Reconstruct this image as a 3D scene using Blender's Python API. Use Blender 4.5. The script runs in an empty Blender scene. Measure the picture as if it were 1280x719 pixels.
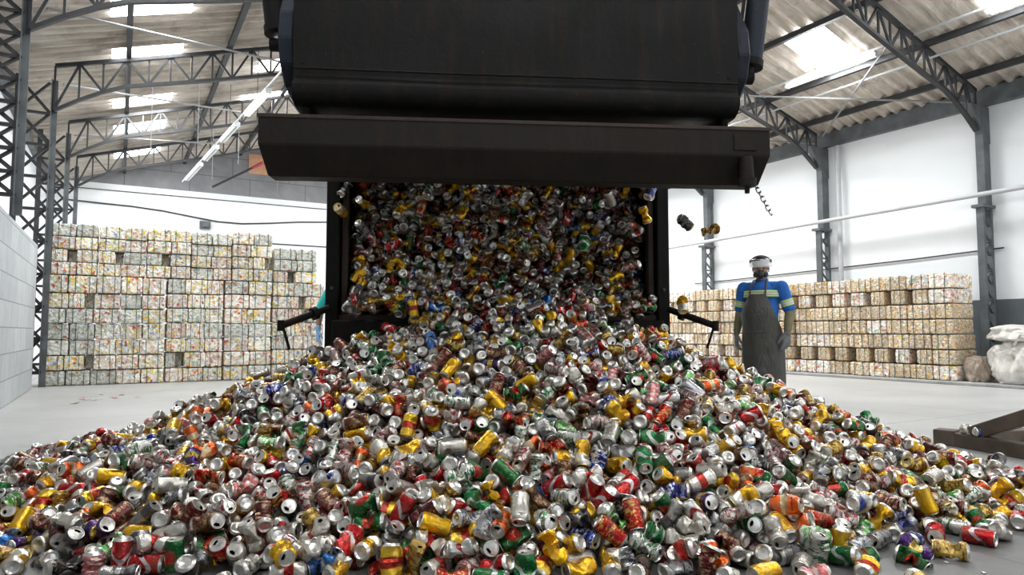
import math, random
import numpy as np
# ---------------------------------------------------------------- crushed cans
CAN_L = .122
def can_rings(nb):
    """(z, r, zone): zone 0 bottom, 1 painted wall, 2 lid"""
    R = [(.009, 0, 0), (.006, .018, 0), (0, .0235, 0), (.003, .0275, 0), (.010, .0325, 1)]
    for i in range(nb):
        R.append((.014 + (.105 - .014) * i / (nb - 1), .033, 1))
    R += [(.110, .0318, 1), (.1165, .0278, 1), (.1195, .0275, 2), (.1195, .0258, 2), (.1150, .0246, 2),
          (.1158, .0185, 2), (.1158, .0070, 2), (.1158, 0, 2)]
    return R
def can_recipe(k):
    """the crushing of shape number k"""
    r = random.Random(900 + k)
    o = {'dents': [], 'pinch': None, 'bend': None, 'axial': 0, 'seed': k}
    m = k % 8
    if m == 0:
        o['dents'] = [(r.uniform(0, 6.28), r.uniform(.3, .7), .16, .25)]
    elif m in (1, 2):
        o['pinch'] = (r.uniform(.42, .58), r.uniform(.16, .26), r.uniform(.5, .72), r.uniform(0, 3.14))
        o['dents'] = [(r.uniform(0, 6.28), r.uniform(.3, .7), .15, .35) for _ in range(2)]
    elif m in (3, 4):
        o['dents'] = [(r.uniform(0, 6.28), r.uniform(.2, .8), r.uniform(.12, .24), r.uniform(.35, .75)) for _ in range(8)]
        o['bend'] = (r.uniform(.4, .6), r.uniform(.25, .75), r.uniform(0, 6.28))
    elif m == 5:
        o['axial'] = r.uniform(.35, .55)
        o['dents'] = [(r.uniform(0, 6.28), r.uniform(.3, .7), .2, .3) for _ in range(3)]
    elif m == 6:
        o['pinch'] = (.5, .55, r.uniform(.45, .62), r.uniform(0, 3.14))
        o['dents'] = [(r.uniform(0, 6.28), r.uniform(.2, .8), .18, .4) for _ in range(3)]
        o['bend'] = (.5, r.uniform(.15, .5), r.uniform(0, 6.28))
    else:
        o['pinch'] = (r.uniform(.35, .65), .2, r.uniform(.35, .55), r.uniform(0, 3.14))
        o['bend'] = (r.uniform(.4, .6), r.uniform(.5, 1.0), r.uniform(0, 6.28))
        o['dents'] = [(r.uniform(0, 6.28), r.uniform(.25, .75), .16, .45) for _ in range(3)]
    o['k'] = [(r.uniform(-1, 1), r.uniform(-1, 1), r.uniform(-1, 1), r.uniform(0, 6.28)) for _ in range(5)]
    return o
def crush(P, o):
    P = P.copy()
    t = P[:, 2] / CAN_L
    endk = np.clip(np.minimum(t - .02, 1 - t) / .12, 0, 1)
    endk = endk * endk * (3 - 2 * endk)                      # the stiff ends keep their shape
    if o['pinch']:
        t0, w, d, a = o['pinch']
        f = np.exp(-((t - t0) / w) ** 2) * d * (.25 + .75 * endk)
        ca, sa = math.cos(a), math.sin(a)
        x = P[:, 0] * ca + P[:, 1] * sa; y = -P[:, 0] * sa + P[:, 1] * ca
        x = x * (1 + .38 * f); y = y * (1 - f)
        P[:, 0] = x * ca - y * sa; P[:, 1] = x * sa + y * ca
    for a, t0, w, d in o['dents']:
        f = np.clip(1 - np.abs(t - t0) / w, 0, 1) * endk
        ca, sa = math.cos(a), math.sin(a)
        pr = P[:, 0] * ca + P[:, 1] * sa
        lim = .033 * (1 - 1.7 * d * f)
        over = np.where(pr > lim, pr - lim, 0)
        P[:, 0] -= over * ca; P[:, 1] -= over * sa
    cr = np.zeros(len(P))
    for kx, ky, kz, ph in o['k']:
        cr += np.abs(np.sin(kx * P[:, 0] * 90 + ky * P[:, 1] * 90 + kz * P[:, 2] * 75 + ph)) - .6
    amp = .0007 if o['seed'] % 8 == 0 else .0034
    rr = np.sqrt(P[:, 0] ** 2 + P[:, 1] ** 2) + 1e-9
    g = cr * amp * endk / rr
    P[:, 0] += P[:, 0] * g; P[:, 1] += P[:, 1] * g
    if o['axial']:
        ax = o['axial']
        z = P[:, 2]
        zc = .02 + (z - .02) * (1 - ax)
        P[:, 2] = np.where(z < .02, z, np.where(z > .104, .02 + .084 * (1 - ax) + (z - .104), zc))
        zig = np.sin(z * 330 + 2 * np.sin(np.arctan2(P[:, 1], P[:, 0]) * 2 + o['seed'])) * .0035 * endk
        rr = np.sqrt(P[:, 0] ** 2 + P[:, 1] ** 2) + 1e-9
        P[:, 0] += P[:, 0] / rr * zig; P[:, 1] += P[:, 1] / rr * zig
    if o['bend']:
        t0, b, a = o['bend']
        ca, sa = math.cos(a), math.sin(a)
        x = P[:, 0] * ca + P[:, 1] * sa; y = -P[:, 0] * sa + P[:, 1] * ca
        z0 = t0 * CAN_L
        s = np.clip((P[:, 2] - z0) / .012 + .5, 0, 1); s = s * s * (3 - 2 * s)
        th = b * s
        zz = P[:, 2] - z0
        nx = x * np.cos(th) + zz * np.sin(th); nz = -x * np.sin(th) + zz * np.cos(th)
        P[:, 0] = nx * ca - y * sa; P[:, 1] = nx * sa + y * ca; P[:, 2] = nz + z0
    P[:, 2] -= (P[:, 2].min() + P[:, 2].max()) / 2
    return P
def can_mesh(k, seg=12, nb=7):
    """verts, quads+tris as padded (n,4) with -1, zone per face, uv per vertex"""
    R = can_rings(nb); n = seg
    V, UV, F, Z = [], [], [], []
    for (z, r, zn) in R:
        for i in range(n):
            a = 2 * math.pi * i / n
            V.append((r * math.cos(a), r * math.sin(a), z)); UV.append((i / n, z / CAN_L))
    for j in range(len(R) - 1):
        zn = R[j + 1][2] if R[j][2] != 1 else (1 if R[j + 1][2] == 1 else 2)
        if R[j][2] == 0: zn = 0
        for i in range(n):
            i2 = (i + 1) % n
            if zn == 2 and abs(R[j][1] - .0185) < 1e-6 and (i <= max(1, n // 8) or i >= n - max(1, n // 8)):
                continue                                     # the drinking hole
            a, b, c_, d = j * n + i, j * n + i2, (j + 1) * n + i2, (j + 1) * n + i
            if R[j + 1][1] == 0: F.append((a, b, c_, -1))
            elif R[j][1] == 0: F.append((a, c_, d, -1))
            else: F.append((a, b, c_, d))
            Z.append(zn)
    V = np.array(V); 
    return crush(V, can_recipe(k)), np.array(F), np.array(Z), np.array(UV)
def tab_mesh(k):
    """pull tab, its ring and rivet end, bent with the lid"""
    V = []
    for x, w in ((-.0145, .003), (-.012, .0055), (-.005, .0062), (.003, .0052), (.006, .003)):
        for s in (-1, 1): V.append((x, s * w, .1185 + (.0006 if x < -.01 else 0)))
    V = V + [(x, y, z - .0011) for x, y, z in V]
    F = [(i, i + 1, i + 3, i + 2) for i in (0, 4, 6)] + [(i + 12, i + 13, i + 11, i + 10) for i in (0, 4, 6)]
    for i in (0, 2, 4, 6):
        F += [(i, i + 2, i + 12, i + 10), (i + 1, i + 11, i + 13, i + 3)]
    F += [(0, 10, 11, 1), (8, 9, 19, 18)]
    a = math.radians(180); V = np.array(V)
    # extra reference points so the lid recentring matches the can
    full = can_mesh_raw()
    P = crush(np.vstack([full, V]), can_recipe(k))
    return P[len(full):], np.array(F)
def can_mesh_raw(seg=12, nb=7):
    V = []
    for (z, r, zn) in can_rings(nb):
        for i in range(seg):
            a = 2 * math.pi * i / seg; V.append((r * math.cos(a), r * math.sin(a), z))
    return np.array(V)
# designs: name, main colour, second colour, pattern, weight
DESIGNS = [
 ('bare silver', (.76,.74,.70), (.70,.68,.64), 0, 12), ('silver', (.70,.71,.72), (.13,.22,.55), 2, 3), ('silver', (.74,.74,.72), (.55,.10,.10), 3, 5),
 ('white', (.84,.83,.80), (.16,.42,.26), 5, 4), ('white', (.86,.84,.80), (.72,.16,.14), 1, 3), ('pale grey', (.56,.56,.55), (.30,.30,.31), 4, 5),
 ('gold', (.92,.70,.08), (.88,.78,.40), 0, 11), ('gold', (.90,.68,.10), (.88,.87,.82), 4, 7), ('gold', (.92,.74,.16), (.66,.16,.10), 1, 4), ('gold', (.72,.60,.28), (.45,.30,.12), 5, 7),
 ('red', (.68,.07,.10), (.85,.80,.80), 3, 5), ('red', (.66,.06,.08), (.78,.62,.30), 5, 4), ('maroon', (.36,.06,.09), (.62,.52,.40), 5, 5), ('maroon', (.30,.09,.09), (.42,.2,.18), 0, 4),
 ('green', (.04,.36,.17), (.75,.18,.14), 2, 2.5), ('green', (.06,.42,.22), (.78,.80,.78), 3, 4), ('light green', (.42,.70,.38), (.88,.88,.84), 5, 2),
 ('blue', (.06,.17,.50), (.80,.80,.84), 5, 3), ('light blue', (.12,.38,.64), (.80,.82,.84), 3, 1.2), ('orange', (.86,.36,.10), (.85,.75,.6), 1, 2.4),
 ('brown', (.34,.20,.13), (.56,.44,.3), 5, 4), ('black', (.05,.05,.06), (.5,.5,.5), 3, .8), ('purple', (.26,.14,.38), (.80,.70,.3), 1, .9),
 ('silver', (.72,.68,.66), (.55,.16,.18), 5, 8), ('silver', (.66,.66,.66), (.28,.29,.34), 5, 6), ('pink', (.78,.42,.42), (.84,.80,.78), 5, 3),
]
EXPO = 0.42
REPAINT = [(2, 4),(3, 3),(4, 6),(8, 10),(10, 12),(16, 15),(18, 14),(19, 11),(21, 10),(24, 14),(27, 14),(28, 15),(32, 12),(33, 6),(34, 12),(37, 14),(38, 10),(39, 23),(42, 22),(44, 14),(49, 6),(50, 7),(53, 4),(59, 5),(65, 21),(74, 10),(81, 10),(83, 6),(89, 7),(94, 12),(96, 10),(119, 0),(134, 14),(144, 14),(148, 14),(149, 0),(157, 10),(159, 10),(178, 6),(181, 21),(183, 22),(188, 17),(189, 6),(193, 23),(195, 0),(199, 8),(205, 1),(215, 7),(219, 16),(226, 4),(242, 8),(250, 10),(265, 10),(271, 7),(276, 19),(284, 24)]
CANS = [
-415,2406,58,98,-14,4,14,-578,2488,104,26,-82,45,6,604,2480,77,-73,37,54,19,1111,2544,66,9,1,18,14,136,2396,108,9,-38,16,11,359,2534,126,-15,-42,18,16,481,2501,86,78,32,48,3,
1650,2627,32,18,-68,-49,10,1868,2793,33,66,26,25,8,1059,2689,182,65,8,50,9,672,2412,53,80,-55,-14,12,-280,2529,152,-16,-54,48,0,29,2558,203,-8,-93,37,16,
-1118,2568,148,-31,58,-16,23,-556,2611,203,65,-41,-52,12,967,2570,106,22,94,-24,7,1201,2530,42,21,-76,-59,0,-89,2459,186,-25,2,-66,20,1471,2557,20,72,-30,60,4,
446,2563,180,80,53,-9,16,-177,2451,77,-61,-61,37,7,-1379,2468,64,-24,-97,5,16,-1284,2466,33,-62,-33,63,16,-934,2501,118,9,-19,20,10,-1190,2464,61,0,0,99,16,-1638,2587,68,36,7,69,1,
667,2574,117,-21,78,-49,7,7,2537,106,-32,-76,40,6,45,2319,61,0,1,95,18,-1561,2441,32,4,72,58,18,-344,2423,66,6,6,-48,6,-931,2604,159,-39,41,79,15,792,2520,81,-46,-38,-43,12,
234,2426,32,-35,-62,60,17,-1213,2602,171,19,72,0,15,1760,2958,137,78,60,5,0,-1457,2433,45,-82,58,0,13,-525,2591,142,-25,-71,9,2,-411,2611,184,-6,24,-10,0,845,2615,168,43,20,37,18,
-773,2358,103,42,-62,67,13,-1285,2514,98,10,69,48,7,-1549,2623,97,-23,71,-38,7,-1705,2658,130,-18,-60,3,4,-26,2784,288,-66,60,-42,16,-1764,2486,33,-58,-40,-11,2,
232,2549,164,71,-3,-48,1,-586,2395,34,1,70,60,11,569,2437,34,-57,33,-34,6,-1962,2790,91,80,35,-11,16,-510,2478,84,-66,30,12,1,767,2819,244,41,35,69,16,-816,2744,196,-11,-8,48,16,
-291,2498,102,69,33,64,3,-1080,2804,215,-20,-90,35,23,202,2509,80,-82,-16,38,7,-715,2423,75,-84,-34,23,7,-713,2707,186,82,29,24,6,-661,2450,41,20,-61,-43,23,
-1414,2687,140,38,6,90,8,-922,2432,34,-57,-39,-54,13,-75,2673,216,63,71,-4,19,-1392,2843,176,-50,-59,35,11,641,2759,219,64,-35,-66,19,-758,2838,237,-13,-78,55,23,
-1065,2305,63,-24,-90,-34,8,2005,2848,31,-35,75,5,20,-1256,2571,107,-9,-80,19,8,-43,2548,149,56,-54,34,0,206,2712,206,50,41,-8,8,182,2800,234,77,-37,-52,0,1223,2411,35,6,69,61,9,
-211,2805,274,0,58,11,20,546,2878,320,85,-10,6,18,316,2729,231,-91,31,24,8,-320,2585,178,-45,-75,22,8,1425,2863,143,-70,-31,-61,6,910,2727,199,45,-70,-18,9,
-761,2376,34,63,-32,-43,1,600,2609,159,95,16,-26,14,-1707,2555,13,6,-82,-39,12,-54,2380,51,-48,-69,4,17,856,2370,34,69,-12,-55,16,1509,2862,87,5,-94,-5,10,-262,2430,33,26,-65,45,8,
297,2908,339,65,70,-24,9,1531,2650,31,15,83,-30,20,-1543,2718,130,47,71,-51,0,-1419,2890,212,-51,53,-18,0,335,2439,42,-49,-40,-40,11,-718,2536,120,36,-12,91,10,
-1336,2386,34,56,35,69,14,260,2562,98,15,72,-32,0,-113,2979,369,87,-28,-30,0,451,2418,13,-60,-57,-55,12,-256,2967,359,21,-70,-4,16,447,2737,235,-15,47,27,0,
-1041,2490,77,15,-37,88,5,-434,2546,110,-17,21,-92,13,1582,2912,136,80,2,30,6,-565,3002,326,-29,-33,-17,2,-477,3185,413,-15,19,55,16,1376,3081,229,-40,20,-7,11,
2061,3219,134,16,-79,-55,8,-1301,2981,236,-61,15,-71,4,-699,2904,270,-47,-49,14,10,1862,2930,33,-17,-68,-39,16,-854,2617,100,-48,73,-45,7,1326,2806,109,-74,35,-53,1,
-722,3200,432,-9,62,-6,8,1013,2567,34,-19,68,19,8,119,2573,151,69,-26,28,19,371,2599,152,71,65,24,3,1447,2754,34,70,-8,-49,0,100,2858,285,83,-55,2,22,397,2470,51,-19,-5,41,21,
-1100,2614,176,11,51,-18,9,-1849,2768,96,-65,36,-55,9,1225,2612,65,-84,54,10,0,-975,2481,57,12,43,-80,8,746,2388,17,27,76,55,19,-158,2572,161,-76,-2,-54,1,902,2472,54,-73,-46,-47,8,
898,2639,127,20,-62,73,0,-578,2851,241,66,7,49,16,91,2674,212,72,65,18,6,-1214,3101,270,-69,-9,56,8,-1789,3092,206,-76,-2,-62,8,-260,3277,517,45,-51,-50,0,
628,3077,379,41,-55,-54,10,-14,2895,356,-41,28,3,1,300,2779,272,-62,12,-67,2,355,2683,200,12,-94,-18,16,758,2735,185,-3,65,-75,8,1974,2927,44,-62,2,-31,7,496,3254,474,40,-21,-75,10,
-733,3033,321,-12,-13,-86,17,-83,2493,79,10,59,-75,9,436,3054,399,-49,7,-19,8,150,3056,411,21,85,-36,10,-375,3225,440,-94,10,9,19,1271,2881,143,-27,75,-32,8,
-1841,3405,272,-21,60,50,14,-1622,2787,129,65,46,46,12,-1100,2549,76,62,42,66,22,-1286,2867,186,74,-30,57,9,2361,3364,91,82,-39,-41,10,390,3172,429,55,48,65,1,
597,2682,180,34,87,14,0,1018,2454,33,-19,-68,69,0,1179,2998,225,29,83,39,0,1199,2726,114,60,11,-76,8,696,2639,154,-32,87,-32,0,-445,2775,226,45,33,-76,0,-326,2769,236,-65,2,-62,4,
41,2917,320,32,-76,45,0,-129,2669,197,9,78,-46,20,1709,2823,21,-32,-81,47,7,829,2889,272,58,-23,74,16,-201,2621,175,-84,-25,-45,18,1992,3434,188,-22,-75,5,23,
-959,3149,383,13,26,90,11,446,2892,302,-14,53,-80,20,689,3380,542,-25,-6,-61,8,-353,2921,304,48,-45,45,11,1193,3447,434,41,-74,-33,16,1123,2581,94,16,70,10,22,
-1674,3148,249,42,33,-84,8,-2161,3010,119,25,-76,42,5,516,2550,116,-57,-2,82,21,995,2942,223,92,35,-15,3,-1530,3094,278,15,-55,-17,10,1318,3305,328,16,89,-39,7,
24,3310,549,80,-44,-33,3,-478,2855,259,28,87,-40,7,-1319,2636,143,-76,15,27,17,-307,2659,202,-71,58,1,23,-2081,3279,197,-3,-62,76,10,-1039,2691,181,-66,-50,-6,8,
-919,2725,191,66,28,-34,3,849,3394,468,5,29,53,0,-866,2700,161,8,52,-76,8,716,3299,449,-41,-81,39,0,-1886,2713,33,65,30,-52,10,220,3238,457,90,-1,42,12,-621,3293,482,-56,-42,1,20,
1012,2342,34,71,7,-63,2,-382,3031,331,67,-67,-30,8,357,2915,294,12,16,90,18,1019,2631,114,-45,32,61,0,-1104,3175,339,40,-64,-56,22,14,3152,449,-10,75,-38,10,
1784,3182,170,-62,54,-37,9,-147,2443,34,-6,-71,67,8,1084,3464,467,34,54,45,1,-671,2493,88,-23,-59,72,13,1980,3263,167,60,44,-67,0,-1680,2872,146,91,29,-13,22,
1561,3378,278,-60,-15,-74,10,-1786,2964,148,10,-74,60,8,-1760,3132,271,-60,48,29,22,-738,2621,125,14,-32,-61,0,1575,3127,183,-20,-74,20,23,-915,3151,313,-32,22,39,16,
745,2584,104,-42,-60,64,6,1645,2929,31,-11,-76,33,20,-1415,2973,249,-53,60,-52,5,613,2888,290,-88,-18,40,8,250,3031,388,46,52,-13,0,-256,2887,301,-29,-71,-58,12,
229,3515,656,-63,-5,61,2,-1730,2662,81,32,70,-35,16,-164,2515,112,18,53,31,1,-664,2648,123,-64,-66,-28,17,-77,3315,514,-7,-38,-6,8,-2137,3191,157,-28,49,55,5,
-913,2833,223,-24,-34,-15,5,-2020,3017,109,91,3,10,14,334,3232,452,12,5,93,19,-1459,2532,68,17,51,85,3,-809,2451,73,-68,34,-6,7,230,2933,321,-38,63,-14,22,177,2982,338,77,-42,-35,3,
-331,3675,653,-26,31,15,8,-464,2964,289,78,-11,-51,3,1708,3259,231,-74,15,-3,23,-865,2545,99,-68,49,50,0,-1421,3085,287,-17,77,-59,20,-1273,3301,347,72,66,-15,14,
-1119,2445,29,-42,-74,53,20,-458,3070,330,41,51,68,6,861,3085,317,-70,-39,58,8,106,2401,48,7,56,80,23,-707,3167,378,-68,-40,48,18,456,2832,261,53,-51,-8,12,552,3311,531,40,36,77,10,
-388,3774,701,25,25,85,0,-256,2733,210,-58,-72,14,2,-1726,3522,359,8,-55,-82,16,1032,3115,294,4,60,-77,13,180,3691,724,-21,42,-81,0,899,2937,224,-37,-54,53,1,
2370,3300,48,-76,-49,28,14,950,2678,168,-40,73,31,1,-300,3252,460,-1,-64,-7,3,-1998,3291,193,7,54,73,0,975,3361,397,19,-37,-85,6,-542,3306,494,98,15,-3,10,2182,3553,191,26,80,41,17,
-1419,3190,293,-37,-71,60,23,-1968,3112,142,70,14,69,0,1071,3324,380,30,59,71,8,-2145,2981,63,-14,31,-91,6,1001,2825,192,-31,43,-33,0,-294,3204,412,-44,-43,-4,20,
700,2911,248,18,-73,-41,8,769,3424,518,-9,66,-9,0,326,3516,617,-31,85,-42,9,-76,3448,584,-20,26,38,8,-1110,3150,271,2,-84,44,23,-2044,3554,288,-15,-56,14,1,
386,3454,582,-56,-19,-73,19,1560,3046,162,-35,70,11,9,-1135,3559,504,60,27,-69,11,1858,3755,324,-62,62,-23,7,2196,3019,36,34,62,70,9,-1866,2609,20,-37,66,-24,14,
-788,3069,318,64,69,-31,16,524,3042,385,-54,57,25,11,-611,2968,271,-71,11,0,8,1247,3123,245,-80,-43,0,3,1899,2999,58,37,-26,-58,4,469,2977,332,66,-11,-72,18,
635,2840,247,-17,-48,66,9,1419,3073,150,-20,60,-27,0,-1958,3010,112,11,-20,-97,13,1090,2663,108,-30,41,-82,9,-960,2977,245,10,-90,-34,4,156,2713,146,-30,-78,-41,8,
1056,3686,562,-30,-68,54,0,1221,3173,273,-57,49,-60,14,617,2538,95,74,4,58,10,1317,2656,34,53,-48,-14,0,-69,2316,33,-21,-67,0,8,-1555,2885,123,6,22,-89,1,
-1625,3823,447,-66,37,30,23,-427,2899,235,69,58,-38,11,-584,3153,370,64,-63,-30,0,1544,4016,513,-38,-49,-37,0,-316,3359,583,3,74,-59,1,905,3491,522,79,12,25,8,
-1617,3506,317,-22,2,98,8,-30,3247,455,-40,61,-30,7,113,3370,478,-81,-52,25,15,1408,3306,289,-82,-18,23,23,-371,3366,523,-70,-37,-1,23,-143,3149,414,20,44,-71,8,
-77,3711,736,69,27,53,6,247,3409,575,-84,32,-3,20,-1657,2964,159,-72,-30,36,8,1663,3911,415,-25,89,-28,20,1343,3018,150,63,58,21,1,387,3342,519,-55,-25,30,6,
1143,3930,675,-57,-51,14,0,-2404,3387,138,-73,14,19,14,76,3033,347,82,-24,-46,12,-1394,2621,91,71,-9,-70,8,-1080,3378,415,78,7,-7,19,664,2994,312,61,-65,38,14,
-1618,3019,167,45,-53,-67,17,1203,2951,168,52,-5,61,23,-2347,3880,226,-55,34,24,20,-935,3418,477,82,17,-11,3,940,3975,725,18,-78,-21,0,-740,3474,523,1,45,70,8,
232,2504,34,-67,25,-53,8,215,2859,279,88,4,-2,5,1551,2846,35,-63,27,6,5,-668,3038,282,-9,-34,-92,1,181,3382,548,15,-73,64,11,853,3227,374,71,-24,-66,1,-1685,3683,391,-71,1,28,7,
571,2843,212,6,-60,64,18,-825,3711,611,-52,26,-80,16,472,3412,554,-67,-59,-45,8,-725,3863,691,69,-72,3,23,589,3140,440,6,76,63,8,1057,3001,234,-35,75,-40,18,
-190,3851,783,-17,-33,-71,1,-1178,3272,352,15,-97,18,7,-1583,3079,208,79,4,-38,19,-1002,3138,283,3,-83,-51,12,-504,2806,196,59,-28,-10,8,806,2983,269,32,-13,-65,8,
73,3444,593,48,10,81,1,19,3793,767,-41,-44,-77,12,-2223,3259,164,55,41,34,2,-1562,3603,387,-8,-53,84,16,1779,3122,122,-86,-9,-30,8,1622,3387,227,-87,2,16,10,
1866,3634,254,-53,13,-47,2,-1799,2710,30,-18,74,62,11,-1332,3508,405,-40,77,-42,6,-990,2801,174,-69,55,-32,20,-836,3109,316,-87,-9,-25,7,-100,3690,673,38,-62,-63,8,
1667,3712,330,-76,24,-45,6,-1124,3017,225,-15,-89,-22,20,-200,2326,34,-69,-8,-72,1,2111,3226,85,63,-57,-41,8,-1023,3703,586,-13,45,79,3,-136,3215,461,70,37,35,14,
-942,3584,560,14,65,74,17,-136,2795,216,-11,68,69,19,1967,3521,226,-8,-68,-67,8,-424,3643,584,-70,-2,-23,23,1484,2945,143,-72,-8,27,16,703,2474,49,33,-92,23,7,
-1000,2923,215,25,-24,-7,6,41,3352,508,-44,-31,-37,12,649,3591,610,27,-78,4,4,-489,3394,516,46,-68,30,22,-446,2463,21,10,-81,9,4,973,3191,305,-87,35,34,16,
-1435,3706,504,-82,11,-45,9,-883,3055,224,44,-20,8,8,1478,3173,217,-13,-37,10,16,287,3834,817,6,-95,-3,10,-127,3518,604,-57,9,-50,2,587,3321,453,-14,-93,-13,4,
-215,3545,618,-67,-17,-52,20,-1353,3346,356,60,-41,67,6,1414,3110,208,-62,-54,-12,6,2146,3693,232,-87,-5,-49,13,27,3072,370,-20,-4,-74,1,59,3579,646,-43,18,85,2,
-3,3511,608,-44,64,-59,20,332,3083,374,-31,59,6,8,-472,4074,793,-25,91,-29,6,701,3053,316,38,33,-40,19,-913,4128,770,76,28,53,2,-1059,3301,357,-32,-80,34,21,
-159,2873,276,-17,85,8,0,1340,3682,437,-52,-36,0,20,-724,2808,178,-79,-42,37,7,1940,3063,83,-64,-27,28,2,938,3563,549,0,-45,-45,16,-1287,3572,427,14,-62,-76,8,
-1152,3905,622,67,40,-29,2,-55,2949,328,74,26,-46,11,108,3779,755,-41,-50,-73,12,2326,3472,111,38,4,-56,2,-1041,3087,252,13,-72,-63,22,-489,2672,173,82,38,35,22,
163,4013,871,90,-29,27,23,991,3493,478,-40,-50,-72,9,-601,2815,185,-2,-41,21,17,446,3629,616,28,49,-20,11,961,3118,264,-42,79,39,0,2257,3620,195,-68,-20,45,0,
-2604,3703,125,-27,76,-40,7,-191,3181,412,37,67,-46,7,1742,2938,27,69,31,-58,3,1958,3624,261,34,29,87,8,-160,3550,654,-76,8,-6,2,623,3526,572,-8,47,-88,17,
903,3890,647,-73,-24,19,20,-1157,3358,383,70,44,29,6,746,3931,729,20,-20,-67,0,262,2654,154,-23,26,-64,4,899,2900,168,52,-6,-42,0,531,3501,574,-60,-55,-49,12,
-616,2622,123,30,28,-80,22,433,4013,825,-35,22,89,0,1678,3171,167,48,54,44,5,-636,3288,409,-73,-48,-38,0,-1311,3674,471,41,25,-43,16,-431,4197,865,-34,19,78,19,
-56,4099,878,-46,51,5,23,834,2539,33,-45,-55,-27,0,-797,3400,476,48,22,-8,0,1270,3503,387,-39,72,33,9,-1220,3085,193,-67,61,32,19,-2148,3329,211,-29,58,67,8,
-552,3674,574,64,-48,28,4,-285,2509,42,45,-49,47,3,821,2731,161,61,43,-33,17,152,3202,433,-16,82,-28,14,828,3969,704,83,-23,46,16,-50,3077,368,-62,2,-22,20,
-1356,2540,65,-12,-9,-28,16,-1101,3544,469,-64,-29,69,19,584,3929,744,24,70,12,16,-928,3356,417,-25,78,53,12,-534,3127,326,17,30,-74,17,1285,2568,13,-57,-60,43,7,
-2391,3511,156,-51,-58,-45,2,-1725,3409,260,-27,-72,-57,12,-1389,3304,289,-59,42,68,2,864,3181,323,35,-25,-17,16,-1553,2548,37,-20,61,-64,14,859,3312,385,-22,18,83,15,
1045,3374,427,64,-12,-13,2,2196,3257,62,-3,-34,57,23,-67,2787,233,-16,86,43,0,1105,3296,322,-67,-53,-21,20,-1577,2647,28,-70,-46,31,20,165,2903,250,71,-31,-3,9,
325,3810,752,11,-35,89,17,480,2747,176,-1,-88,-24,10,2560,3696,104,-72,-61,28,20,-300,3113,380,39,37,78,11,1323,3121,193,69,0,-46,16,1634,2934,76,66,52,-53,7,
1709,3838,364,18,43,78,17,-803,3546,548,-69,48,52,1,-332,3892,759,72,-24,-58,3,-1303,3100,239,-64,59,31,16,-1020,2865,207,61,-4,75,20,-711,3614,597,10,64,-71,3,
1510,4132,546,63,-36,-69,6,429,2645,176,-36,27,-89,23,113,3977,845,-74,-49,-41,2,-868,3369,452,-26,-80,36,13,2005,3196,96,-24,-71,-32,10,-167,3289,477,12,40,-45,15,
-161,3430,535,-46,71,-51,17,870,2990,300,-21,60,71,20,1388,3420,344,-87,4,21,23,-1742,3054,152,26,-4,66,8,-1048,2634,71,-42,-86,-13,19,-2115,3090,111,-69,3,72,15,
764,3270,405,27,55,-69,18,-1104,2680,111,34,-78,-41,22,-1035,4181,764,-52,-1,61,0,742,3851,649,-92,1,-38,12,-197,4380,1004,63,-48,60,23,1055,3762,594,31,41,77,17,
-1495,3030,218,-72,-45,-52,23,106,2928,287,45,18,46,8,1093,3071,254,53,56,30,21,-1055,4125,694,-35,-21,14,8,258,3154,405,-35,-36,45,6,1094,3209,294,42,-46,78,11,
92,3684,697,-2,-79,-60,2,231,4095,917,90,-28,2,2,1278,3317,289,-38,46,73,16,1175,3096,253,73,10,-27,8,2179,3438,137,-86,19,-30,9,-523,3825,640,53,19,57,1,427,3838,726,-42,51,-52,17,
1544,3784,402,-65,-40,-48,11,2163,4188,316,65,-61,29,23,257,3337,477,20,-24,26,2,359,2540,37,-65,-15,56,21,1819,3819,356,-95,-7,-30,13,1394,3219,238,-24,-25,-94,20,
1615,3212,209,24,-56,21,1,1843,3019,106,49,4,-68,17,749,3040,275,71,-52,-15,22,-263,3817,727,-9,-73,-67,12,959,2655,85,6,72,68,6,2272,3730,213,72,-25,36,0,
-648,3985,729,-74,37,11,11,13,4184,921,-17,73,39,15,680,3863,731,15,-78,56,5,1084,2908,186,7,-68,-59,2,1782,3062,70,-17,91,31,15,-1023,3399,441,22,26,-83,19,
-544,3247,414,-10,-81,-57,18,973,3931,677,-76,40,47,16,-1962,3492,253,-44,46,8,11,-1369,3650,446,-75,-42,-20,23,-1586,4318,573,60,-58,-17,6,-62,4199,963,-12,98,13,16,
1419,2818,34,10,69,52,4,1974,3783,294,-9,-35,83,8,-1537,3255,282,-50,-21,-19,8,-1471,3917,520,-30,45,-41,23,-676,3390,515,8,72,67,8,-635,4103,764,7,66,-31,8,
-194,2931,290,76,-50,-20,10,-60,3196,406,-76,8,-23,16,-1074,3729,551,-75,-6,-41,23,670,3207,381,76,2,-62,15,862,4330,846,-38,11,62,11,1191,3397,344,44,-29,-85,11,
175,4296,974,-7,51,-60,16,1650,3599,297,-62,-48,-49,13,-153,3093,372,39,-56,-49,6,-1190,2815,144,14,-91,-37,6,-799,3168,358,33,6,-48,17,-2050,3199,134,-74,-33,-19,23,
-1290,3746,532,-31,-64,60,8,-473,3299,479,63,-29,41,2,260,3675,689,88,23,-3,17,-827,3308,405,-90,32,-21,7,1294,3814,505,63,-63,28,9,39,2468,58,-19,39,-86,0,
561,4015,793,69,59,-19,15,-799,2999,231,-59,-78,-17,4,-353,2598,63,-25,-17,80,16,1192,3335,285,-30,-79,-32,16,2592,3552,83,-14,-50,-75,19,-1245,3673,491,-39,66,63,19,
-160,4126,859,-23,40,62,17,145,2561,106,2,55,37,6,2206,3125,35,25,-64,42,4,540,2694,110,17,12,-72,22,649,3324,437,83,38,-35,0,1346,3314,292,77,17,4,0,-855,4019,714,59,18,-20,17,
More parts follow.
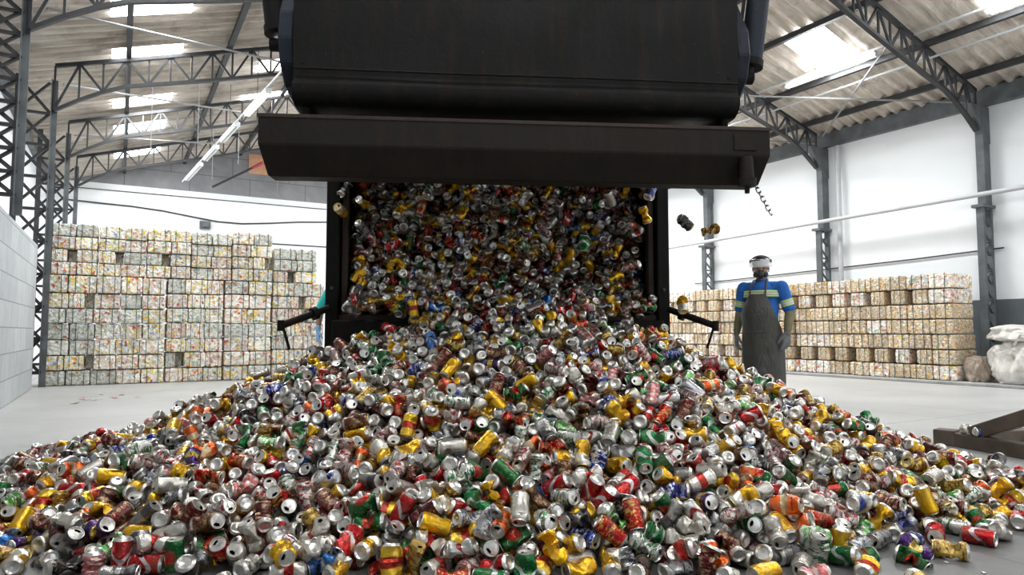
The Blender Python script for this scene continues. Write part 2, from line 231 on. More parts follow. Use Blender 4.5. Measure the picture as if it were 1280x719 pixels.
1332,3434,347,80,-45,19,12,1718,3549,258,-20,-11,83,3,2697,3853,122,16,45,68,18,-1892,3148,181,-81,40,32,11,-1214,2587,50,-33,45,82,18,-1009,3350,399,45,-22,84,22,
-595,3355,491,-92,27,-27,8,603,3887,679,4,-80,-54,1,475,2554,32,22,69,-68,17,516,3880,691,33,-37,80,17,526,3629,619,-25,-16,-81,21,343,2632,92,-66,-3,-1,7,
834,2636,83,-47,-47,-17,22,1358,3908,516,-66,-34,61,1,2517,3786,123,-76,-25,19,0,2025,3019,51,14,52,64,2,511,4337,932,74,-51,23,17,384,3964,798,36,-41,-82,8,483,3897,750,22,39,-3,1,
-1660,3481,264,94,22,21,19,-1237,3915,576,-51,-64,36,7,-1,3875,822,-30,83,35,15,484,4404,1000,37,10,-77,8,-1254,2944,156,31,-26,-84,17,-921,3710,588,79,8,4,16,
743,2673,108,38,-76,-21,11,1235,3969,590,-77,-22,3,12,-722,3128,325,21,37,-24,9,131,3537,591,0,38,72,17,-667,3713,627,38,-61,68,4,758,3209,346,17,-40,90,8,
-830,3498,504,-70,12,66,13,-547,4267,910,62,54,-34,17,-1129,2616,93,-21,76,-6,10,-420,4331,944,26,65,69,12,-2823,3859,105,46,73,-43,0,-936,3515,493,-80,42,-24,14,
-405,3308,483,-62,-18,-1,16,73,2791,222,51,-8,-45,6,328,4396,989,52,47,67,18,510,4205,845,-28,40,86,8,659,3756,626,-73,-25,52,7,945,3707,584,38,-85,19,23,359,3062,316,52,-71,-42,4,
1143,3671,522,-42,76,-8,21,1380,3843,461,80,-6,-51,3,-1968,2677,37,66,-7,-12,14,-652,3840,641,87,3,-42,0,1853,3756,274,-57,-51,-9,20,-1759,3519,308,-29,81,-46,12,
-375,2532,52,3,85,-16,13,219,3922,783,-21,-63,-52,12,2023,3716,271,23,-54,-29,18,2534,3532,67,-13,-18,95,14,-606,3732,606,-4,-81,-59,16,309,3296,471,11,58,68,0,
1004,3883,629,16,49,-68,16,1322,3967,549,41,-18,37,8,-806,4147,796,53,-23,12,14,-606,3618,532,-58,-30,-33,23,-393,4269,895,86,9,-20,18,146,4388,1000,-69,-45,55,16,
665,4297,851,-28,49,80,15,930,3249,333,-20,37,-75,13,1528,2951,69,-11,74,20,15,1887,3560,213,28,-96,2,16,-791,4445,868,81,6,48,0,-509,3944,721,-40,-72,-50,12,
-2069,4090,327,32,87,36,3,-474,3691,591,92,4,-16,5,-272,2887,237,22,-38,-25,9,868,3720,589,33,44,-60,22,-2059,3881,273,-88,-22,-17,14,-1971,4052,348,-99,3,4,15,
94,3201,389,-40,-71,-48,18,371,4272,941,53,21,-44,8,582,4242,871,49,-34,-38,4,353,3590,620,-88,22,37,20,-2628,4033,149,-79,8,60,19,-2137,3508,179,-44,-75,43,7,
-963,4134,715,-3,-72,64,0,-432,3251,352,22,-65,23,23,-231,4195,883,16,40,89,3,411,4366,959,-35,-55,43,20,1332,2284,33,-69,-17,-26,16,-1850,2914,98,-6,78,-61,18,
-1489,2667,81,4,-75,66,0,-1451,3499,355,46,-32,-77,21,-959,2626,115,89,30,32,0,-439,3740,628,28,86,38,22,260,3396,511,-45,24,-83,9,575,2549,34,60,38,18,8,-32,3839,783,35,48,-79,8,
574,4395,947,-28,41,75,8,59,4440,1016,31,-81,28,23,497,2648,150,-80,-15,-35,20,2046,2951,22,-3,79,40,15,-847,3248,347,-84,27,-28,6,1103,3599,487,46,-54,-32,15,
-820,3832,645,-58,-7,-64,18,-919,4027,673,-49,54,28,15,0,3713,675,79,19,-32,3,1758,3723,301,3,-60,-80,17,-1175,3183,262,8,96,28,3,-939,3083,250,34,-17,33,16,
-1339,4093,602,51,61,21,12,-350,4361,975,-39,2,-36,14,128,2473,100,41,63,-44,5,233,4557,1050,-63,-31,39,1,-958,4281,800,-90,-1,43,11,773,3585,568,-68,8,-56,4,
-1903,2850,93,-3,52,-64,13,-1178,4146,666,-26,30,82,11,-1729,3996,453,-55,58,-5,11,-1416,3430,312,80,17,-49,11,805,2856,182,-39,-57,-68,12,826,3716,584,-98,7,10,15,
886,3452,448,-45,49,-73,8,1884,3288,156,8,-73,65,0,-911,2536,34,-49,-51,-8,2,-615,4160,806,77,5,3,19,1268,2694,65,17,12,-58,0,1756,3625,282,66,15,74,15,712,4160,805,42,-34,83,16,
2242,3333,91,80,-46,-31,13,396,3756,670,72,30,-32,15,-1233,3652,426,-38,-61,-57,4,-371,4448,1037,67,47,-6,15,-1227,4305,730,20,63,-75,16,-825,2704,104,34,-31,86,0,
544,3166,391,-50,9,15,1,600,2752,171,73,12,65,10,1023,3261,311,-11,68,-39,7,-945,3224,360,97,1,-20,15,-64,4437,1042,-40,23,67,0,1182,2841,107,-34,-92,-17,22,
-2484,3960,180,40,-55,34,22,-1268,3020,180,-45,84,-28,3,1613,4066,494,-24,-44,-41,0,2389,3697,149,31,63,71,6,-983,2583,50,-7,85,38,22,-273,4255,936,66,7,-5,0,
-236,4097,817,-90,-10,-26,16,-168,3785,694,-86,-15,-5,14,-1505,3392,323,-72,5,34,1,-710,4039,744,96,-8,-27,11,278,4025,840,57,58,47,2,-608,4429,914,-42,-45,21,16,
-83,3002,286,62,33,-59,1,417,4252,890,76,1,-56,16,818,3504,539,45,-72,45,13,1150,3347,323,-38,62,-68,23,797,4245,818,24,-54,62,20,-619,2744,161,-40,60,-49,7,
-2499,4255,216,24,77,10,11,-2073,3026,66,-81,51,-13,8,-2093,3606,256,-47,-30,-82,2,-1145,2844,178,33,-49,-43,6,1237,3637,436,-65,-38,62,7,-2973,4304,79,-10,77,-46,20,
-1218,3320,331,15,-75,47,20,-1006,3893,599,15,-32,-85,17,741,4284,859,-41,-46,-58,9,1213,3883,524,91,-24,-31,10,2288,3223,32,54,45,66,10,-2687,3677,78,60,70,-4,11,
-1192,3564,381,-88,23,-3,20,1566,2730,35,2,74,51,13,-1998,3412,204,21,-13,46,16,-1882,3616,262,-69,-30,20,23,-315,4225,876,46,-3,-85,11,1407,4425,632,91,-3,0,2,
748,4434,912,26,57,78,10,1014,3092,226,10,72,60,13,1809,4225,439,1,91,-41,8,2323,3644,119,-72,37,17,3,-774,3823,617,-48,-8,-69,6,-293,3019,327,97,-1,0,17,1414,3645,376,-17,85,36,14,
1768,3247,99,72,49,-29,19,397,2957,238,-13,-90,41,5,-1670,2749,92,-40,74,25,9,-542,3961,681,-69,-36,-50,3,-270,4390,966,2,-39,-63,23,93,3450,514,-82,-41,36,20,
906,2600,34,63,-32,44,8,-2217,3516,188,94,24,-24,14,-1980,2819,33,36,-61,-23,16,-152,4349,961,8,-77,-54,17,-439,4449,1004,8,-60,-78,16,-530,4145,781,-57,-52,-57,1,
-344,4063,798,-61,-70,35,8,278,2710,135,18,-12,-68,18,1423,3722,419,-54,-45,55,19,-661,2934,192,-74,44,49,15,-1729,3693,350,36,-60,-2,4,-1111,4036,618,89,13,7,6,
-473,3867,685,18,-77,-52,17,-172,2846,191,-18,94,-6,0,3,4474,1033,55,-72,43,22,312,3788,677,-23,30,-92,18,1609,3990,432,-70,27,-57,0,-1165,3631,521,-19,80,38,17,
1054,4108,706,-73,10,46,9,-279,3396,528,-35,-35,-85,18,1831,3552,209,50,50,0,7,131,4521,1044,-43,53,-71,20,216,3502,603,-16,62,55,23,655,4093,763,-46,-68,-30,12,
2116,3058,36,-72,8,6,8,-405,2702,188,41,48,-48,15,-429,3561,532,-79,-7,58,9,-351,4177,837,24,55,-60,15,53,2621,89,-33,-50,-38,9,1900,3486,205,-54,77,-16,21,
-1891,3032,114,1,79,-55,17,-237,3976,743,-6,-4,-35,15,874,4137,742,-83,30,37,0,2137,3967,271,-75,37,17,8,-1000,3584,511,-61,39,11,14,-717,4382,823,87,-2,-22,19,
-89,4137,912,-52,60,2,21,2542,3881,141,49,10,-67,0,34,4352,944,-73,-16,40,7,-1912,3773,297,80,-26,-30,19,-1419,3630,355,42,76,37,8,-856,3896,647,49,-36,-2,0,765,2554,31,3,77,62,12,
1112,2759,140,-52,49,32,9,560,3702,638,-62,67,7,14,-1402,3042,231,-75,-21,59,8,-822,3644,571,53,42,73,5,-59,2729,192,-43,28,-74,1,1821,3446,206,-22,47,-69,1,
-207,3691,646,59,-48,22,12,1187,3969,644,61,-55,-55,2,1540,4489,577,-45,-65,-11,17,-1630,3099,185,67,65,31,0,-439,3938,741,29,56,-74,6,1219,3713,476,-64,29,-70,0,
-2145,4091,305,-2,71,-62,0,-504,4434,960,-40,59,-5,21,-241,3808,676,-42,-29,-53,16,720,3175,345,14,27,-20,7,1740,4115,425,73,-50,25,4,2374,3533,119,57,74,34,6,
-1426,3687,416,-80,5,-45,19,-1349,4054,573,63,35,60,16,-516,2909,233,71,60,22,17,19,2818,204,71,29,-34,8,1512,3990,449,9,-79,60,14,1372,2894,96,-1,-54,-65,16,
2464,3537,92,40,-60,40,9,2561,3625,97,61,-8,-63,16,-2400,3620,159,-31,-64,6,16,-1270,4280,669,1,-52,-50,3,-804,3285,365,36,-12,-27,17,981,4520,847,11,46,-69,16,
1633,3900,321,45,48,38,19,-731,2700,130,3,81,5,5,432,2829,221,-15,75,49,0,-1830,3116,152,32,58,66,16,-1604,3601,334,62,-46,62,12,476,3346,487,-34,21,52,8,
1927,4322,385,-40,-10,91,15,-2956,4211,73,50,-19,-80,0,-2449,3800,138,96,3,7,8,-1312,4264,625,-83,-2,-23,8,497,2931,253,-25,75,-59,20,746,2645,40,59,-47,-34,16,
-2401,3257,86,-12,-40,-85,22,65,2740,181,44,-19,-19,0,-1981,4139,390,4,50,-86,1,267,4136,875,-78,-10,33,2,741,3398,463,22,51,25,20,1976,4127,348,6,-58,11,13,
-1002,3793,556,-92,-14,10,20,937,4222,753,89,-45,8,4,1132,2974,160,-39,84,37,12,-2628,4096,169,-69,38,-40,4,-604,3246,365,5,-56,71,8,605,4181,828,-88,33,26,5,
-1804,3200,202,-49,66,38,10,-593,3981,653,64,-71,29,12,-351,2835,208,2,-54,-71,22,1450,3810,423,41,89,15,5,-3273,4896,39,-31,54,-37,22,-1989,3947,294,84,37,40,0,
-1923,4168,416,-54,-52,-26,0,-1453,2899,148,-66,35,-60,9,1171,4230,688,3,77,-62,20,1869,4136,359,45,-80,37,20,1995,4225,353,88,-8,30,3,-852,4342,803,-56,-29,3,7,
-2215,3937,238,-73,-27,-59,16,-183,2539,34,-6,70,-3,8,-247,2801,180,50,61,-23,19,-34,2540,20,36,67,-64,14,571,3380,497,-38,55,-43,0,-2286,3148,86,31,-26,42,17,
-1467,3255,283,-31,-24,-56,16,-1637,3900,452,-8,54,26,18,283,3009,320,30,61,-10,21,1971,3138,67,29,-13,81,21,-816,4107,729,34,71,6,5,-645,3388,455,36,-40,-10,20,
1302,2956,139,-30,62,45,5,1504,3594,313,-65,-16,-72,8,-724,4128,791,-41,14,-23,19,466,3710,632,80,-41,43,6,-1728,2798,101,-54,44,39,21,-1150,3832,547,-20,77,30,14,
-564,4280,842,-30,80,-52,0,-130,3359,458,37,69,6,10,-86,3942,764,88,-3,17,3,579,3024,328,-62,35,35,5,-1341,3208,236,47,47,-50,11,-537,2580,67,69,27,55,22,1512,3102,114,-74,-66,3,0,
2141,3619,172,52,71,-41,16,-247,3665,603,-15,78,-29,9,31,3820,737,-11,41,-17,3,158,4130,916,32,-76,37,23,456,4473,1015,-39,42,1,7,1429,2947,83,76,29,14,19,
-3107,4506,58,39,-91,-9,14,-1035,4065,620,31,7,-22,18,-201,2588,89,41,54,32,16,51,3224,441,77,-26,-3,21,426,3373,446,60,-33,-1,16,367,4087,837,-62,72,13,16,
323,3887,786,-35,-67,-25,16,444,3139,380,-20,62,1,10,2085,3371,102,-13,31,-93,2,-1521,3501,313,52,65,50,8,-1406,3108,232,24,-81,-21,16,-1616,3757,387,38,-56,47,1,
-456,3304,407,33,-74,-47,10,2318,3129,33,69,18,-25,1,-1619,4048,479,81,-46,-29,19,-1244,3442,346,-70,-25,-2,7,-343,3214,351,-45,-81,27,21,854,3829,615,-57,-61,-40,0,
-1276,2762,136,-72,62,30,8,-1113,4242,729,-50,-52,-56,17,1333,3572,378,-14,-68,-27,3,-678,3593,498,10,91,-37,20,257,4195,921,-8,-78,-34,0,1579,3895,395,78,-7,40,8,
-656,3723,547,82,-21,45,12,-15,3629,624,-56,61,22,18,479,3222,384,13,0,2,2,891,3375,405,54,26,-45,21,-2469,4510,207,-89,-22,0,16,-1843,3927,345,-59,69,-2,18,
-1460,2953,196,34,-42,2,1,-862,2886,192,-13,50,-23,20,1322,3530,313,63,14,26,9,2405,3426,98,41,24,74,23,-750,3296,442,70,4,8,8,821,4094,729,59,-31,65,4,1453,4483,610,-46,50,-69,2,
-696,3208,314,38,54,28,8,-507,4229,827,-4,-64,43,7,-323,4484,1032,-36,49,73,8,-30,2857,261,-24,74,-31,20,987,4055,741,19,-12,-67,11,-1405,3866,503,42,-31,68,0,
1655,3312,183,-60,73,34,15,-1865,3262,233,-58,-32,68,13,284,2619,45,84,-39,35,4,-2656,4255,162,-37,78,44,16,-106,4081,807,35,-58,70,8,288,3730,648,9,-84,-35,8,
962,4457,821,53,69,38,11,-1672,4116,488,82,-42,-31,0,-1431,3738,430,-85,1,-50,8,-983,2820,87,-33,76,-38,7,1142,3579,434,-45,-5,-79,19,1772,3941,359,-75,-9,-63,8,
-1514,3599,341,-38,-75,-46,11,-1223,3847,529,29,-37,-66,22,-109,4254,912,-25,88,23,11,84,3974,777,43,14,-52,8,796,3950,646,55,54,-27,0,1493,3296,231,12,-61,13,0,
-1783,3397,227,-72,8,-22,16,-631,4362,838,-69,23,-38,7,-333,3959,776,71,-6,-66,8,279,2889,242,7,-49,87,16,156,3766,653,-30,-13,76,10,-1119,3770,529,60,-21,-43,16,
-327,3614,573,66,10,73,17,614,2958,292,-43,-90,-2,21,732,3813,603,36,-68,-64,23,-1964,3692,263,52,-58,-23,6,-679,3936,665,-58,32,68,15,-256,3521,550,-68,-9,29,18,
1117,3884,597,-24,21,27,0,-603,2656,161,38,31,-46,15,905,4374,828,-24,-30,-23,17,-1698,3953,424,-61,-53,-58,9,745,4104,765,5,44,-56,23,1818,3389,169,30,68,16,10,
2689,3929,100,29,51,75,3,-1718,2861,94,28,-10,-75,11,680,2824,166,-68,62,27,7,2372,4009,193,-75,-50,43,14,-1440,3569,314,46,-81,-27,0,23,2915,216,-78,57,25,15,
1665,3404,195,-59,-69,-5,22,1525,3518,285,-41,64,-22,15,-1331,4354,641,72,-1,-30,19,1046,4299,750,94,30,-19,23,292,3550,572,-7,45,89,16,135,3899,787,26,65,-71,18,
304,4593,1030,83,4,49,6,-1098,4200,662,22,-62,72,4,-855,3615,514,33,-41,15,11,1091,3546,459,-39,-80,2,23,-886,2972,197,7,-69,38,16,-343,3417,492,51,79,-30,10,
586,3642,581,-12,14,-57,10,-1842,3988,363,-66,68,-6,11,2063,3461,140,28,-80,-39,22,-2086,2817,33,-60,-37,-9,16,-1704,3784,392,59,-53,-9,8,-454,4144,758,-38,-37,-85,22,
-261,2680,120,35,-70,-62,1,462,3832,663,24,-59,75,10,-2394,3348,72,42,52,-55,20,31,2630,183,80,-48,25,0,-1361,3413,291,81,-26,-40,12,-1337,3911,537,32,61,-34,17,
-523,2708,96,79,-17,51,15,677,3452,503,-42,62,7,15,1237,3084,162,-79,35,32,8,1884,3069,20,-43,63,-18,14,2095,3550,165,-8,91,-20,23,-976,2291,14,-35,-74,50,7,
-900,3909,599,-45,77,-11,16,-205,3078,322,-60,63,-14,20,430,3457,487,-88,-17,-22,4,1038,3949,637,-40,80,45,19,-101,3507,540,-64,-7,-57,17,102,3291,438,-76,-18,56,17,
-2672,4348,174,2,51,-11,16,-1320,3329,262,83,-16,43,5,-227,2996,265,5,-98,4,2,477,3517,563,35,88,-5,10,1297,2769,41,59,-34,-53,19,-1954,2932,84,47,-65,-35,6,
-849,2823,157,-88,-9,43,15,-819,4392,800,-64,-59,15,20,516,3996,745,30,-49,15,8,1543,3249,189,28,24,12,21,-1736,3225,224,61,57,-15,0,566,3574,512,47,-9,24,11,
772,3152,303,-75,35,-10,14,1062,3958,590,-63,-25,-35,4,1692,3046,72,-66,28,39,8,-845,3184,241,5,-58,38,9,-824,3144,253,-14,-74,32,7,-549,3579,507,-49,-47,-45,22,
-141,4557,1038,-52,-61,-49,21,-83,3776,698,-55,43,69,4,-2647,3954,107,13,-3,51,21,147,2648,94,72,-11,-55,9,229,2875,196,-12,-60,-35,11,1697,3244,161,-36,-70,27,15,
-590,2525,39,69,12,57,9,-568,3056,286,27,77,-2,17,876,2693,58,36,26,85,7,1542,3711,323,70,42,-31,1,2331,4081,193,-55,82,-8,5,-1922,4283,413,18,-53,28,18,-1566,3721,348,-48,30,6,18,
-1113,3285,317,58,-54,58,17,34,3186,385,-60,26,46,22,2088,4118,275,20,9,75,16,-1413,4494,636,-54,55,33,0,-322,3772,653,-9,63,46,15,446,3273,424,55,-13,-66,0,
1098,3745,508,49,-39,-55,2,1300,3199,190,29,-10,-22,0,1757,3338,194,-51,26,-3,23,1859,3112,115,-32,-8,-90,5,1811,3283,164,29,58,-72,14,-2326,3235,61,0,0,100,17,
-995,3477,453,-55,2,84,0,-158,3894,744,-37,4,22,10,686,3542,523,-22,-50,34,21,1739,3080,24,45,62,-49,11,-2464,3466,97,-64,-3,7,23,-2017,3779,260,70,4,30,8,-1606,2721,94,-55,38,6,17,
-1678,3129,168,-56,42,9,19,-1203,2669,137,-56,58,-46,23,732,2804,104,46,43,32,8,1441,3425,298,70,-20,-7,17,1764,3853,318,62,22,-36,16,2022,3408,121,-2,39,-84,0,
2424,3831,148,-48,6,-73,16,-2195,3348,159,-17,93,-23,23,-330,3979,709,78,-33,52,8,792,4380,849,-51,25,41,14,2281,3342,32,31,-66,57,9,-28,2705,119,-21,-89,-39,12,
1174,3949,564,10,64,76,18,1478,3732,350,31,78,-51,0,-1484,3800,429,-50,-47,71,14,-1470,4206,526,4,-24,93,19,-369,2732,98,-8,-60,39,4,-339,3015,240,-54,28,53,15,
-24,3685,545,-46,34,16,14,160,3159,371,-62,63,42,10,-1513,2753,75,-35,-15,-83,14,-1254,3239,267,-53,56,64,9,-724,4238,775,-44,-37,56,7,489,3146,332,-8,56,41,4,
1436,3074,82,6,-57,80,0,1525,2968,34,-45,-49,45,6,2293,3954,201,15,53,-38,9,-12,4160,840,9,56,57,11,95,2518,33,32,63,-10,16,90,3806,716,29,-78,19,10,-465,4292,871,-8,83,47,11,
135,2841,156,-28,-82,49,0,1091,2680,37,-37,57,63,20,2273,4115,221,10,33,-91,4,-1605,3239,239,-37,63,67,1,-731,3082,250,-38,38,-15,16,-764,3934,667,6,-59,-76,0,
-495,3762,570,61,-73,26,16,56,4106,836,32,11,28,13,458,2636,93,-58,49,42,14,2201,3818,203,-5,-98,-10,17,-1188,2987,152,30,90,-2,2,-556,3776,548,-6,-83,52,22,
137,3019,290,-23,-48,-65,14,142,4262,921,47,41,69,11,224,2752,108,-46,60,44,3,241,3587,527,1,-83,46,11,527,2925,207,47,-55,45,11,636,2676,58,-72,68,-12,7,1493,4421,527,21,-96,-5,8,
-2329,3768,173,15,69,-37,7,-962,3989,612,51,-44,26,8,-617,4072,704,-56,31,-77,11,-219,2719,154,-31,84,45,16,675,3633,555,-30,-65,-28,23,807,3261,293,37,49,-30,17,
1065,3532,392,40,23,-26,16,-732,3419,442,-50,4,-58,17,-604,3522,489,22,27,-53,17,-27,3375,513,-64,27,-70,23,969,2997,173,-14,62,-10,8,2417,3913,163,-74,56,13,15,
-2424,4295,191,68,-64,0,10,-1840,4125,423,-33,44,67,18,-1502,3677,352,-41,33,-85,5,-196,3247,356,-58,50,-61,2,-15,3493,523,4,-86,-49,19,182,3855,717,53,-17,17,22,
1907,3207,97,53,-27,71,0,2824,3819,57,-50,22,70,14,-2541,3915,118,-82,-34,34,7,-1469,3788,481,71,-13,-67,15,-1188,4206,640,40,-22,-63,17,-986,2685,141,-74,-45,47,4,
-347,2714,166,-20,50,84,20,2,2662,37,-56,37,50,23,675,3895,663,-23,-9,-87,20,-173,3157,334,-64,36,-63,0,-190,4233,839,6,95,-31,7,242,4338,973,76,-42,32,2,529,3021,269,-74,2,31,8,
1045,2775,121,-4,96,-20,8,1379,4350,563,34,21,44,9,1501,4281,519,74,33,57,15,1662,4332,490,8,38,7,2,-2476,3363,106,47,24,85,5,-2251,3781,181,28,-71,-24,3,
-1097,2760,151,-14,-64,48,16,-1015,3242,290,66,-65,26,23,406,2621,72,66,-50,43,8,336,3423,477,62,-67,8,4,910,4286,753,80,-20,-39,19,1756,3181,64,29,-11,-23,14,
-1383,2800,115,-85,-15,49,14,-1089,2581,18,67,-44,-52,19,-691,4475,864,-46,43,-71,22,-136,3663,610,70,-7,43,22,679,3706,604,-27,72,-1,23,2002,3666,223,-16,64,-68,17,
-1764,4089,433,86,37,21,4,-1131,3097,210,5,60,-3,20,-847,3408,399,-55,22,-57,6,-204,3442,467,23,-30,-68,22,133,3420,447,-5,-23,-92,3,193,3323,440,-31,63,-69,10,
1594,4395,526,-15,88,-40,16,-1566,3861,353,-44,84,-4,10,-1158,4274,682,-68,-50,-53,16,-810,2917,168,-15,-58,-49,16,-767,3523,455,-72,4,58,14,998,3527,399,-28,61,72,3,
2360,3620,77,71,-14,-7,2,-2201,3665,177,-13,-76,5,21,-1485,2840,108,-5,73,-31,13,-459,3224,294,70,-13,-12,19,-262,3335,437,-11,97,18,7,-140,4464,983,43,55,67,19,
482,3063,323,60,-45,-55,22,1028,4557,794,-68,35,49,1,2127,3194,44,-56,-26,-78,15,2392,4197,183,36,55,59,3,-2795,4111,86,64,59,-45,5,-1671,3388,217,42,13,2,22,
-749,3581,531,-45,-10,13,8,-551,3222,329,47,-74,1,16,-457,2563,33,-69,14,-16,5,-547,4594,956,-49,48,-34,8,-313,3292,375,-60,-50,17,7,6,4288,915,84,9,24,18,597,3002,226,14,78,-57,14,
1365,3342,218,67,38,58,19,2696,3737,79,-13,-71,-25,8,-2737,3877,89,-29,-41,78,23,-1290,2572,20,-54,-56,-37,4,-1547,4108,496,77,49,24,8,-989,3075,204,45,-58,-68,4,
-894,3734,533,-43,-58,-19,18,-431,3432,478,13,27,-34,21,-195,3613,540,-31,-44,84,16,-25,3291,418,46,-52,-70,17,-95,3837,735,48,29,-83,3,1056,4400,751,-84,13,-47,10,
1188,4047,614,1,-51,-63,5,1658,3971,368,51,56,60,15,-1347,3105,179,-63,19,52,1,-1076,3701,489,-64,23,-73,1,-897,3458,431,71,57,-39,14,-530,3447,470,-8,77,54,15,
-65,2875,189,-61,-44,42,17,165,3553,535,69,0,-21,12,202,3786,674,55,8,-46,22,406,3513,520,53,-21,-52,0,387,3910,713,-8,-32,-11,8,-2707,4012,95,74,-10,-37,22,
-741,3776,574,20,76,61,19,-594,4175,756,59,26,56,5,-453,3380,428,33,-62,-47,21,64,3682,635,58,-32,63,10,132,4096,860,37,-27,-68,6,1150,4095,659,16,-84,14,2,
1603,4312,518,-56,24,25,7,1728,4246,448,87,-7,-7,12,-2111,2939,34,46,-49,23,14,-1840,2828,19,76,28,32,19,-1249,4185,596,-58,-62,-48,4,-511,2690,147,17,-80,58,6,
-635,4282,808,30,39,59,13,-185,4312,910,70,-1,66,14,68,2721,124,25,-53,-73,23,513,4539,997,-30,-73,-53,16,-2542,3656,81,8,-2,82,19,-2161,4021,246,-67,60,-44,20,
-1663,3556,291,2,-57,31,4,-1572,3326,243,50,74,-3,17,-467,4384,910,-93,10,-25,21,-267,4482,988,-22,53,80,18,311,4237,898,86,-17,18,1,788,4207,756,-35,69,1,14,
-2433,3884,175,49,-71,-35,10,-2217,3081,99,-52,32,55,8,-1411,4017,522,-68,24,69,16,-1195,2721,112,-22,-17,-51,1,-908,4251,763,65,30,-56,17,-53,2614,98,10,-64,45,0,
143,3649,568,32,80,48,15,632,2606,53,-5,-51,-22,16,-2095,3961,269,-6,73,14,3,-1171,2921,182,-9,66,17,21,-843,4486,820,-45,53,5,0,-424,2766,48,-33,50,-2,16,
-1181,3298,275,-16,-65,74,15,-1081,3476,381,57,-78,5,4,254,3813,719,14,-36,-73,5,283,3269,383,68,-48,43,11,331,3553,490,-1,-67,6,6,767,3641,543,68,-56,48,9,
1652,3709,266,-71,-24,1,16,2684,3642,84,-30,75,-48,0,-1676,3340,224,-49,81,31,4,-253,3444,446,21,-46,49,4,-4,2421,33,35,-62,-63,0,-67,2792,141,-9,77,-9,11,355,2678,32,19,70,-68,17,
982,3835,585,48,-42,-61,2,1964,3528,138,-85,-19,-22,15,-2758,3747,78,57,24,-54,16,-2498,4158,174,33,3,-92,0,-2227,3240,99,64,-10,-6,13,-1589,4255,530,21,-76,20,11,
-743,2961,228,5,48,43,4,-159,2674,81,-42,-65,-14,23,-7,3156,334,-13,-47,-38,8,364,3503,456,-66,-19,-72,3,803,3817,547,-10,-51,-78,6,1503,4106,471,-51,-44,31,8,
1984,3362,112,34,34,21,14,2455,3683,76,89,-11,30,4,-922,3642,479,-18,46,82,16,-1238,4052,587,58,-69,15,4,-973,4372,803,-26,72,-55,17,70,4040,806,59,8,-67,8,208,3664,625,-57,7,46,2,
1013,4248,720,-83,-24,41,7,1170,3809,516,35,-41,-84,17,1170,3154,167,29,40,-52,0,2205,4338,270,-44,25,60,16,2171,4107,251,40,-76,-44,3,2414,3373,18,-30,73,29,15,
-1791,3563,266,-43,-49,76,4,-1400,3047,160,-71,-40,-4,0,-792,4045,673,49,-26,13,4,-544,2636,36,-63,31,71,17,-10,2951,284,-67,17,-25,0,174,2760,60,79,22,35,2,
552,3845,628,66,-12,-72,8,830,3352,346,-38,-1,-55,23,995,2660,24,-36,-73,28,7,1035,3391,359,-27,-61,45,22,1266,3845,453,-34,-28,-51,10,-2886,4273,63,-83,-42,32,8,
-161,3549,553,-17,-85,47,10,930,4052,695,-25,78,-53,16,-2055,2721,33,16,68,50,16,-1323,3640,366,37,-20,-54,8,-989,3724,522,-86,-17,17,16,189,4035,790,68,31,49,0,
514,2760,108,79,11,-51,17,773,3442,398,-6,8,-54,0,1105,4179,697,57,-68,35,18,1113,3093,184,44,70,-18,1,1282,3984,462,-81,39,28,0,1572,3185,139,72,-7,67,16,
2734,3829,68,-66,-2,-24,16,-2305,4130,208,81,10,58,4,-1351,3534,343,-42,14,38,8,-1537,4217,495,22,-13,52,18,-1292,2670,100,62,33,-47,12,-1112,2730,63,91,-8,31,14,
-642,3889,591,42,37,79,16,-445,3526,467,41,-6,-15,0,-194,4046,795,76,36,-52,5,233,3133,346,56,49,-26,6,605,3491,517,-10,-46,88,13,1933,3967,309,-68,-56,22,8,
-1613,3919,377,25,82,-50,23,-1458,3302,206,-48,-76,7,7,-1263,3348,297,55,-65,52,18,-951,3320,348,-15,82,35,11,-315,4329,881,-29,-56,-77,12,-152,3044,298,-15,-22,-96,19,
323,3866,673,-66,44,-56,0,623,3167,339,17,74,64,17,778,3517,479,77,20,58,8,936,3446,405,57,-6,73,14,1063,3622,414,-73,2,-61,4,1203,3462,355,74,8,31,23,1561,3608,252,13,4,98,15,
-1675,3528,245,-49,-27,66,0,-1492,3005,163,-57,-50,-65,9,-1029,4172,661,54,-78,23,7,-643,2791,57,-46,-23,-75,19,609,4028,738,36,-70,51,23,991,3646,500,-58,-5,82,0,
1109,3480,363,4,-49,87,0,1534,3433,240,-45,-21,-68,10,2023,3116,37,-60,-37,70,3,-3235,4496,12,-16,81,-53,7,-2332,4286,217,29,-74,19,13,-1253,3184,217,-49,40,-77,0,
-952,4112,646,-55,35,-2,18,-756,2697,63,16,64,-75,14,-458,2700,102,18,-68,-70,8,398,3999,742,-53,20,81,2,1641,3830,274,-65,-35,26,23,1579,3785,287,51,6,8,12,
2108,3793,225,28,-58,-38,21,-2466,3559,59,36,20,-22,0,-2020,2903,16,-46,69,-11,7,-1490,3856,449,18,76,20,19,-633,3143,268,-75,11,65,15,-346,4474,968,-63,5,2,17,
238,3505,478,-28,68,-31,1,258,4083,823,-40,-50,66,4,296,3988,749,60,64,-16,0,415,4182,847,69,26,-67,0,884,2773,124,83,52,-9,19,911,3350,341,62,-5,51,16,1124,4332,702,78,-43,-45,15,
1240,4133,601,67,22,-71,17,1995,3310,68,56,-63,-52,18,2716,4163,74,-21,-88,7,18,-2575,3425,96,9,45,89,19,-2574,4215,154,-25,89,-37,20,-2149,3866,226,30,56,13,0,
-1617,3049,105,39,-61,-45,13,-1725,3620,316,41,73,51,5,-1291,3979,543,14,45,-53,20,-573,2934,190,-22,59,78,3,-371,2695,55,-5,-46,88,16,-315,3097,290,-16,-74,-21,23,
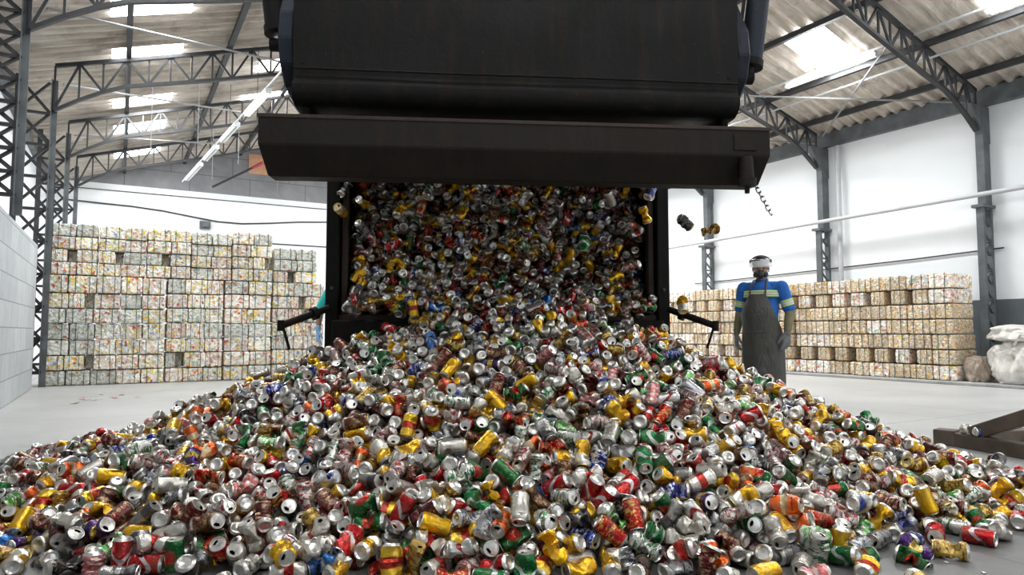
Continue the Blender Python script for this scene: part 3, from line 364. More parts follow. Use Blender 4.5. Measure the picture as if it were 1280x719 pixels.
-355,3749,578,-38,-55,-44,0,48,3559,585,69,-30,55,15,553,4101,778,71,15,-68,8,2483,3370,49,60,19,-64,17,-2800,3941,79,-37,-34,-65,10,-2642,3561,68,76,-45,-45,8,
-2122,3312,147,-65,4,9,18,-2073,4185,322,70,-42,-2,10,-1340,2964,150,-80,6,-57,14,-797,2813,103,-33,59,37,15,-712,3237,377,-23,67,-35,0,-528,2757,57,71,6,-19,7,
-402,2845,144,73,37,25,19,4,3382,466,71,-43,16,0,702,2746,136,91,0,17,13,763,2888,130,-4,-72,-61,6,821,2925,131,2,26,-95,10,1448,3141,142,24,-87,-10,5,1667,3168,82,-85,-28,-9,23,
2251,3619,115,21,47,-74,18,-2379,3468,96,-69,-37,1,8,-1691,2696,36,-64,-26,12,10,-1633,4333,509,92,-7,18,16,-1129,4084,582,-46,65,-36,14,-719,2794,65,40,-78,-45,13,
-774,4279,782,-66,-23,-71,17,-276,3182,333,76,-12,-31,8,-21,4069,817,0,-76,14,13,609,3290,352,-78,-35,-1,0,884,3945,582,40,69,54,19,1011,2708,33,46,59,31,12,
1370,4193,537,11,67,69,0,1894,3829,276,-21,-57,36,16,-2452,3724,121,46,32,83,6,-1454,4533,585,-56,67,-47,8,-1056,3004,193,-80,1,16,16,-1106,3386,332,70,2,-70,9,
-1124,3540,400,76,-31,-6,8,-695,2900,175,-43,57,70,4,-630,3822,573,-8,42,11,9,542,3245,323,42,-42,80,8,1391,4289,527,23,26,15,10,1569,4151,453,57,11,73,8,1625,3506,231,18,-74,50,4,
2265,3542,62,56,26,52,12,2525,3476,33,-70,-11,49,16,-1589,2769,35,74,-17,-15,5,-1355,2676,33,57,-44,67,9,-1506,3839,388,-39,-53,-75,9,-872,4053,640,-69,-33,0,8,
-720,3713,520,-4,-2,-34,23,247,5376,301,-48,-60,-34,9,392,3568,568,31,58,61,18,650,3163,277,-72,45,43,0,904,3526,454,39,-42,-71,16,1872,3880,333,-17,-65,-6,1,
2568,4087,119,41,-5,66,3,-2937,4080,62,-17,-92,-21,22,-1466,3197,207,0,-38,92,8,-884,2836,89,-48,48,51,0,-153,2740,133,-53,-83,-1,13,366,4618,1005,-63,38,-67,0,
-1305,3769,421,-79,-34,47,11,-1134,3628,448,-14,65,25,8,-793,2575,61,-45,-44,77,3,-407,3196,302,-67,60,27,20,204,2852,119,-13,24,57,21,482,2915,123,10,-71,-2,12,
1062,2868,152,-46,53,-70,6,1630,3051,13,-19,-81,-46,12,2320,3797,184,37,-66,-64,9,-1929,3966,326,-40,56,72,1,-1990,4276,374,78,27,0,6,-1552,4356,519,-50,68,-53,16,
-1119,3428,278,-9,54,48,0,-1207,3748,480,56,-20,53,1,-496,3002,240,84,40,-34,9,-422,3870,622,-27,44,82,9,-24,2752,55,-64,31,14,23,-5,3382,390,65,53,-54,8,6,4673,965,-7,68,-37,15,
111,2922,213,74,-1,-31,2,93,3799,635,87,3,7,17,985,3187,197,26,-54,-47,0,1928,3441,123,-89,7,-1,4,-1867,3461,261,67,-28,-18,18,-1769,4287,444,76,-51,16,4,
-1690,4203,482,-50,-6,-79,8,-987,3558,344,87,-17,-8,6,-621,2792,105,82,-14,49,12,-562,3016,171,-7,95,-28,5,-719,4131,705,55,64,-53,5,-758,4579,825,46,27,-39,16,
-307,2902,150,-63,-48,-55,8,-308,3814,605,29,86,-2,15,-151,3555,480,53,45,48,4,-323,4735,884,80,36,-49,23,458,4078,792,-50,56,58,21,559,3166,285,50,-2,-15,1,555,2655,33,70,11,-66,0,
615,2820,146,-33,29,89,5,645,2945,147,-77,-63,12,19,722,4027,725,49,7,-32,10,583,4608,961,-60,44,-67,4,957,3710,518,-48,-44,58,10,1263,4075,545,31,-57,0,12,
1166,2666,61,-14,-34,-80,5,1105,2850,83,-47,31,-45,5,1190,3273,237,51,41,-73,17,-1999,3191,88,54,42,-48,8,-1179,3450,311,14,-8,68,18,-1116,3917,533,27,-30,-14,3,
-734,2768,142,5,50,-14,13,-801,3489,418,43,-41,-66,22,-521,4508,917,82,30,-44,3,-383,3869,681,-28,-49,-69,4,-70,2654,39,11,64,74,13,-39,2857,114,19,-82,-8,22,
102,3103,317,-60,15,-69,16,357,2768,155,-28,-91,-8,20,253,2774,161,57,64,4,22,363,4677,963,75,-43,50,23,550,3282,393,15,-90,-10,5,745,3007,146,15,-80,42,17,
1062,3041,183,75,-45,47,13,1329,3267,204,-94,4,-11,4,1726,3646,219,49,42,0,7,1740,4022,344,54,36,-28,23,2106,3289,51,53,78,-23,19,2473,4298,153,19,-88,-42,16,
-2791,4239,109,75,62,-22,3,-1728,2803,33,16,-68,-8,0,-1456,3748,392,-65,-22,-73,7,-916,3820,561,68,-57,-45,3,-653,3029,150,-26,-58,-77,3,-529,4348,857,71,57,-22,3,
-303,2614,106,41,-43,72,17,-283,4066,743,-66,-18,-54,23,-201,3909,674,34,-80,24,20,212,3943,723,60,69,-10,19,346,3648,533,58,-44,-57,3,875,3016,114,-66,20,31,7,
1241,3607,395,24,-89,-39,8,1552,4171,518,-12,85,44,5,1700,3916,293,63,-43,-11,9,1796,3677,233,-41,-74,47,18,2011,3543,139,54,82,12,3,2228,3700,156,-30,75,-22,8,
-2947,4017,59,35,20,-14,9,-2525,4050,158,-82,37,13,14,-2128,3094,59,-78,25,-46,3,-1442,2581,35,-46,-52,49,10,-1241,2811,33,10,-71,61,2,-1052,2915,122,-52,-49,-70,12,
-934,3466,339,-63,-13,-37,1,-1017,4248,733,58,-41,-67,6,-484,4827,769,-67,-70,-8,12,-43,3791,637,65,-10,70,19,487,3343,363,39,-46,-47,1,860,3085,235,4,48,-22,18,
1087,3249,212,-56,-52,-61,23,1145,4540,716,38,60,-43,10,1131,3298,263,-5,60,44,21,1234,3538,325,71,59,-23,6,-2140,3397,130,-36,-38,84,23,-1988,3286,104,15,-15,-69,13,
-1700,3891,344,-48,5,-51,20,-1366,4180,604,37,64,25,18,-962,3176,240,62,-66,-5,12,-906,4585,780,-42,-63,-8,3,-652,2705,35,-54,-44,45,11,-621,3436,364,85,12,28,5,
-438,2651,34,49,51,-2,8,-440,2839,91,41,-62,-13,20,-331,4139,794,-59,23,-69,13,-194,4536,998,58,-19,13,16,-75,3427,446,-66,64,-19,9,-76,4374,959,-58,3,61,0,21,3083,264,-75,37,19,16,
110,3945,718,67,24,68,3,506,2833,141,-59,62,-35,7,640,3991,682,60,55,50,6,724,2786,41,64,28,70,10,767,3120,226,5,-20,-97,2,737,3037,221,-51,-62,10,22,878,2848,133,65,29,65,14,
868,4020,638,-21,-62,13,20,1006,3263,235,14,79,-57,20,1323,3662,347,68,5,-70,0,1402,2951,34,-66,26,70,2,1784,4105,369,1,-76,-62,21,2005,4363,323,84,32,-14,19,
1929,3294,98,12,67,-46,0,2188,3540,113,-23,79,-3,7,2421,3213,12,10,82,-51,7,-1903,4112,355,33,74,55,6,-1335,2901,112,30,31,-72,1,-1472,4362,572,93,6,-25,20,-1110,2829,90,57,49,61,3,
-1083,3172,214,-54,20,-81,17,-687,4044,650,-71,30,62,15,-383,3486,457,9,34,-92,20,-177,2623,34,56,44,35,16,-133,3296,400,29,76,56,18,-160,4009,748,-7,50,75,14,
-89,2811,76,-70,-27,56,11,254,2991,253,68,-18,-62,4,190,3101,275,41,-88,3,8,199,3034,303,-37,84,-36,16,343,3130,300,-55,-53,29,7,325,3361,407,67,-54,-47,16,
486,2980,189,-43,73,-11,22,507,3621,545,-73,-45,-22,10,740,3374,368,-33,2,-92,6,626,3734,553,54,47,66,8,591,4683,926,50,9,-70,5,945,3773,562,59,46,46,13,1114,4834,601,-90,-15,-39,9,
975,2781,110,-43,-45,-37,20,1099,4523,743,-16,-83,-51,12,1242,2942,76,56,-47,-6,22,1460,3199,95,8,-64,-64,16,1443,3379,231,-13,61,-68,14,1948,3899,278,43,58,25,16,
2040,4181,283,65,-53,-43,12,-2270,2995,75,47,53,31,2,-2234,3347,102,56,-2,-75,8,-2257,4474,251,44,13,-23,11,-2204,4527,268,23,-74,-32,22,-1964,3096,72,-11,-50,74,18,
-2032,3370,140,9,-90,-25,12,-2038,4054,278,-24,-29,85,11,-1613,2983,78,59,27,67,0,-1478,2920,85,-30,74,-53,14,-1504,3050,98,59,-45,31,17,-1379,2733,91,81,-34,-44,11,
-1202,3258,177,47,52,69,19,-1150,2648,38,68,-16,71,20,-937,2739,99,61,12,72,15,-967,3227,220,-23,54,-12,3,-933,3362,281,-57,-60,56,16,-1049,4379,748,-56,49,-46,8,
-786,2486,34,-68,-18,-71,16,-944,4461,774,14,59,70,0,-775,4196,720,13,46,84,9,-487,2807,118,53,51,57,19,-355,3351,424,-66,-24,64,16,-312,3887,651,-18,-66,-9,2,
-49,4205,864,-38,44,-15,9,-74,4537,1020,-57,55,33,5,79,3478,450,55,66,-51,10,370,3013,266,16,-94,-28,22,350,3172,357,80,32,51,21,379,3268,378,47,-65,44,16,
624,2749,101,-62,47,-29,13,575,2978,162,54,-60,53,11,861,3695,519,-73,-17,-1,11,952,3590,474,-84,3,-54,16,1046,3409,293,67,-7,-73,0,1305,3058,104,44,-33,-79,4,
1455,3370,166,-50,-58,44,20,1572,3332,183,-11,-51,-71,10,1850,4011,339,50,49,-30,0,1974,4077,277,-91,37,-8,23,1903,3177,47,38,43,-73,12,2137,3748,173,32,-47,-7,17,
2236,3774,155,47,57,60,21,2353,3739,103,-71,65,-10,7,2643,3603,35,61,-34,50,2,-2383,3957,138,12,-53,4,9,-2199,2886,51,-24,-49,-83,19,-2242,3437,126,-54,79,-7,14,
-2132,3220,89,-55,49,-58,20,-1982,2973,33,62,34,66,0,-1772,2873,65,-8,0,-42,15,-1654,2931,99,-69,14,68,3,-1665,3280,187,49,65,57,8,-1428,4261,573,-16,-3,-79,14,
-1346,3797,476,19,63,-75,18,-1051,3254,244,57,-8,-29,9,-889,2654,52,83,-7,-31,9,-968,2892,142,-66,-6,-73,13,-913,3240,293,49,68,-10,3,-858,4183,699,-25,-34,-84,12,
-1046,4674,687,-25,11,87,5,-836,5117,462,-63,0,74,7,-613,3680,492,-11,68,-33,9,-660,4760,747,53,15,29,22,-620,4512,889,50,22,49,16,-426,3726,542,-71,-16,30,23,
276,2891,127,-35,-34,-62,2,231,2971,175,-55,45,-51,10,186,3243,393,-32,-65,29,8,375,3032,195,18,63,43,7,661,3492,427,-6,65,-5,7,833,3424,369,78,56,-26,0,933,3691,454,-9,-63,31,0,
1165,4410,686,5,-45,-58,2,1331,3413,287,69,28,59,8,1456,4188,494,-74,16,-53,0,1667,4163,421,56,48,-28,11,1508,5264,101,-43,47,21,1,2106,4322,291,11,89,37,10,
2075,3882,236,-88,25,-39,4,-2638,4419,163,38,-31,50,12,-2254,3243,35,54,50,-16,13,-2385,3976,211,-69,11,47,0,-2118,3140,77,-5,84,-10,15,-2130,3678,223,-61,42,10,17,
-2208,4055,204,-48,-35,0,16,-2031,3589,213,-22,-79,28,14,-2008,3907,239,42,28,-51,0,-1925,3307,166,-79,-4,-23,0,-2048,4359,371,3,75,54,17,-1813,3761,319,29,-60,-74,3,
-1658,3807,335,-63,6,-73,20,-1781,3910,362,-17,42,66,15,-1424,2962,104,47,-38,-79,1,-1515,3130,161,23,67,70,3,-1591,4012,449,-86,1,50,19,-1364,3350,209,22,81,17,7,
-1267,3696,374,40,-57,-41,3,-1106,2978,156,51,-11,27,16,-1057,3356,263,-58,30,73,5,-1015,3464,372,-49,12,-26,22,-1015,3609,480,-9,57,-46,12,-1080,4722,652,-58,-44,68,1,
-662,2618,38,-55,37,-70,8,-722,3334,383,45,-73,-50,16,-810,3735,542,83,11,19,0,-933,5154,417,-8,28,26,11,-615,3212,261,6,67,-27,4,-524,3316,320,-1,49,45,7,
-423,2995,219,-50,-11,-45,14,-426,3387,368,-40,-25,-77,19,-552,3348,403,-43,-18,-85,5,-289,2836,120,-40,-64,-64,14,-344,2909,187,59,49,58,12,-307,3001,161,-10,66,27,11,
-316,3518,446,6,-51,-86,0,-250,3742,556,61,46,57,19,-427,4457,936,51,-58,63,0,-98,2725,75,23,13,-50,0,-221,2851,138,9,-61,-76,16,-165,2942,225,66,55,-36,16,-112,3652,551,64,39,-8,8,
-48,2947,153,-52,0,-2,16,-112,3069,219,30,74,-6,16,-15,4001,780,41,-18,39,8,97,3551,501,-58,26,-69,14,108,4184,870,-60,-8,-79,10,396,2723,92,-82,1,-48,4,367,2901,197,20,-53,-30,11,
457,2702,24,-28,-72,48,20,431,3058,257,48,-74,26,23,459,3598,503,81,-13,53,2,718,3541,431,-47,3,12,11,733,3214,253,39,-63,-4,8,827,2826,33,88,-21,38,12,903,3031,202,11,92,38,6,
864,3137,257,38,67,11,3,942,3538,374,-19,47,86,0,872,4634,817,-82,8,50,7,1014,5417,124,-52,-59,32,9,952,2820,33,54,-75,-7,12,1001,3121,164,52,-22,-80,0,1196,3979,504,-7,60,-72,11,
1179,3580,332,-98,13,-13,1,1597,4516,519,41,86,-14,19,1386,3042,36,-49,-48,-37,21,1574,4036,389,86,3,39,16,1745,3824,259,-63,-24,23,2,1877,3421,96,15,-64,76,16,
1895,3642,188,10,52,82,13,2307,3442,53,-50,65,-35,4,2401,3489,33,-64,30,70,16,-3566,4383,33,-67,-21,57,0,-3462,3992,39,29,55,-78,22,-3522,4097,20,-59,48,0,14,
-3493,4249,33,70,-12,-15,0,-3391,3860,17,77,6,8,22,-3376,3985,33,45,55,70,0,-3331,4112,32,-66,55,47,19,-3361,4218,33,-5,-69,63,22,-3430,4333,40,11,-66,73,11,
-3217,3620,32,-66,30,-22,17,-3224,3729,19,35,68,57,6,-3298,3756,55,-29,-39,87,20,-3231,3869,19,-75,23,57,15,-3218,3923,66,53,74,27,21,-3285,3996,12,-79,25,13,7,
-3190,4006,42,53,-21,12,13,-3232,4090,34,-33,-68,30,13,-3234,4242,32,72,2,-68,1,-3266,4328,33,-45,-54,19,0,-3114,3404,32,33,63,45,17,-3138,3499,35,71,14,-16,4,
-3092,3651,24,5,-77,61,20,-3084,3579,92,-59,2,-77,13,-3095,3745,35,59,41,-69,23,-3137,3806,60,78,-30,-44,3,-3100,3870,32,40,59,53,2,-3129,3954,34,-21,-62,72,6,
-3135,4160,33,68,18,71,8,-3099,4238,34,-66,26,-70,2,-3107,4382,33,-60,38,-68,2,-2995,3267,12,-69,-45,35,7,-3044,3323,81,-44,-58,-69,21,-2987,3355,33,-21,-67,-43,16,
-2979,3488,32,63,-33,-40,2,-3055,3529,50,-14,83,48,10,-2990,3613,42,-62,7,66,22,-2983,3721,33,-54,47,-68,8,-2998,3841,32,70,-13,-40,17,-2971,3961,43,61,-9,71,15,
-3015,4171,31,-36,-68,12,20,-3017,4282,33,-58,40,68,8,-2980,4359,34,-6,-71,-35,8,-2982,4514,17,73,25,24,22,-2943,4650,22,-67,57,-48,23,-2895,3126,33,8,-70,-52,16,
-2844,3212,23,-85,9,-50,23,-2830,3319,34,-63,32,-25,11,-2862,3502,33,70,-13,30,8,-2877,3623,33,-64,30,70,8,-2803,3553,61,-64,77,0,9,-2831,3784,23,-81,34,-45,23,
-2871,3854,33,69,18,70,0,-2902,3905,71,55,-10,-60,1,-2857,4001,24,-71,29,51,11,-2856,4130,33,-5,70,27,8,-2844,4229,33,-58,-40,-69,1,-2843,4334,35,-39,-57,-43,13,
-2920,4434,28,62,64,45,12,-2875,4479,86,77,12,30,3,-2860,4515,24,-67,-39,13,20,-2895,4712,19,17,77,-12,15,-2733,2773,22,58,-66,48,23,-2730,3014,13,-42,-71,-55,12,
-2716,3101,17,56,-58,-45,19,-2733,3218,24,-68,35,50,11,-2682,3267,38,-51,-53,-24,5,-2739,3359,25,19,-77,-58,3,-2687,3397,44,-47,45,75,14,-2755,3469,33,68,10,-63,9,
-2734,3588,33,41,-58,57,8,-2723,3714,36,-49,42,-48,22,-2810,3663,61,0,0,-72,2,-2729,3831,33,-49,-52,15,8,-2737,4028,52,-53,9,82,14,-2695,4107,69,-90,-7,-40,8,
-2698,4150,122,-24,37,-89,2,-2759,4264,67,-21,85,-46,19,-2708,4244,122,7,93,35,2,-2776,4359,100,-44,-56,59,2,-2804,4421,63,55,-83,1,8,-2760,4518,98,-73,-5,-35,8,
-2823,4610,33,-42,56,-72,4,-2759,4787,19,77,13,-57,15,-2652,2837,24,-15,-84,31,23,-2614,2947,33,25,66,66,1,-2606,3079,34,-73,-20,-24,13,-2583,3217,34,62,-34,-68,16,
-2588,3320,33,69,-13,31,16,-2601,3479,33,-46,-54,-60,8,-2649,3472,83,55,-5,58,1,-2596,3596,32,69,-45,-56,11,-2739,3532,108,-48,39,35,22,-2615,3725,35,-67,7,-25,22,
-2649,3739,63,31,-78,-50,6,-2642,3871,60,-41,76,39,4,-2586,3895,74,26,42,-53,1,-2640,3985,37,-67,-19,69,19,-2609,4139,119,91,40,-5,2,-2603,4203,96,35,-33,-82,10,
-2641,4348,116,-77,-38,38,10,-2603,4589,127,-21,-10,36,3,-2473,2711,33,-52,46,-66,22,-2423,2734,55,-43,-77,-35,10,-2489,2819,32,-7,71,65,2,-2493,2957,33,-70,-6,69,0,
-2451,3111,32,-20,68,-69,5,-2487,3212,33,-74,37,12,23,-2491,3243,77,76,-8,-40,15,-2490,3334,35,-64,-29,45,16,-2538,3303,115,-74,-55,-34,11,-2502,3501,43,51,-38,76,11,
-2527,3443,55,85,-21,38,17,-2462,3639,77,12,90,6,8,-2480,3725,25,-76,-10,-16,20,-2546,3722,84,83,45,28,5,-2484,3840,51,16,-53,-53,7,-2518,3917,58,-11,-89,-38,16,
-2513,3799,114,-48,-67,-40,20,-2563,4043,92,1,74,62,9,-2509,4008,118,-58,-57,-57,8,-2508,4124,98,-40,65,-52,18,-2566,4422,152,-63,33,22,5,-2560,4510,135,-21,67,-39,7,
-2341,2712,33,-62,-36,-6,8,-2339,2878,19,33,-69,-58,6,-2334,2956,35,25,67,-9,5,-2309,3080,13,73,-39,23,12,-2430,3007,42,15,64,3,22,-2370,3177,34,-21,66,-8,20,
-2330,3306,47,-74,-37,53,1,-2381,3442,35,-40,-58,38,16,-2385,3557,32,-70,-16,21,17,-2384,3598,92,61,6,-79,0,-2390,3673,103,12,-15,42,21,-2322,3720,71,-36,-80,-41,16,
-2373,3777,109,-68,44,40,6,-2425,3872,103,-31,-72,52,0,-2451,3975,107,38,-71,32,18,-2381,4154,170,50,24,-81,8,-2411,4218,194,-46,-16,-81,11,-2445,4088,158,-18,93,-19,23,
-2441,4404,116,-55,35,-61,18,-2474,4378,175,-17,-74,19,0,-2489,4456,156,80,49,35,22,-2411,4549,159,-20,-74,-61,16,-2466,4706,125,29,-23,48,0,-2616,5031,27,-9,76,10,3,
-2547,5098,22,68,32,11,6,-2234,2680,34,62,-39,-5,21,-2242,2754,20,28,-80,3,12,-2233,2924,33,44,-55,-16,0,-2261,3083,30,17,-76,51,7,-2235,3334,33,66,26,24,0,
-2253,3452,33,70,11,-65,0,-2281,3427,89,-4,78,-59,14,-2287,3528,91,-32,11,-90,8,-2265,3601,21,18,-80,15,4,-2285,3614,93,-5,61,-77,5,-2269,3612,163,42,48,-47,2,
-2301,3733,144,-72,-31,-4,6,-2299,3830,96,42,60,38,11,-2304,3888,92,4,64,-38,15,-2330,3876,160,-35,-67,-37,16,-2246,3873,191,-17,-34,-8,20,-2268,3975,177,-31,-77,38,2,
-2269,4062,149,68,-45,57,20,-2326,4016,199,38,0,89,16,-2354,4394,189,-60,29,-63,18,-2524,4307,180,-65,-58,45,0,-2340,4466,200,-55,45,-52,20,-2555,4636,152,69,-20,-69,21,
-2327,4832,125,-7,-39,-31,16,-2115,3332,34,53,40,71,14,-2114,3358,72,-82,0,56,15,-2121,3493,105,25,-50,11,4,-2185,3624,128,0,-4,66,15,-2167,3562,116,-22,-48,53,7,
-2116,3577,159,-18,88,-32,14,-2130,3740,148,-23,-32,-8,14,-2135,3809,173,-44,-40,37,5,-2138,3921,185,-32,-85,23,4,-2165,4106,194,2,-57,-68,16,-2236,4218,206,88,3,45,3,
-2260,4379,218,83,-10,14,9,-2222,4288,221,14,19,96,0,-2162,4484,227,57,-32,-66,8,-2173,4561,210,68,24,-68,8,-2380,4657,188,36,-86,-12,22,-2255,4792,206,-54,47,-32,20,
-2150,2773,51,-50,-18,21,18,-1979,3330,34,-50,49,-52,9,-1991,3348,97,71,-35,-44,11,-2032,3446,100,-70,27,64,15,-1994,3555,137,63,-24,-68,16,-1964,3496,165,88,35,-7,16,
-2045,3514,196,-28,23,34,20,-2070,3688,77,53,-47,62,21,-2062,3640,197,1,65,-71,5,-1978,3696,185,-88,-6,-27,10,-2054,3745,220,7,-72,-65,18,-2053,4146,252,-21,53,19,5,
-2098,4084,232,56,-59,58,10,-2131,4205,235,-64,-65,10,7,-2080,4459,271,-4,72,29,8,-2114,4373,268,14,51,-10,5,-2050,4355,295,11,83,52,3,-2101,4413,334,-55,48,-26,1,
-2157,4616,260,62,-5,-74,15,-2120,4568,274,28,-34,-88,19,-2170,4724,234,-8,77,-53,2,-2221,4680,227,-39,-62,-40,23,-2161,4685,271,-61,-53,49,7,-2448,5307,36,17,-65,-66,13,
-2163,5218,159,27,55,-30,20,-1854,2945,41,61,23,73,15,-1870,3069,62,75,31,-11,2,-1895,3194,90,-61,-56,-25,6,-1933,3205,103,73,-50,28,22,-1885,3293,106,61,16,74,10,
-1867,3325,202,48,81,12,8,-1900,3438,163,35,80,33,6,-1842,3417,199,56,-51,23,9,-1868,3530,162,43,-52,-37,17,-1891,3511,214,-44,-63,63,14,-1961,3613,167,-10,-80,-7,8,
-1899,3691,145,-77,60,-15,21,-1930,3657,228,47,-36,24,0,-1918,3742,229,-5,-53,-9,19,-1855,3763,267,-77,-11,-13,2,-1940,3833,287,74,-9,-50,2,-1960,4087,220,33,-78,42,17,
-1919,4040,247,-45,63,16,18,-1881,3994,288,-54,-3,4,0,-1894,4186,269,25,46,85,0,-1910,4104,300,-45,49,-54,21,-1981,4149,291,17,73,-52,7,-1982,4419,315,4,82,-35,3,
-1966,4250,291,69,59,25,3,-2071,4686,309,45,26,-41,10,-2013,4747,317,-38,72,57,17,-1653,2895,40,-58,-21,-8,6,-1720,3091,39,81,41,35,19,-1714,3022,62,-44,-88,14,14,
-1798,3000,83,56,-48,54,0,-1811,3130,79,-61,-48,-35,4,-1749,3303,76,28,71,-49,16,-1781,3241,117,-24,-64,-58,18,-1861,3215,149,41,-53,-74,11,-1743,3342,146,12,76,18,7,
-1758,3404,153,-84,5,46,15,-1743,3535,152,52,34,24,20,-1773,3529,199,24,74,60,3,-1846,3607,176,26,28,-4,16,-1813,3661,254,-36,-45,-28,13,-1789,3666,294,-61,68,9,7,
-1697,3762,260,-74,-56,-36,23,-1843,3871,288,25,54,-30,0,-1830,4083,330,-3,51,-11,5,-1750,4107,350,-17,-58,71,11,-1904,4225,349,23,60,72,18,-1853,4479,367,-23,-95,-19,11,
-1921,4526,351,-34,-87,-34,4,-1916,4745,341,27,73,62,6,-1927,4802,294,-46,37,80,2,-1582,2839,75,-48,-24,69,8,-1594,3083,46,82,17,-54,7,-1670,3147,97,-34,25,-76,12,
-1668,3287,108,90,-40,-10,5,-1686,3216,123,-44,5,90,0,-1614,3190,179,2,66,-53,0,-1658,3526,176,-34,48,79,4,-1588,3574,187,76,0,63,12,-1639,3722,246,82,1,-39,20,
-1650,3675,275,40,71,17,3,-1656,3836,271,62,-41,59,16,-1584,3796,308,-84,-17,-33,13,-1764,3814,325,-6,3,-28,5,-1691,4054,379,81,-49,-3,22,-1763,4007,385,90,5,6,3,
-1801,4156,342,48,82,29,17,-1738,4155,411,0,79,-14,0,-1833,4363,372,-48,-45,75,16,-1812,4312,418,50,-57,21,1,-1695,4448,423,-16,54,-81,18,-1694,4563,429,26,60,39,20,
-1776,4745,324,83,-5,39,18,-1869,4847,312,9,-27,32,1,-1738,4942,337,-29,-72,-62,22,-1447,2698,33,-61,36,47,8,-1446,3045,67,-12,-82,56,16,-1488,3175,101,-33,-78,51,17,
-1543,3167,117,26,68,64,12,-1433,3138,132,-31,35,22,13,-1498,3266,131,60,17,74,8,-1559,3228,181,-25,63,-72,20,-1515,3459,259,-47,-59,9,0,-1542,3385,231,88,41,1,0,
-1550,3586,277,24,81,-25,0,-1502,3779,311,-41,-31,-82,10,-1554,3917,373,-36,-92,-10,3,-1537,3993,378,24,-80,-16,13,-1487,4044,441,36,53,-70,0,-1569,4048,386,34,-87,10,22,
-1495,4164,444,64,-56,-51,22,-1603,4104,420,1,-29,66,17,-1700,4288,489,-31,67,55,5,-1633,4415,500,1,-56,0,19,-1558,4461,523,-67,-24,57,14,-1687,4713,386,-38,75,-54,9,
-1637,4702,416,-50,8,86,15,-1603,4595,486,75,-22,-55,0,-1679,4855,384,-24,75,-51,2,-1751,4677,380,-86,-16,28,5,-1347,2777,43,86,10,-21,21,-1338,2854,64,34,-77,-49,12,
-1337,2989,64,-64,-38,48,0,-1356,3231,150,78,-27,-34,17,-1383,3205,223,35,36,-28,7,-1473,3350,257,51,-43,2,0,-1355,3474,247,26,53,42,1,-1395,3530,265,-5,-79,54,23,
-1442,3699,306,-4,-57,-79,18,-1345,3821,390,-2,49,52,9,-1353,3911,441,43,-20,88,4,-1413,3849,408,63,-73,-26,14,-1446,3979,474,-57,-39,34,7,-1389,4364,576,72,-62,-9,22,
-1862,4579,378,-67,17,67,1,-1463,4458,579,-69,17,69,0,-1680,4946,397,43,-68,-52,3,-1760,4790,398,66,20,63,12,-1319,5305,115,83,16,53,13,-1259,2875,106,-92,0,-37,21,
-1260,3037,93,-44,-50,-2,18,-1181,3161,153,-55,16,-17,20,-1229,3309,210,-61,23,-57,13,-1260,3402,238,-57,23,52,11,-1261,3513,285,62,41,24,18,-1212,3522,319,-55,-72,-42,12,
-1326,3599,308,-47,42,-76,21,-1260,3576,346,62,7,-52,0,-1362,3708,346,7,45,-4,5,-1265,3859,431,-5,-66,-50,16,-1281,3830,511,-12,90,17,13,-1279,3942,476,-82,29,-43,21,
-1234,3947,519,-19,-89,40,7,-1217,4134,567,-50,-15,-79,9,-1361,4160,537,47,-34,-48,5,-1361,4264,556,13,-69,-71,19,-1400,4841,468,-68,-15,36,18,-1315,4509,634,-40,23,-65,6,
-1311,4465,662,-51,-73,10,7,-1363,4986,395,-40,-4,13,8,-1425,4915,393,3,-81,-43,19,-1532,4826,411,52,62,15,14,-1227,5043,397,-65,17,-15,17,-1257,5247,183,0,-72,21,2,
-1064,2807,36,26,64,50,0,-1040,2741,82,-62,-18,-47,0,-1152,2895,114,-41,-63,-29,5,-1078,2966,89,36,-63,-41,17,-1070,3108,167,15,93,-32,13,-1119,3288,216,-5,-85,50,20,
-1128,3542,326,-39,40,64,18,-1049,3525,332,58,-70,42,12,-1076,3645,386,-30,43,-10,18,-1114,3699,399,76,-32,-36,9,-1182,3723,427,41,-16,57,14,-1155,3799,454,38,-47,79,0,
-1111,3866,474,-63,22,69,0,-1191,3928,480,-51,-15,-61,18,-1110,4030,552,-54,32,75,4,-1090,4156,610,3,61,7,10,-1224,4344,658,-34,-59,-18,16,-1218,4877,501,61,-59,-44,13,
-1350,4712,534,-49,23,-65,8,-1227,4506,683,54,-46,56,2,-1407,4788,536,10,-88,-41,6,-1226,5117,346,-61,-8,-33,8,-940,2702,32,-22,-64,51,6,-937,2813,43,-10,-60,-74,10,
-948,2978,109,50,-62,-10,16,-928,3060,164,5,-73,-48,14,-991,3026,148,-41,38,-83,12,-934,3167,196,-16,57,-2,5,-1004,3377,306,37,42,-69,10,-1017,3573,415,-69,11,15,3,
-941,3551,416,-56,-21,-38,5,-1052,3758,445,64,-48,56,18,-962,3717,447,-49,57,27,11,-985,3807,474,66,-41,-56,11,-1014,4009,568,30,-83,47,13,-1044,3916,552,19,-28,-84,8,
-1036,4278,712,36,-24,-89,7,-974,4527,757,-30,-70,56,4,-1152,4548,697,32,44,-77,4,-1142,4363,695,54,-60,-41,5,-1273,4829,542,-18,-48,-81,16,-955,4860,654,-61,-57,-45,4,
-1119,4918,510,57,-70,-41,16,-824,2632,34,-64,31,-3,16,-833,2769,21,0,-82,2,4,-827,3041,148,6,-85,46,2,-821,3135,189,61,-39,-64,2,-888,3279,249,-50,-38,18,10,
-835,3308,275,-24,71,-58,11,-796,3411,322,32,-51,-79,11,-855,3393,329,-78,-6,27,18,-836,3497,359,58,-46,-47,22,-867,3580,405,16,79,-60,12,-858,3547,438,95,-5,10,8,
-862,3983,589,-60,-43,41,8,-856,4250,700,-62,-29,-73,12,-949,4308,737,-21,-79,-15,21,-1094,4462,738,56,-45,-68,10,-836,4641,799,-20,57,80,16,-846,5060,484,65,-55,-48,8,
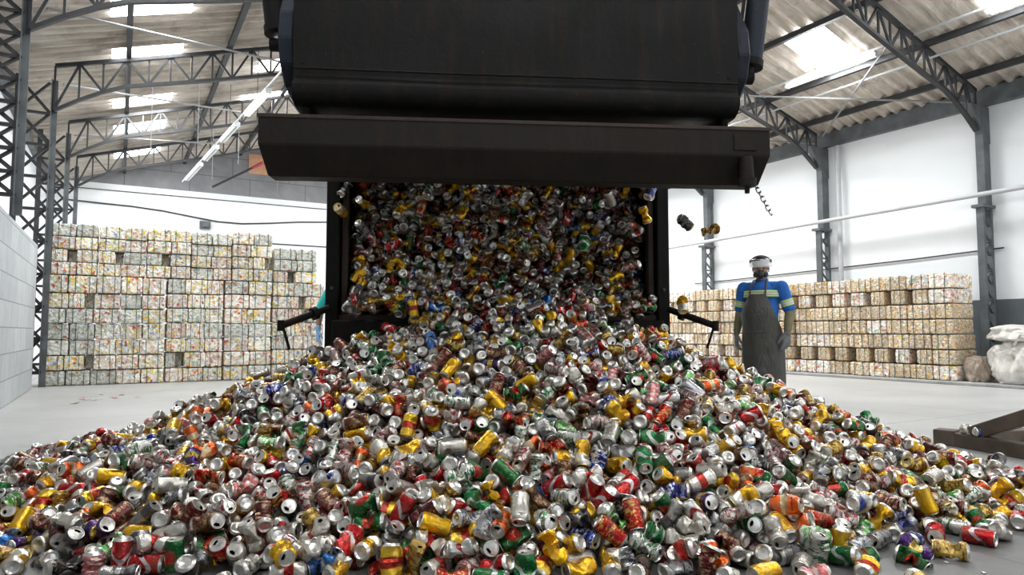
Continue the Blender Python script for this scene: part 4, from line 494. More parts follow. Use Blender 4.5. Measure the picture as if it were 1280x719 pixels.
-914,4961,538,43,-48,23,19,-970,5246,281,57,-62,-45,6,-779,5456,100,-34,-53,34,15,-695,2526,17,77,-6,-1,22,-664,2109,33,-58,42,-42,8,-705,2849,107,-92,-18,-32,16,
-710,3137,205,35,-78,28,0,-680,3065,209,-24,51,22,2,-647,3329,307,-66,-39,56,1,-690,3285,332,62,-41,-64,6,-702,3476,384,19,19,-83,13,-690,3406,359,-95,31,6,12,
-786,3609,420,-17,-53,-66,8,-744,3621,476,-36,-30,-6,8,-778,3813,527,49,-49,-66,10,-745,3936,609,-23,-49,-10,15,-812,3866,587,68,23,70,14,-803,4717,745,-6,-88,-29,0,
-889,4856,625,-95,25,12,20,-1004,5110,422,74,-10,32,4,-823,4969,547,-10,86,22,19,-1005,5192,359,-49,62,-14,12,-749,5275,282,8,-39,92,7,-776,5521,59,24,-86,45,0,
-487,2883,111,33,80,-21,5,-526,2950,139,58,-59,-34,1,-612,2911,152,-33,-54,-63,7,-568,3070,201,50,71,46,12,-517,3394,352,-7,-80,25,17,-654,3486,453,-22,14,92,0,
-570,3492,432,41,-4,-30,9,-617,3618,461,66,-22,-71,14,-707,3990,616,-71,25,63,15,-756,5391,159,37,-10,16,5,-551,5402,167,7,-79,-10,2,-362,2898,128,-42,14,59,22,
-455,3042,176,-48,33,11,11,-459,3101,285,-48,45,-46,18,-435,3458,399,-52,-2,-72,13,-520,3466,401,-66,-46,-54,22,-451,3674,486,-67,-12,-2,7,-380,3618,501,-37,-27,-52,14,
-512,3574,467,27,65,-66,6,-519,3896,621,-13,67,-51,22,-436,4037,712,10,57,33,16,-423,3959,670,-16,-76,11,2,-540,4741,843,-14,87,-38,11,-793,5232,425,42,-7,81,16,
-734,5157,460,-11,-88,45,20,-692,4727,773,29,-91,-27,12,-538,4810,771,16,-40,90,16,-450,5310,298,67,-25,-62,16,-460,5351,244,-66,-30,65,16,-263,2696,37,-71,17,-10,23,
-343,3043,184,72,-52,-17,19,-282,3135,241,-64,-22,-74,3,-338,3175,264,59,-48,-25,6,-280,3277,316,-53,-26,-73,23,-311,3357,357,-33,57,-27,17,-292,3598,500,-70,17,-68,17,
-306,3513,520,-52,8,63,3,-286,3657,526,2,70,-5,16,-539,5077,569,41,-50,-61,3,-442,4799,853,79,39,6,18,-558,4662,893,30,-69,49,23,-607,5124,519,-35,-8,-82,8,
-219,3036,199,-62,46,-64,14,-198,2959,156,-64,7,-71,8,-188,3103,242,-1,-79,61,23,-159,3203,284,49,42,68,0,-187,3314,343,75,-12,62,17,-263,3395,416,35,-32,-18,22,
-148,3389,388,66,53,-50,9,-130,3491,465,4,78,-48,21,-145,3802,618,-8,50,75,1,-363,5035,659,70,44,-22,11,-356,5069,607,65,-8,-74,4,-407,5250,385,39,13,20,1,
-244,5183,496,-87,-37,24,4,-162,5356,323,68,-5,1,7,-199,5415,248,-63,-18,8,23,-227,5415,180,58,42,58,16,-86,2952,222,-77,21,47,5,-2,3020,221,-72,-40,-56,17,-56,3116,307,56,68,1,15,
-83,3256,352,3,78,58,1,-44,3499,477,59,33,-3,2,14,3818,622,10,-58,-81,22,-75,3699,596,-62,45,46,16,-91,3880,669,32,-56,-52,14,-6,3941,739,16,41,-10,16,-101,5311,401,-9,99,-3,14,
-163,5268,426,5,-4,-100,0,-224,5310,404,-37,-76,53,7,-57,5505,59,20,-36,23,16,98,2696,40,-63,14,-8,16,54,2801,84,-31,76,-54,10,125,2908,140,1,81,-59,22,50,2894,151,55,42,-31,10,
71,2987,184,20,-80,36,21,139,3032,214,83,38,-36,21,86,3069,247,23,-65,63,16,40,3291,344,-27,43,84,16,106,3360,389,81,26,39,15,33,3603,519,77,-17,-54,8,80,3674,567,48,-70,33,21,
39,3884,691,-64,41,-58,1,228,5304,381,0,-57,-12,10,196,5359,341,-36,-13,-70,9,-51,5447,240,-52,26,70,14,168,5502,233,-81,7,11,16,23,5490,85,22,83,26,9,202,2564,34,-65,-28,71,8,
209,2657,33,-6,-71,54,17,247,3035,221,-49,27,-67,15,263,3103,272,24,55,-62,8,222,3367,392,71,-49,19,0,239,3450,440,-71,23,-63,9,-64,5151,601,-2,-47,-67,22,333,5352,338,87,-2,-16,6,
404,5489,130,-13,49,81,16,143,5409,194,60,-24,-55,19,107,2188,33,-47,53,-71,0,347,2752,50,-66,41,-60,7,379,2798,97,34,-85,-28,19,372,2933,143,-20,75,-52,22,357,2848,160,26,48,2,16,
328,2827,201,-63,-72,29,14,385,3113,234,86,13,11,18,331,3307,323,-66,6,28,7,234,3227,312,-53,17,78,16,391,3416,402,85,-19,20,8,359,3769,614,-47,-49,57,13,333,3701,598,64,-50,-54,8,
576,5344,325,25,37,80,3,337,4769,920,-78,-44,-25,10,423,5303,380,2,44,13,23,444,5504,76,-34,-24,-81,5,367,5523,83,65,62,-28,17,470,2810,56,53,-46,-65,6,510,2862,97,73,22,57,8,
502,3055,197,-23,-69,35,8,421,3277,305,78,37,-51,15,502,3499,439,82,-28,21,0,504,3410,395,18,-95,-27,21,559,3449,477,79,26,44,8,455,3750,589,-42,-14,9,22,533,3737,585,-21,60,74,0,
797,5216,457,31,-76,13,23,389,5262,441,-94,-18,29,8,652,5339,389,26,-39,-61,11,721,5333,314,59,-29,19,0,494,5511,145,83,10,18,15,563,5488,131,78,45,4,17,584,2752,40,45,-46,-74,17,
612,2877,98,-40,-32,-7,0,639,3041,176,-53,2,8,2,645,3059,256,-53,77,-19,14,650,3139,207,58,58,50,19,645,3256,289,-5,-65,8,16,671,3433,385,-84,10,-51,6,706,3302,336,-36,-55,50,17,
646,3367,361,10,36,-49,5,574,3408,394,-62,6,17,0,603,3545,454,43,-59,-18,1,671,3679,513,76,-6,-48,8,628,3797,588,-43,-55,62,17,1107,5017,545,-2,6,52,3,983,5122,503,85,17,29,22,
765,5232,516,63,-16,72,23,677,5371,249,16,65,30,20,815,5252,398,83,-32,42,9,682,5261,370,-60,-53,30,16,722,5395,189,58,-41,-61,16,811,5467,151,-78,-1,-44,7,619,5509,69,-19,53,82,13,
735,5484,116,-19,46,80,17,704,5530,20,-30,69,-35,14,748,2722,19,58,-50,-42,6,750,2958,203,71,5,69,18,735,3636,474,69,25,67,0,838,3605,483,30,-38,61,1,748,3729,525,-7,-46,-52,17,
747,3902,618,89,-4,27,18,820,4052,666,-66,56,-34,7,987,5190,411,-37,51,77,16,890,5112,484,37,0,-34,2,918,5236,361,51,-41,12,6,780,5289,319,-94,-3,-10,10,830,2764,81,86,18,-19,19,
884,2892,77,-43,34,45,17,827,3010,172,-9,50,84,0,877,3177,201,-50,33,64,11,904,3258,247,17,-59,-27,8,910,3314,282,-56,-31,62,9,945,3422,318,68,-53,39,16,906,3782,497,-62,-19,65,15,
989,3866,504,31,71,59,19,926,3895,537,-62,59,-13,7,1077,3981,534,-65,-5,-42,9,1069,3824,522,-75,-55,-26,4,1021,4005,576,-29,-56,-77,18,999,4083,658,-61,-41,13,6,
1111,4648,703,-6,81,-31,15,1178,4693,632,31,-67,58,23,1097,5351,309,-37,67,-51,8,998,2852,113,57,65,9,0,1070,3040,101,-51,-56,65,3,997,2968,117,58,11,73,16,989,3058,140,72,43,41,8,
1069,3366,236,-60,-12,69,15,1033,3472,316,17,81,22,16,1115,3682,454,-32,-31,58,10,1057,3819,466,-49,-32,77,10,1155,3945,485,-86,33,-38,17,1230,4051,503,-73,25,58,20,
1165,4066,539,47,-74,-46,21,1075,4083,587,87,-20,46,9,1119,4225,629,35,-55,12,10,1164,4306,630,57,70,-22,19,1073,4258,677,-62,-37,-67,9,1291,4453,616,78,21,-5,12,
1346,4647,576,67,-17,-67,17,1284,4698,603,-56,-49,63,18,1118,5036,448,-23,-70,-12,3,1134,2812,33,-17,69,39,1,1163,2778,84,23,-76,35,13,1141,2977,73,-15,-77,-9,20,
1115,2906,101,-51,49,-67,7,1172,3040,49,80,44,32,19,1206,3032,118,74,-32,52,0,1139,3125,114,-45,-33,59,2,1135,3180,221,-69,19,-16,21,1150,3261,168,71,-4,-49,8,
1262,3253,223,-33,62,22,12,1152,3426,230,39,-44,-72,3,1254,3368,245,9,-51,-85,20,1183,3443,307,-24,-28,76,22,1247,3697,398,24,-40,-51,5,1302,3752,408,90,7,43,16,
1303,4169,480,26,-44,-56,22,1400,4116,433,74,-9,28,9,1368,3959,472,18,-68,-11,13,1209,4184,624,81,3,-55,15,1377,4039,480,-22,9,71,21,1227,4250,574,-68,37,-24,17,
1260,4315,620,-16,58,-72,2,1269,4366,637,52,4,9,12,1322,4315,581,92,-18,-6,8,1205,4601,659,-20,87,1,16,1386,4453,567,16,-46,51,15,1209,5219,235,3,-73,-39,16,
1197,5307,151,51,-9,-80,7,1209,2757,34,-71,2,-12,16,1264,2850,18,35,-68,-44,22,1300,2904,55,0,-51,21,14,1254,3068,52,-4,84,-24,17,1335,3125,122,22,73,37,0,
1237,3196,148,-32,-10,92,15,1252,3486,213,10,-55,-78,3,1260,3650,289,-40,-36,64,16,1382,3754,292,-64,51,57,5,1296,3735,308,85,-24,42,9,1284,3809,349,29,-55,-31,6,
1353,3838,393,-52,-18,83,16,1394,3934,338,84,29,-28,15,1324,3922,375,65,-45,14,16,1314,3901,426,-11,-84,-15,4,1426,3901,405,28,-34,-90,17,1471,3988,409,-47,-60,-50,6,
1326,4235,508,20,-36,-55,14,1432,4234,453,66,47,-27,20,1424,4359,539,15,50,-69,19,1455,4522,522,44,51,-37,16,1378,4601,546,-55,65,33,23,1477,4615,560,22,46,-86,1,
1383,4786,495,-38,-48,-72,22,1405,3195,49,-33,-46,7,18,1366,3249,120,10,52,-76,16,1431,3230,171,-44,45,64,2,1411,3554,167,7,88,-46,14,1451,3493,214,9,-84,-51,15,
1422,3516,251,-72,16,-20,14,1417,3652,277,7,-63,-63,12,1362,3561,255,-82,19,6,21,1413,3546,311,50,60,-35,11,1418,3817,309,69,-1,44,9,1398,3778,368,-16,56,81,21,
1492,3826,330,-7,-47,-43,16,1536,3874,346,-55,-5,56,9,1435,4041,357,-35,-52,54,14,1526,3995,345,35,39,-79,13,1501,4110,393,39,53,-51,7,1515,4224,412,-23,-61,59,16,
1593,4216,464,55,-66,-35,19,1541,4346,477,55,-39,72,10,1551,4499,491,7,83,56,0,1623,4643,489,-55,-61,-40,16,1681,4639,442,-89,8,7,20,1619,4797,439,-41,47,-73,18,
1598,4892,408,17,-18,97,18,1518,3052,33,61,-36,-63,0,1531,3039,101,-69,15,-61,6,1551,3175,73,25,-78,-57,0,1584,3317,38,60,-67,24,4,1642,3290,95,23,-79,55,1,
1591,3250,124,3,26,-34,17,1503,3264,125,-16,76,35,5,1535,3463,175,20,-67,10,0,1535,3524,217,-29,84,42,5,1584,3670,175,23,79,-56,10,1625,3610,208,48,-71,27,2,
1508,3613,237,-38,-55,-74,4,1569,3699,265,-66,8,55,23,1550,4077,340,-4,-52,-40,8,1647,4068,414,-29,75,-41,9,1714,4141,381,-13,-75,62,2,1699,4265,436,-57,67,-33,22,
1705,4353,439,39,5,84,16,1718,4411,444,-78,46,-35,7,1770,4662,375,-21,-16,93,9,1718,4509,432,-54,-21,-66,17,1824,4515,413,-42,74,45,15,1843,4639,417,6,-86,-50,8,
1739,4737,411,-13,-60,3,18,1632,3059,87,-49,65,44,3,1608,3204,41,-83,-8,7,5,1708,3274,94,-23,49,84,20,1615,3402,131,-55,20,79,8,1713,3389,151,6,-75,63,18,1744,3507,161,12,64,76,16,
1674,3489,190,-54,-74,-6,12,1683,3661,149,65,0,-73,8,1701,3593,147,38,-28,-69,6,1725,3741,242,52,-60,61,18,1674,4085,309,-78,32,-46,14,1698,4197,333,54,64,-33,18,
1788,4245,358,13,-86,12,12,1679,4276,385,-40,52,-25,19,1746,4362,377,-41,36,70,5,1790,4334,411,-80,-11,-25,23,1865,4349,394,37,-70,53,9,1874,4458,374,95,-14,-16,2,
1981,4631,360,-31,73,-20,15,1802,4777,359,-28,-34,-82,16,1798,3290,57,-21,-86,38,8,1778,3422,51,-56,-27,75,5,1792,3374,95,-36,74,6,20,1806,3554,124,5,-79,61,20,
1855,3693,119,-16,65,42,16,1833,3669,182,-67,-5,-40,17,1802,3757,151,25,69,41,9,1832,3768,195,72,45,51,12,1915,3744,233,-27,43,71,8,1753,3922,239,30,55,-77,5,
1814,3950,283,-59,-18,-8,2,1898,4072,268,-81,37,0,7,1844,4190,325,-26,-65,-72,6,1913,4260,341,45,87,14,1,1945,4381,306,49,66,-42,16,1814,4349,350,56,-61,43,17,
1902,4566,377,50,-56,-66,3,1929,4474,341,37,-86,-33,11,1975,4583,338,32,7,-55,12,2089,4808,240,80,-15,-6,17,1840,5163,256,34,59,26,16,1811,5156,55,42,-44,-71,12,
1981,5265,152,3,-67,-74,11,1824,3190,56,21,-42,78,7,1879,3381,31,-73,-7,46,15,1902,3277,34,-68,22,-69,8,1895,3601,83,37,-41,-83,4,1874,3547,87,-49,-85,8,7,
1987,3667,147,46,-39,-19,22,2064,3673,182,78,13,10,10,1969,3778,135,-41,-62,-16,0,2004,3767,192,-67,-60,37,7,1953,3827,196,27,-64,0,1,1944,3913,182,-91,-28,30,19,
1986,4019,245,37,78,40,0,2037,3964,258,-66,26,-53,8,2058,4035,290,-55,-25,79,10,1973,4210,240,83,46,11,12,2040,4230,279,32,-29,-77,11,2100,4392,309,-8,72,28,0,
2021,4503,306,-10,-82,33,9,2029,4428,276,-43,-69,51,20,2048,4605,284,68,24,-57,3,2157,4640,237,3,81,13,15,2024,5091,176,51,44,-63,15,2014,3219,47,47,-34,77,15,
2039,3457,26,40,-67,53,23,2094,3485,89,56,-29,57,0,1976,3511,67,-42,12,-79,22,1986,3602,60,-38,-42,-24,8,2030,3608,120,-59,-19,77,16,2030,3821,106,41,-38,-67,11,
2054,3811,169,-39,-44,-50,16,2119,3848,147,73,24,-28,3,2140,3920,193,-41,49,-67,7,2119,4075,217,-15,-49,86,22,2256,4225,185,-94,-5,33,11,2181,4170,203,-34,-63,16,18,
2174,4214,256,30,73,46,16,2150,4457,253,70,8,61,4,2137,4563,303,-65,-29,-57,1,2241,4614,170,-19,63,69,19,2149,3433,33,11,-69,-11,0,2156,3515,53,14,49,-38,9,
2191,3392,88,65,-8,-72,16,2194,3621,120,-51,15,23,19,2198,3715,98,-9,-58,2,0,2180,3938,109,46,83,10,19,2233,3888,183,-62,-32,64,0,2175,3992,189,12,-72,-23,16,
2210,4087,195,-20,-82,-54,23,2256,4064,146,-93,-13,15,23,2254,4248,106,-39,66,-45,21,2319,4276,186,30,-84,33,20,2273,4360,198,-52,-73,-40,23,2246,4440,223,-55,19,-75,8,
2367,4540,160,-14,-46,-66,22,2314,4550,158,-55,10,19,18,2279,4458,168,65,18,40,18,2414,4642,150,58,10,-63,9,2327,4750,139,70,-44,40,12,2324,4851,168,29,85,-2,15,
2258,4714,192,-50,-20,82,13,2453,4757,28,44,-67,29,23,2337,3005,57,84,7,10,14,2246,2931,36,-7,-67,19,21,2271,3618,34,5,-66,-59,14,2287,3727,34,34,-62,70,17,
2329,3820,113,20,2,-93,21,2296,4016,110,-41,31,-23,0,2308,3928,140,61,-7,77,0,2407,4049,92,72,-13,65,2,2334,4112,115,-45,-19,-85,16,2431,4081,150,42,67,40,9,
2444,4013,140,95,-2,30,12,2431,4185,156,-17,55,67,7,2393,4273,147,-31,-76,57,13,2410,4368,122,-93,21,-26,8,2513,4498,94,-85,17,-22,16,2384,4449,117,57,-24,-76,19,
2580,4662,33,24,-67,-41,8,2695,4788,33,71,6,4,0,2416,4653,77,-62,50,42,8,2488,4574,66,-22,93,1,17,2938,4717,24,-48,60,34,11,2412,2963,58,-85,47,8,22,2411,3080,32,-32,-65,18,9,
2410,3123,72,74,-9,57,4,2429,3569,22,-81,23,-55,23,2416,3683,33,-63,-34,-9,2,2442,3777,61,0,0,14,16,2434,3869,33,-34,-62,60,9,2436,3881,91,-74,12,61,11,2470,3944,78,28,-47,-61,8,
2503,3937,138,-76,-24,-54,2,2557,4173,62,-82,-39,28,4,2496,4168,93,-12,-92,18,23,2621,4362,99,47,-57,13,0,2528,4308,99,-54,66,43,11,2812,4579,35,59,-33,0,13,
2578,4468,62,-12,14,-97,5,2671,4498,33,26,-66,4,8,2530,3079,61,-77,-63,0,0,2570,3195,19,25,-72,-61,6,2544,3343,33,-60,-39,-68,0,2615,3394,94,-69,10,-29,8,2535,3635,48,-10,58,55,23,
2613,3769,65,76,-1,-25,15,2540,3863,34,15,69,60,8,2582,3853,90,65,1,-65,8,2586,3972,93,73,-28,37,10,2631,4066,104,-67,3,32,22,2776,4094,45,-57,55,-49,8,2682,4308,43,0,-62,-53,17,
2611,4230,90,-81,-37,15,23,2656,3095,33,-64,-31,-21,2,2659,3257,13,12,-82,-36,12,2640,3367,33,4,71,70,0,2657,3486,33,-66,-24,-70,10,2824,3607,73,-73,51,-38,2,
2661,3704,32,50,51,20,2,2690,3868,32,70,4,-26,17,2721,4007,51,27,46,-84,8,2653,4074,33,62,36,-67,1,2774,4184,33,-31,63,-64,0,2736,3097,17,80,12,4,19,2768,3222,34,68,18,-65,16,
2788,3345,33,-4,71,-55,16,2819,3513,34,44,55,-52,16,2754,3597,33,66,25,-56,8,2776,3723,33,-57,42,42,8,2800,3888,17,73,-27,-19,22,2892,3223,33,-55,-44,45,0,2927,3365,33,-41,-57,58,0,
2928,3470,33,-57,43,64,10,2913,3614,33,-18,68,66,8,2903,3739,33,18,-68,-5,16,3055,3355,33,-43,-55,71,16,3010,3512,19,1,76,64,6,3011,3626,32,-50,-49,47,5,3052,3789,13,82,8,41,12,
3128,3863,25,9,-79,-59,3,3203,3425,24,67,38,-61,11,3138,3429,44,19,91,37,12,3204,3612,34,34,-68,64,13,3317,3605,42,-62,-6,73,22,2181,2784,20,-74,-16,51,14,
2616,3003,35,25,-68,-59,21,-3017,4765,19,71,-29,-25,6,]
import bpy, bmesh
from mathutils import Vector, Matrix, Quaternion, Euler, noise
C = bpy.context.collection
SCN = bpy.context.scene
PI = math.pi
TH = math.radians(29.9)                       # the camera looks 29.9 degrees off the hall's long axis
CT, ST = math.cos(TH), math.sin(TH)
def W(u, v, z=0.0):                            # heap and truck yard frame -> hall frame
    return Vector((u * CT + v * ST, -u * ST + v * CT, z))

# ================================================================= node helpers
class NT:
    def __init__(s, name):
        s.m = bpy.data.materials.new(name); s.m.use_nodes = True
        s.t = s.m.node_tree; s.b = s.t.nodes['Principled BSDF']
    def n(s, typ, **kw):
        d = s.t.nodes.new(typ)
        for k, v in kw.items(): setattr(d, k, v)
        return d
    def l(s, a, b): s.t.links.new(a, b)
    def put(s, sock, v):
        if isinstance(v, bpy.types.NodeSocket): s.l(v, sock)
        else: sock.default_value = v
    def math(s, op, a, b=0.0, c=0.0):
        d = s.n('ShaderNodeMath', operation=op)
        s.put(d.inputs[0], a); s.put(d.inputs[1], b); s.put(d.inputs[2], c)
        return d.outputs[0]
    def mix(s, f, a, b):
        d = s.n('ShaderNodeMix', data_type='RGBA')
        s.put(d.inputs[0], f)
        for k, v in ((6, a), (7, b)):
            if isinstance(v, tuple): v = (*v[:3], 1)
            s.put(d.inputs[k], v)
        return d.outputs[2]
    def coord(s, which='Object', scale=(1, 1, 1), loc=(0, 0, 0), rot=(0, 0, 0)):
        t = s.n('ShaderNodeTexCoord'); m = s.n('ShaderNodeMapping')
        m.inputs['Scale'].default_value = scale; m.inputs['Location'].default_value = loc; m.inputs['Rotation'].default_value = rot
        s.l(t.outputs[which], m.inputs[0]); return m.outputs[0]
    def noise(s, vec, scale, detail=4, rough=.55, dist=0):
        d = s.n('ShaderNodeTexNoise'); s.l(vec, d.inputs['Vector'])
        d.inputs['Scale'].default_value = scale; d.inputs['Detail'].default_value = detail
        d.inputs['Roughness'].default_value = rough; d.inputs['Distortion'].default_value = dist
        return d.outputs[0]
    def ramp(s, f, stops, interp='LINEAR'):
        d = s.n('ShaderNodeValToRGB'); d.color_ramp.interpolation = interp
        e = d.color_ramp.elements
        while len(e) > 1: e.remove(e[-1])
        e[0].position = stops[0][0]; e[0].color = (*stops[0][1], 1)
        for p, c in stops[1:]:
            x = e.new(p); x.color = (*c, 1)
        s.l(f, d.inputs[0]); return d.outputs[0]
    def bump(s, h, strength=.3, dist=.02):
        d = s.n('ShaderNodeBump'); d.inputs['Strength'].default_value = strength; d.inputs['Distance'].default_value = dist
        s.l(h, d.inputs['Height']); s.l(d.outputs[0], s.b.inputs['Normal'])
    def set(s, col=None, rough=None, metal=None):
        if col is not None: s.put(s.b.inputs['Base Color'], (*col, 1) if isinstance(col, tuple) else col)
        if rough is not None: s.put(s.b.inputs['Roughness'], rough)
        if metal is not None: s.put(s.b.inputs['Metallic'], metal)
        return s.m
def g(v): return tuple((x / 12.92 if x <= .04045 else ((x + .055) / 1.055) ** 2.4) for x in v)
def c3(v): return (v, v, v)

def plain(name, col, rough=.6, metal=0.0, var=.15, scale=6, bump=0.0):
    t = NT(name); v = t.coord()
    nz = t.noise(v, scale, 5)
    f = t.ramp(nz, [(.3, tuple(x * (1 - var) for x in col)), (.7, tuple(min(1, x * (1 + var)) for x in col))])
    t.set(f, rough, metal)
    if bump: t.bump(t.noise(v, scale * 6, 3), bump, .01)
    return t.m
M = {}
# ---- cans
def can_paint():
    t = NT('can_paint')
    uv = t.n('ShaderNodeUVMap'); uv.uv_map = 'UVMap'
    sp = t.n('ShaderNodeSeparateXYZ'); t.l(uv.outputs[0], sp.inputs[0]); U, Vv = sp.outputs[0], sp.outputs[1]
    A = t.n('ShaderNodeAttribute', attribute_name='col_a').outputs['Color']
    Bc = t.n('ShaderNodeAttribute', attribute_name='col_b').outputs['Color']
    pat = t.n('ShaderNodeAttribute', attribute_name='pattern').outputs['Fac']
    vv = t.math('SUBTRACT', Vv, .5)
    band = t.math('LESS_THAN', t.math('ABSOLUTE', vv), .13)
    fu = t.math('SUBTRACT', t.math('FRACT', t.math('MULTIPLY', U, 2.0)), .5)
    e = t.math('ADD', t.math('POWER', t.math('MULTIPLY', fu, 3.6), 2), t.math('POWER', t.math('MULTIPLY', vv, 4.6), 2))
    oval = t.math('MULTIPLY', t.math('LESS_THAN', e, 1.0), t.math('SUBTRACT', 1.0, t.math('MULTIPLY', t.math('GREATER_THAN', e, .62), t.math('LESS_THAN', e, .78))))
    wv = t.math('SUBTRACT', vv, t.math('MULTIPLY', t.math('SINE', t.math('MULTIPLY', U, 2 * PI * 2)), .16))
    wave = t.math('LESS_THAN', t.math('ABSOLUTE', wv), .075)
    half = t.math('GREATER_THAN', vv, .08)
    def sel(k, m): return t.math('MULTIPLY', t.math('COMPARE', pat, float(k), .3), m)
    oi = t.n('ShaderNodeAttribute', attribute_name='col_b').outputs['Fac']
    cbv = t.n('ShaderNodeCombineXYZ'); t.l(t.math('MULTIPLY', U, 9.0), cbv.inputs[0]); t.l(t.math('MULTIPLY', Vv, 14.0), cbv.inputs[1]); t.l(t.math('MULTIPLY', oi, 90.0), cbv.inputs[2])
    prn = t.noise(cbv.outputs[0], .55, 3, .8); prt = t.math('GREATER_THAN', prn, .53)
    f = t.math('ADD', t.math('ADD', t.math('ADD', sel(1, band), sel(2, oval)), t.math('ADD', sel(3, wave), sel(4, half))), sel(5, prt))
    col = t.mix(f, A, Bc)
    v = t.coord('Object')
    scr = t.ramp(t.noise(v, 120, 4, .7), [(.58, c3(0)), (.66, c3(1))])
    col = t.mix(t.math('MULTIPLY', scr, .25), col, (.72, .72, .72))
    dirt = t.ramp(t.noise(v, 22, 4, .65), [(.42, c3(0)), (.70, c3(1))])
    col = t.mix(t.math('MULTIPLY', dirt, .38), col, (.26, .21, .15))
    t.set(col, .26, .72)
    t.bump(t.noise(v, 55, 3, .6, .8), .6, .005)
    return t.m
M['paint'] = can_paint()
t = NT('can_bare'); v = t.coord()
t.set(t.ramp(t.noise(v, 40, 3), [(.3, (.54, .51, .46)), (.7, (.82, .80, .76))]), .28, .86); M['bare'] = t.m
t = NT('can_gold_lid'); t.set((.80, .62, .26), .3, .8); M['goldlid'] = t.m

# ---- hall surfaces
def floor_mat():
    t = NT('concrete_floor'); v = t.coord()
    a = t.noise(v, .55, 6, .6, .4); b = t.noise(v, 9, 5, .6); sc = t.noise(v, 70, 2)
    base = t.ramp(a, [(.25, (.37, .365, .35)), (.5, (.45, .445, .43)), (.75, (.53, .525, .51))])
    base = t.mix(t.ramp(b, [(.35, c3(.45)), (.6, c3(0))]), base, (.32, .315, .305))
    st = t.noise(t.coord(scale=(1, .25, 1), rot=(0, 0, .5)), 3.2, 6, .65, 1.5)
    base = t.mix(t.ramp(st, [(.6, c3(0)), (.70, c3(.35))]), base, (.22, .215, .205))
    # the floor darkens towards the tipping ground, with a noisy edge
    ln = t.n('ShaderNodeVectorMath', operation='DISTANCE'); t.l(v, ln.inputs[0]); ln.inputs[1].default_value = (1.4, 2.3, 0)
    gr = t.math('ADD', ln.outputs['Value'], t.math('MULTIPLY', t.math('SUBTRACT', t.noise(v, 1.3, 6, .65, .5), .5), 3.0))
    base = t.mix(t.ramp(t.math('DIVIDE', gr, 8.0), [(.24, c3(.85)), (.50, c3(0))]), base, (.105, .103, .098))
    fl = t.n('ShaderNodeTexVoronoi', feature='F1'); t.l(v, fl.inputs['Vector']); fl.inputs['Scale'].default_value = 9
    fleck = t.math('LESS_THAN', fl.outputs['Distance'], .06)
    base = t.mix(t.math('MULTIPLY', fleck, .5), base, (.62, .62, .6))
    # casting joints
    sp = t.n('ShaderNodeSeparateXYZ'); t.l(v, sp.inputs[0])
    for ax, per, off in ((0, 4.2, 1.3), (1, 4.2, .4)):
        fr = t.math('FRACT', t.math('DIVIDE', t.math('ADD', sp.outputs[ax], off + 84), per))
        base = t.mix(t.math('MULTIPLY', t.math('LESS_THAN', fr, .003), .7), base, (.08, .08, .08))
    t.set(base, t.ramp(b, [(.3, c3(.34)), (.7, c3(.52))])); t.bump(sc, .12, .004)
    return t.m
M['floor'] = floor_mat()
def wall_white(name, zsplit=None, low=(.10, .115, .125), grid=False, high=(.86, .88, .89), above=False):
    t = NT(name); v = t.coord()
    n_ = t.noise(v, 1.1, 6, .6, .3)
    col = t.ramp(n_, [(.3, tuple(x * .97 for x in high)), (.7, high)])
    sp = t.n('ShaderNodeSeparateXYZ'); t.l(v, sp.inputs[0])
    stn = t.noise(t.coord(scale=(2.5, 2.5, .25)), 3, 5, .6)
    col = t.mix(t.ramp(stn, [(.62, c3(0)), (.85, c3(.10))]), col, (.6, .6, .58))
    if zsplit is not None:
        lowc = t.ramp(t.noise(v, 1.6, 5, .6, .6), [(.3, tuple(x * .8 for x in low)), (.7, tuple(x * 1.25 for x in low))])
        if above:
            bk = t.n('ShaderNodeTexBrick')
            t.l(t.coord(rot=(PI / 2, 0, 0)), bk.inputs['Vector'])
            bk.inputs['Scale'].default_value = 1; bk.inputs['Brick Width'].default_value = 1.7; bk.inputs['Row Height'].default_value = .62
            bk.inputs['Mortar Size'].default_value = .012; bk.offset = .3
            lowc = t.mix(bk.outputs['Fac'], lowc, (.12, .12, .13))
            f = t.math('GREATER_THAN', sp.outputs[2], zsplit)
        else:
            f = t.math('LESS_THAN', sp.outputs[2], zsplit)
        col = t.mix(f, col, lowc)
    t.set(col, .75); t.bump(t.noise(v, 14, 4), .12, .01)
    return t.m
M['wall_r'] = wall_white('wall_white_grey', 1.42)
M['wall_b'] = wall_white('wall_white_gable', 5.05, (.22, .22, .23), above=True)
M['wall_p'] = wall_white('wall_plain')
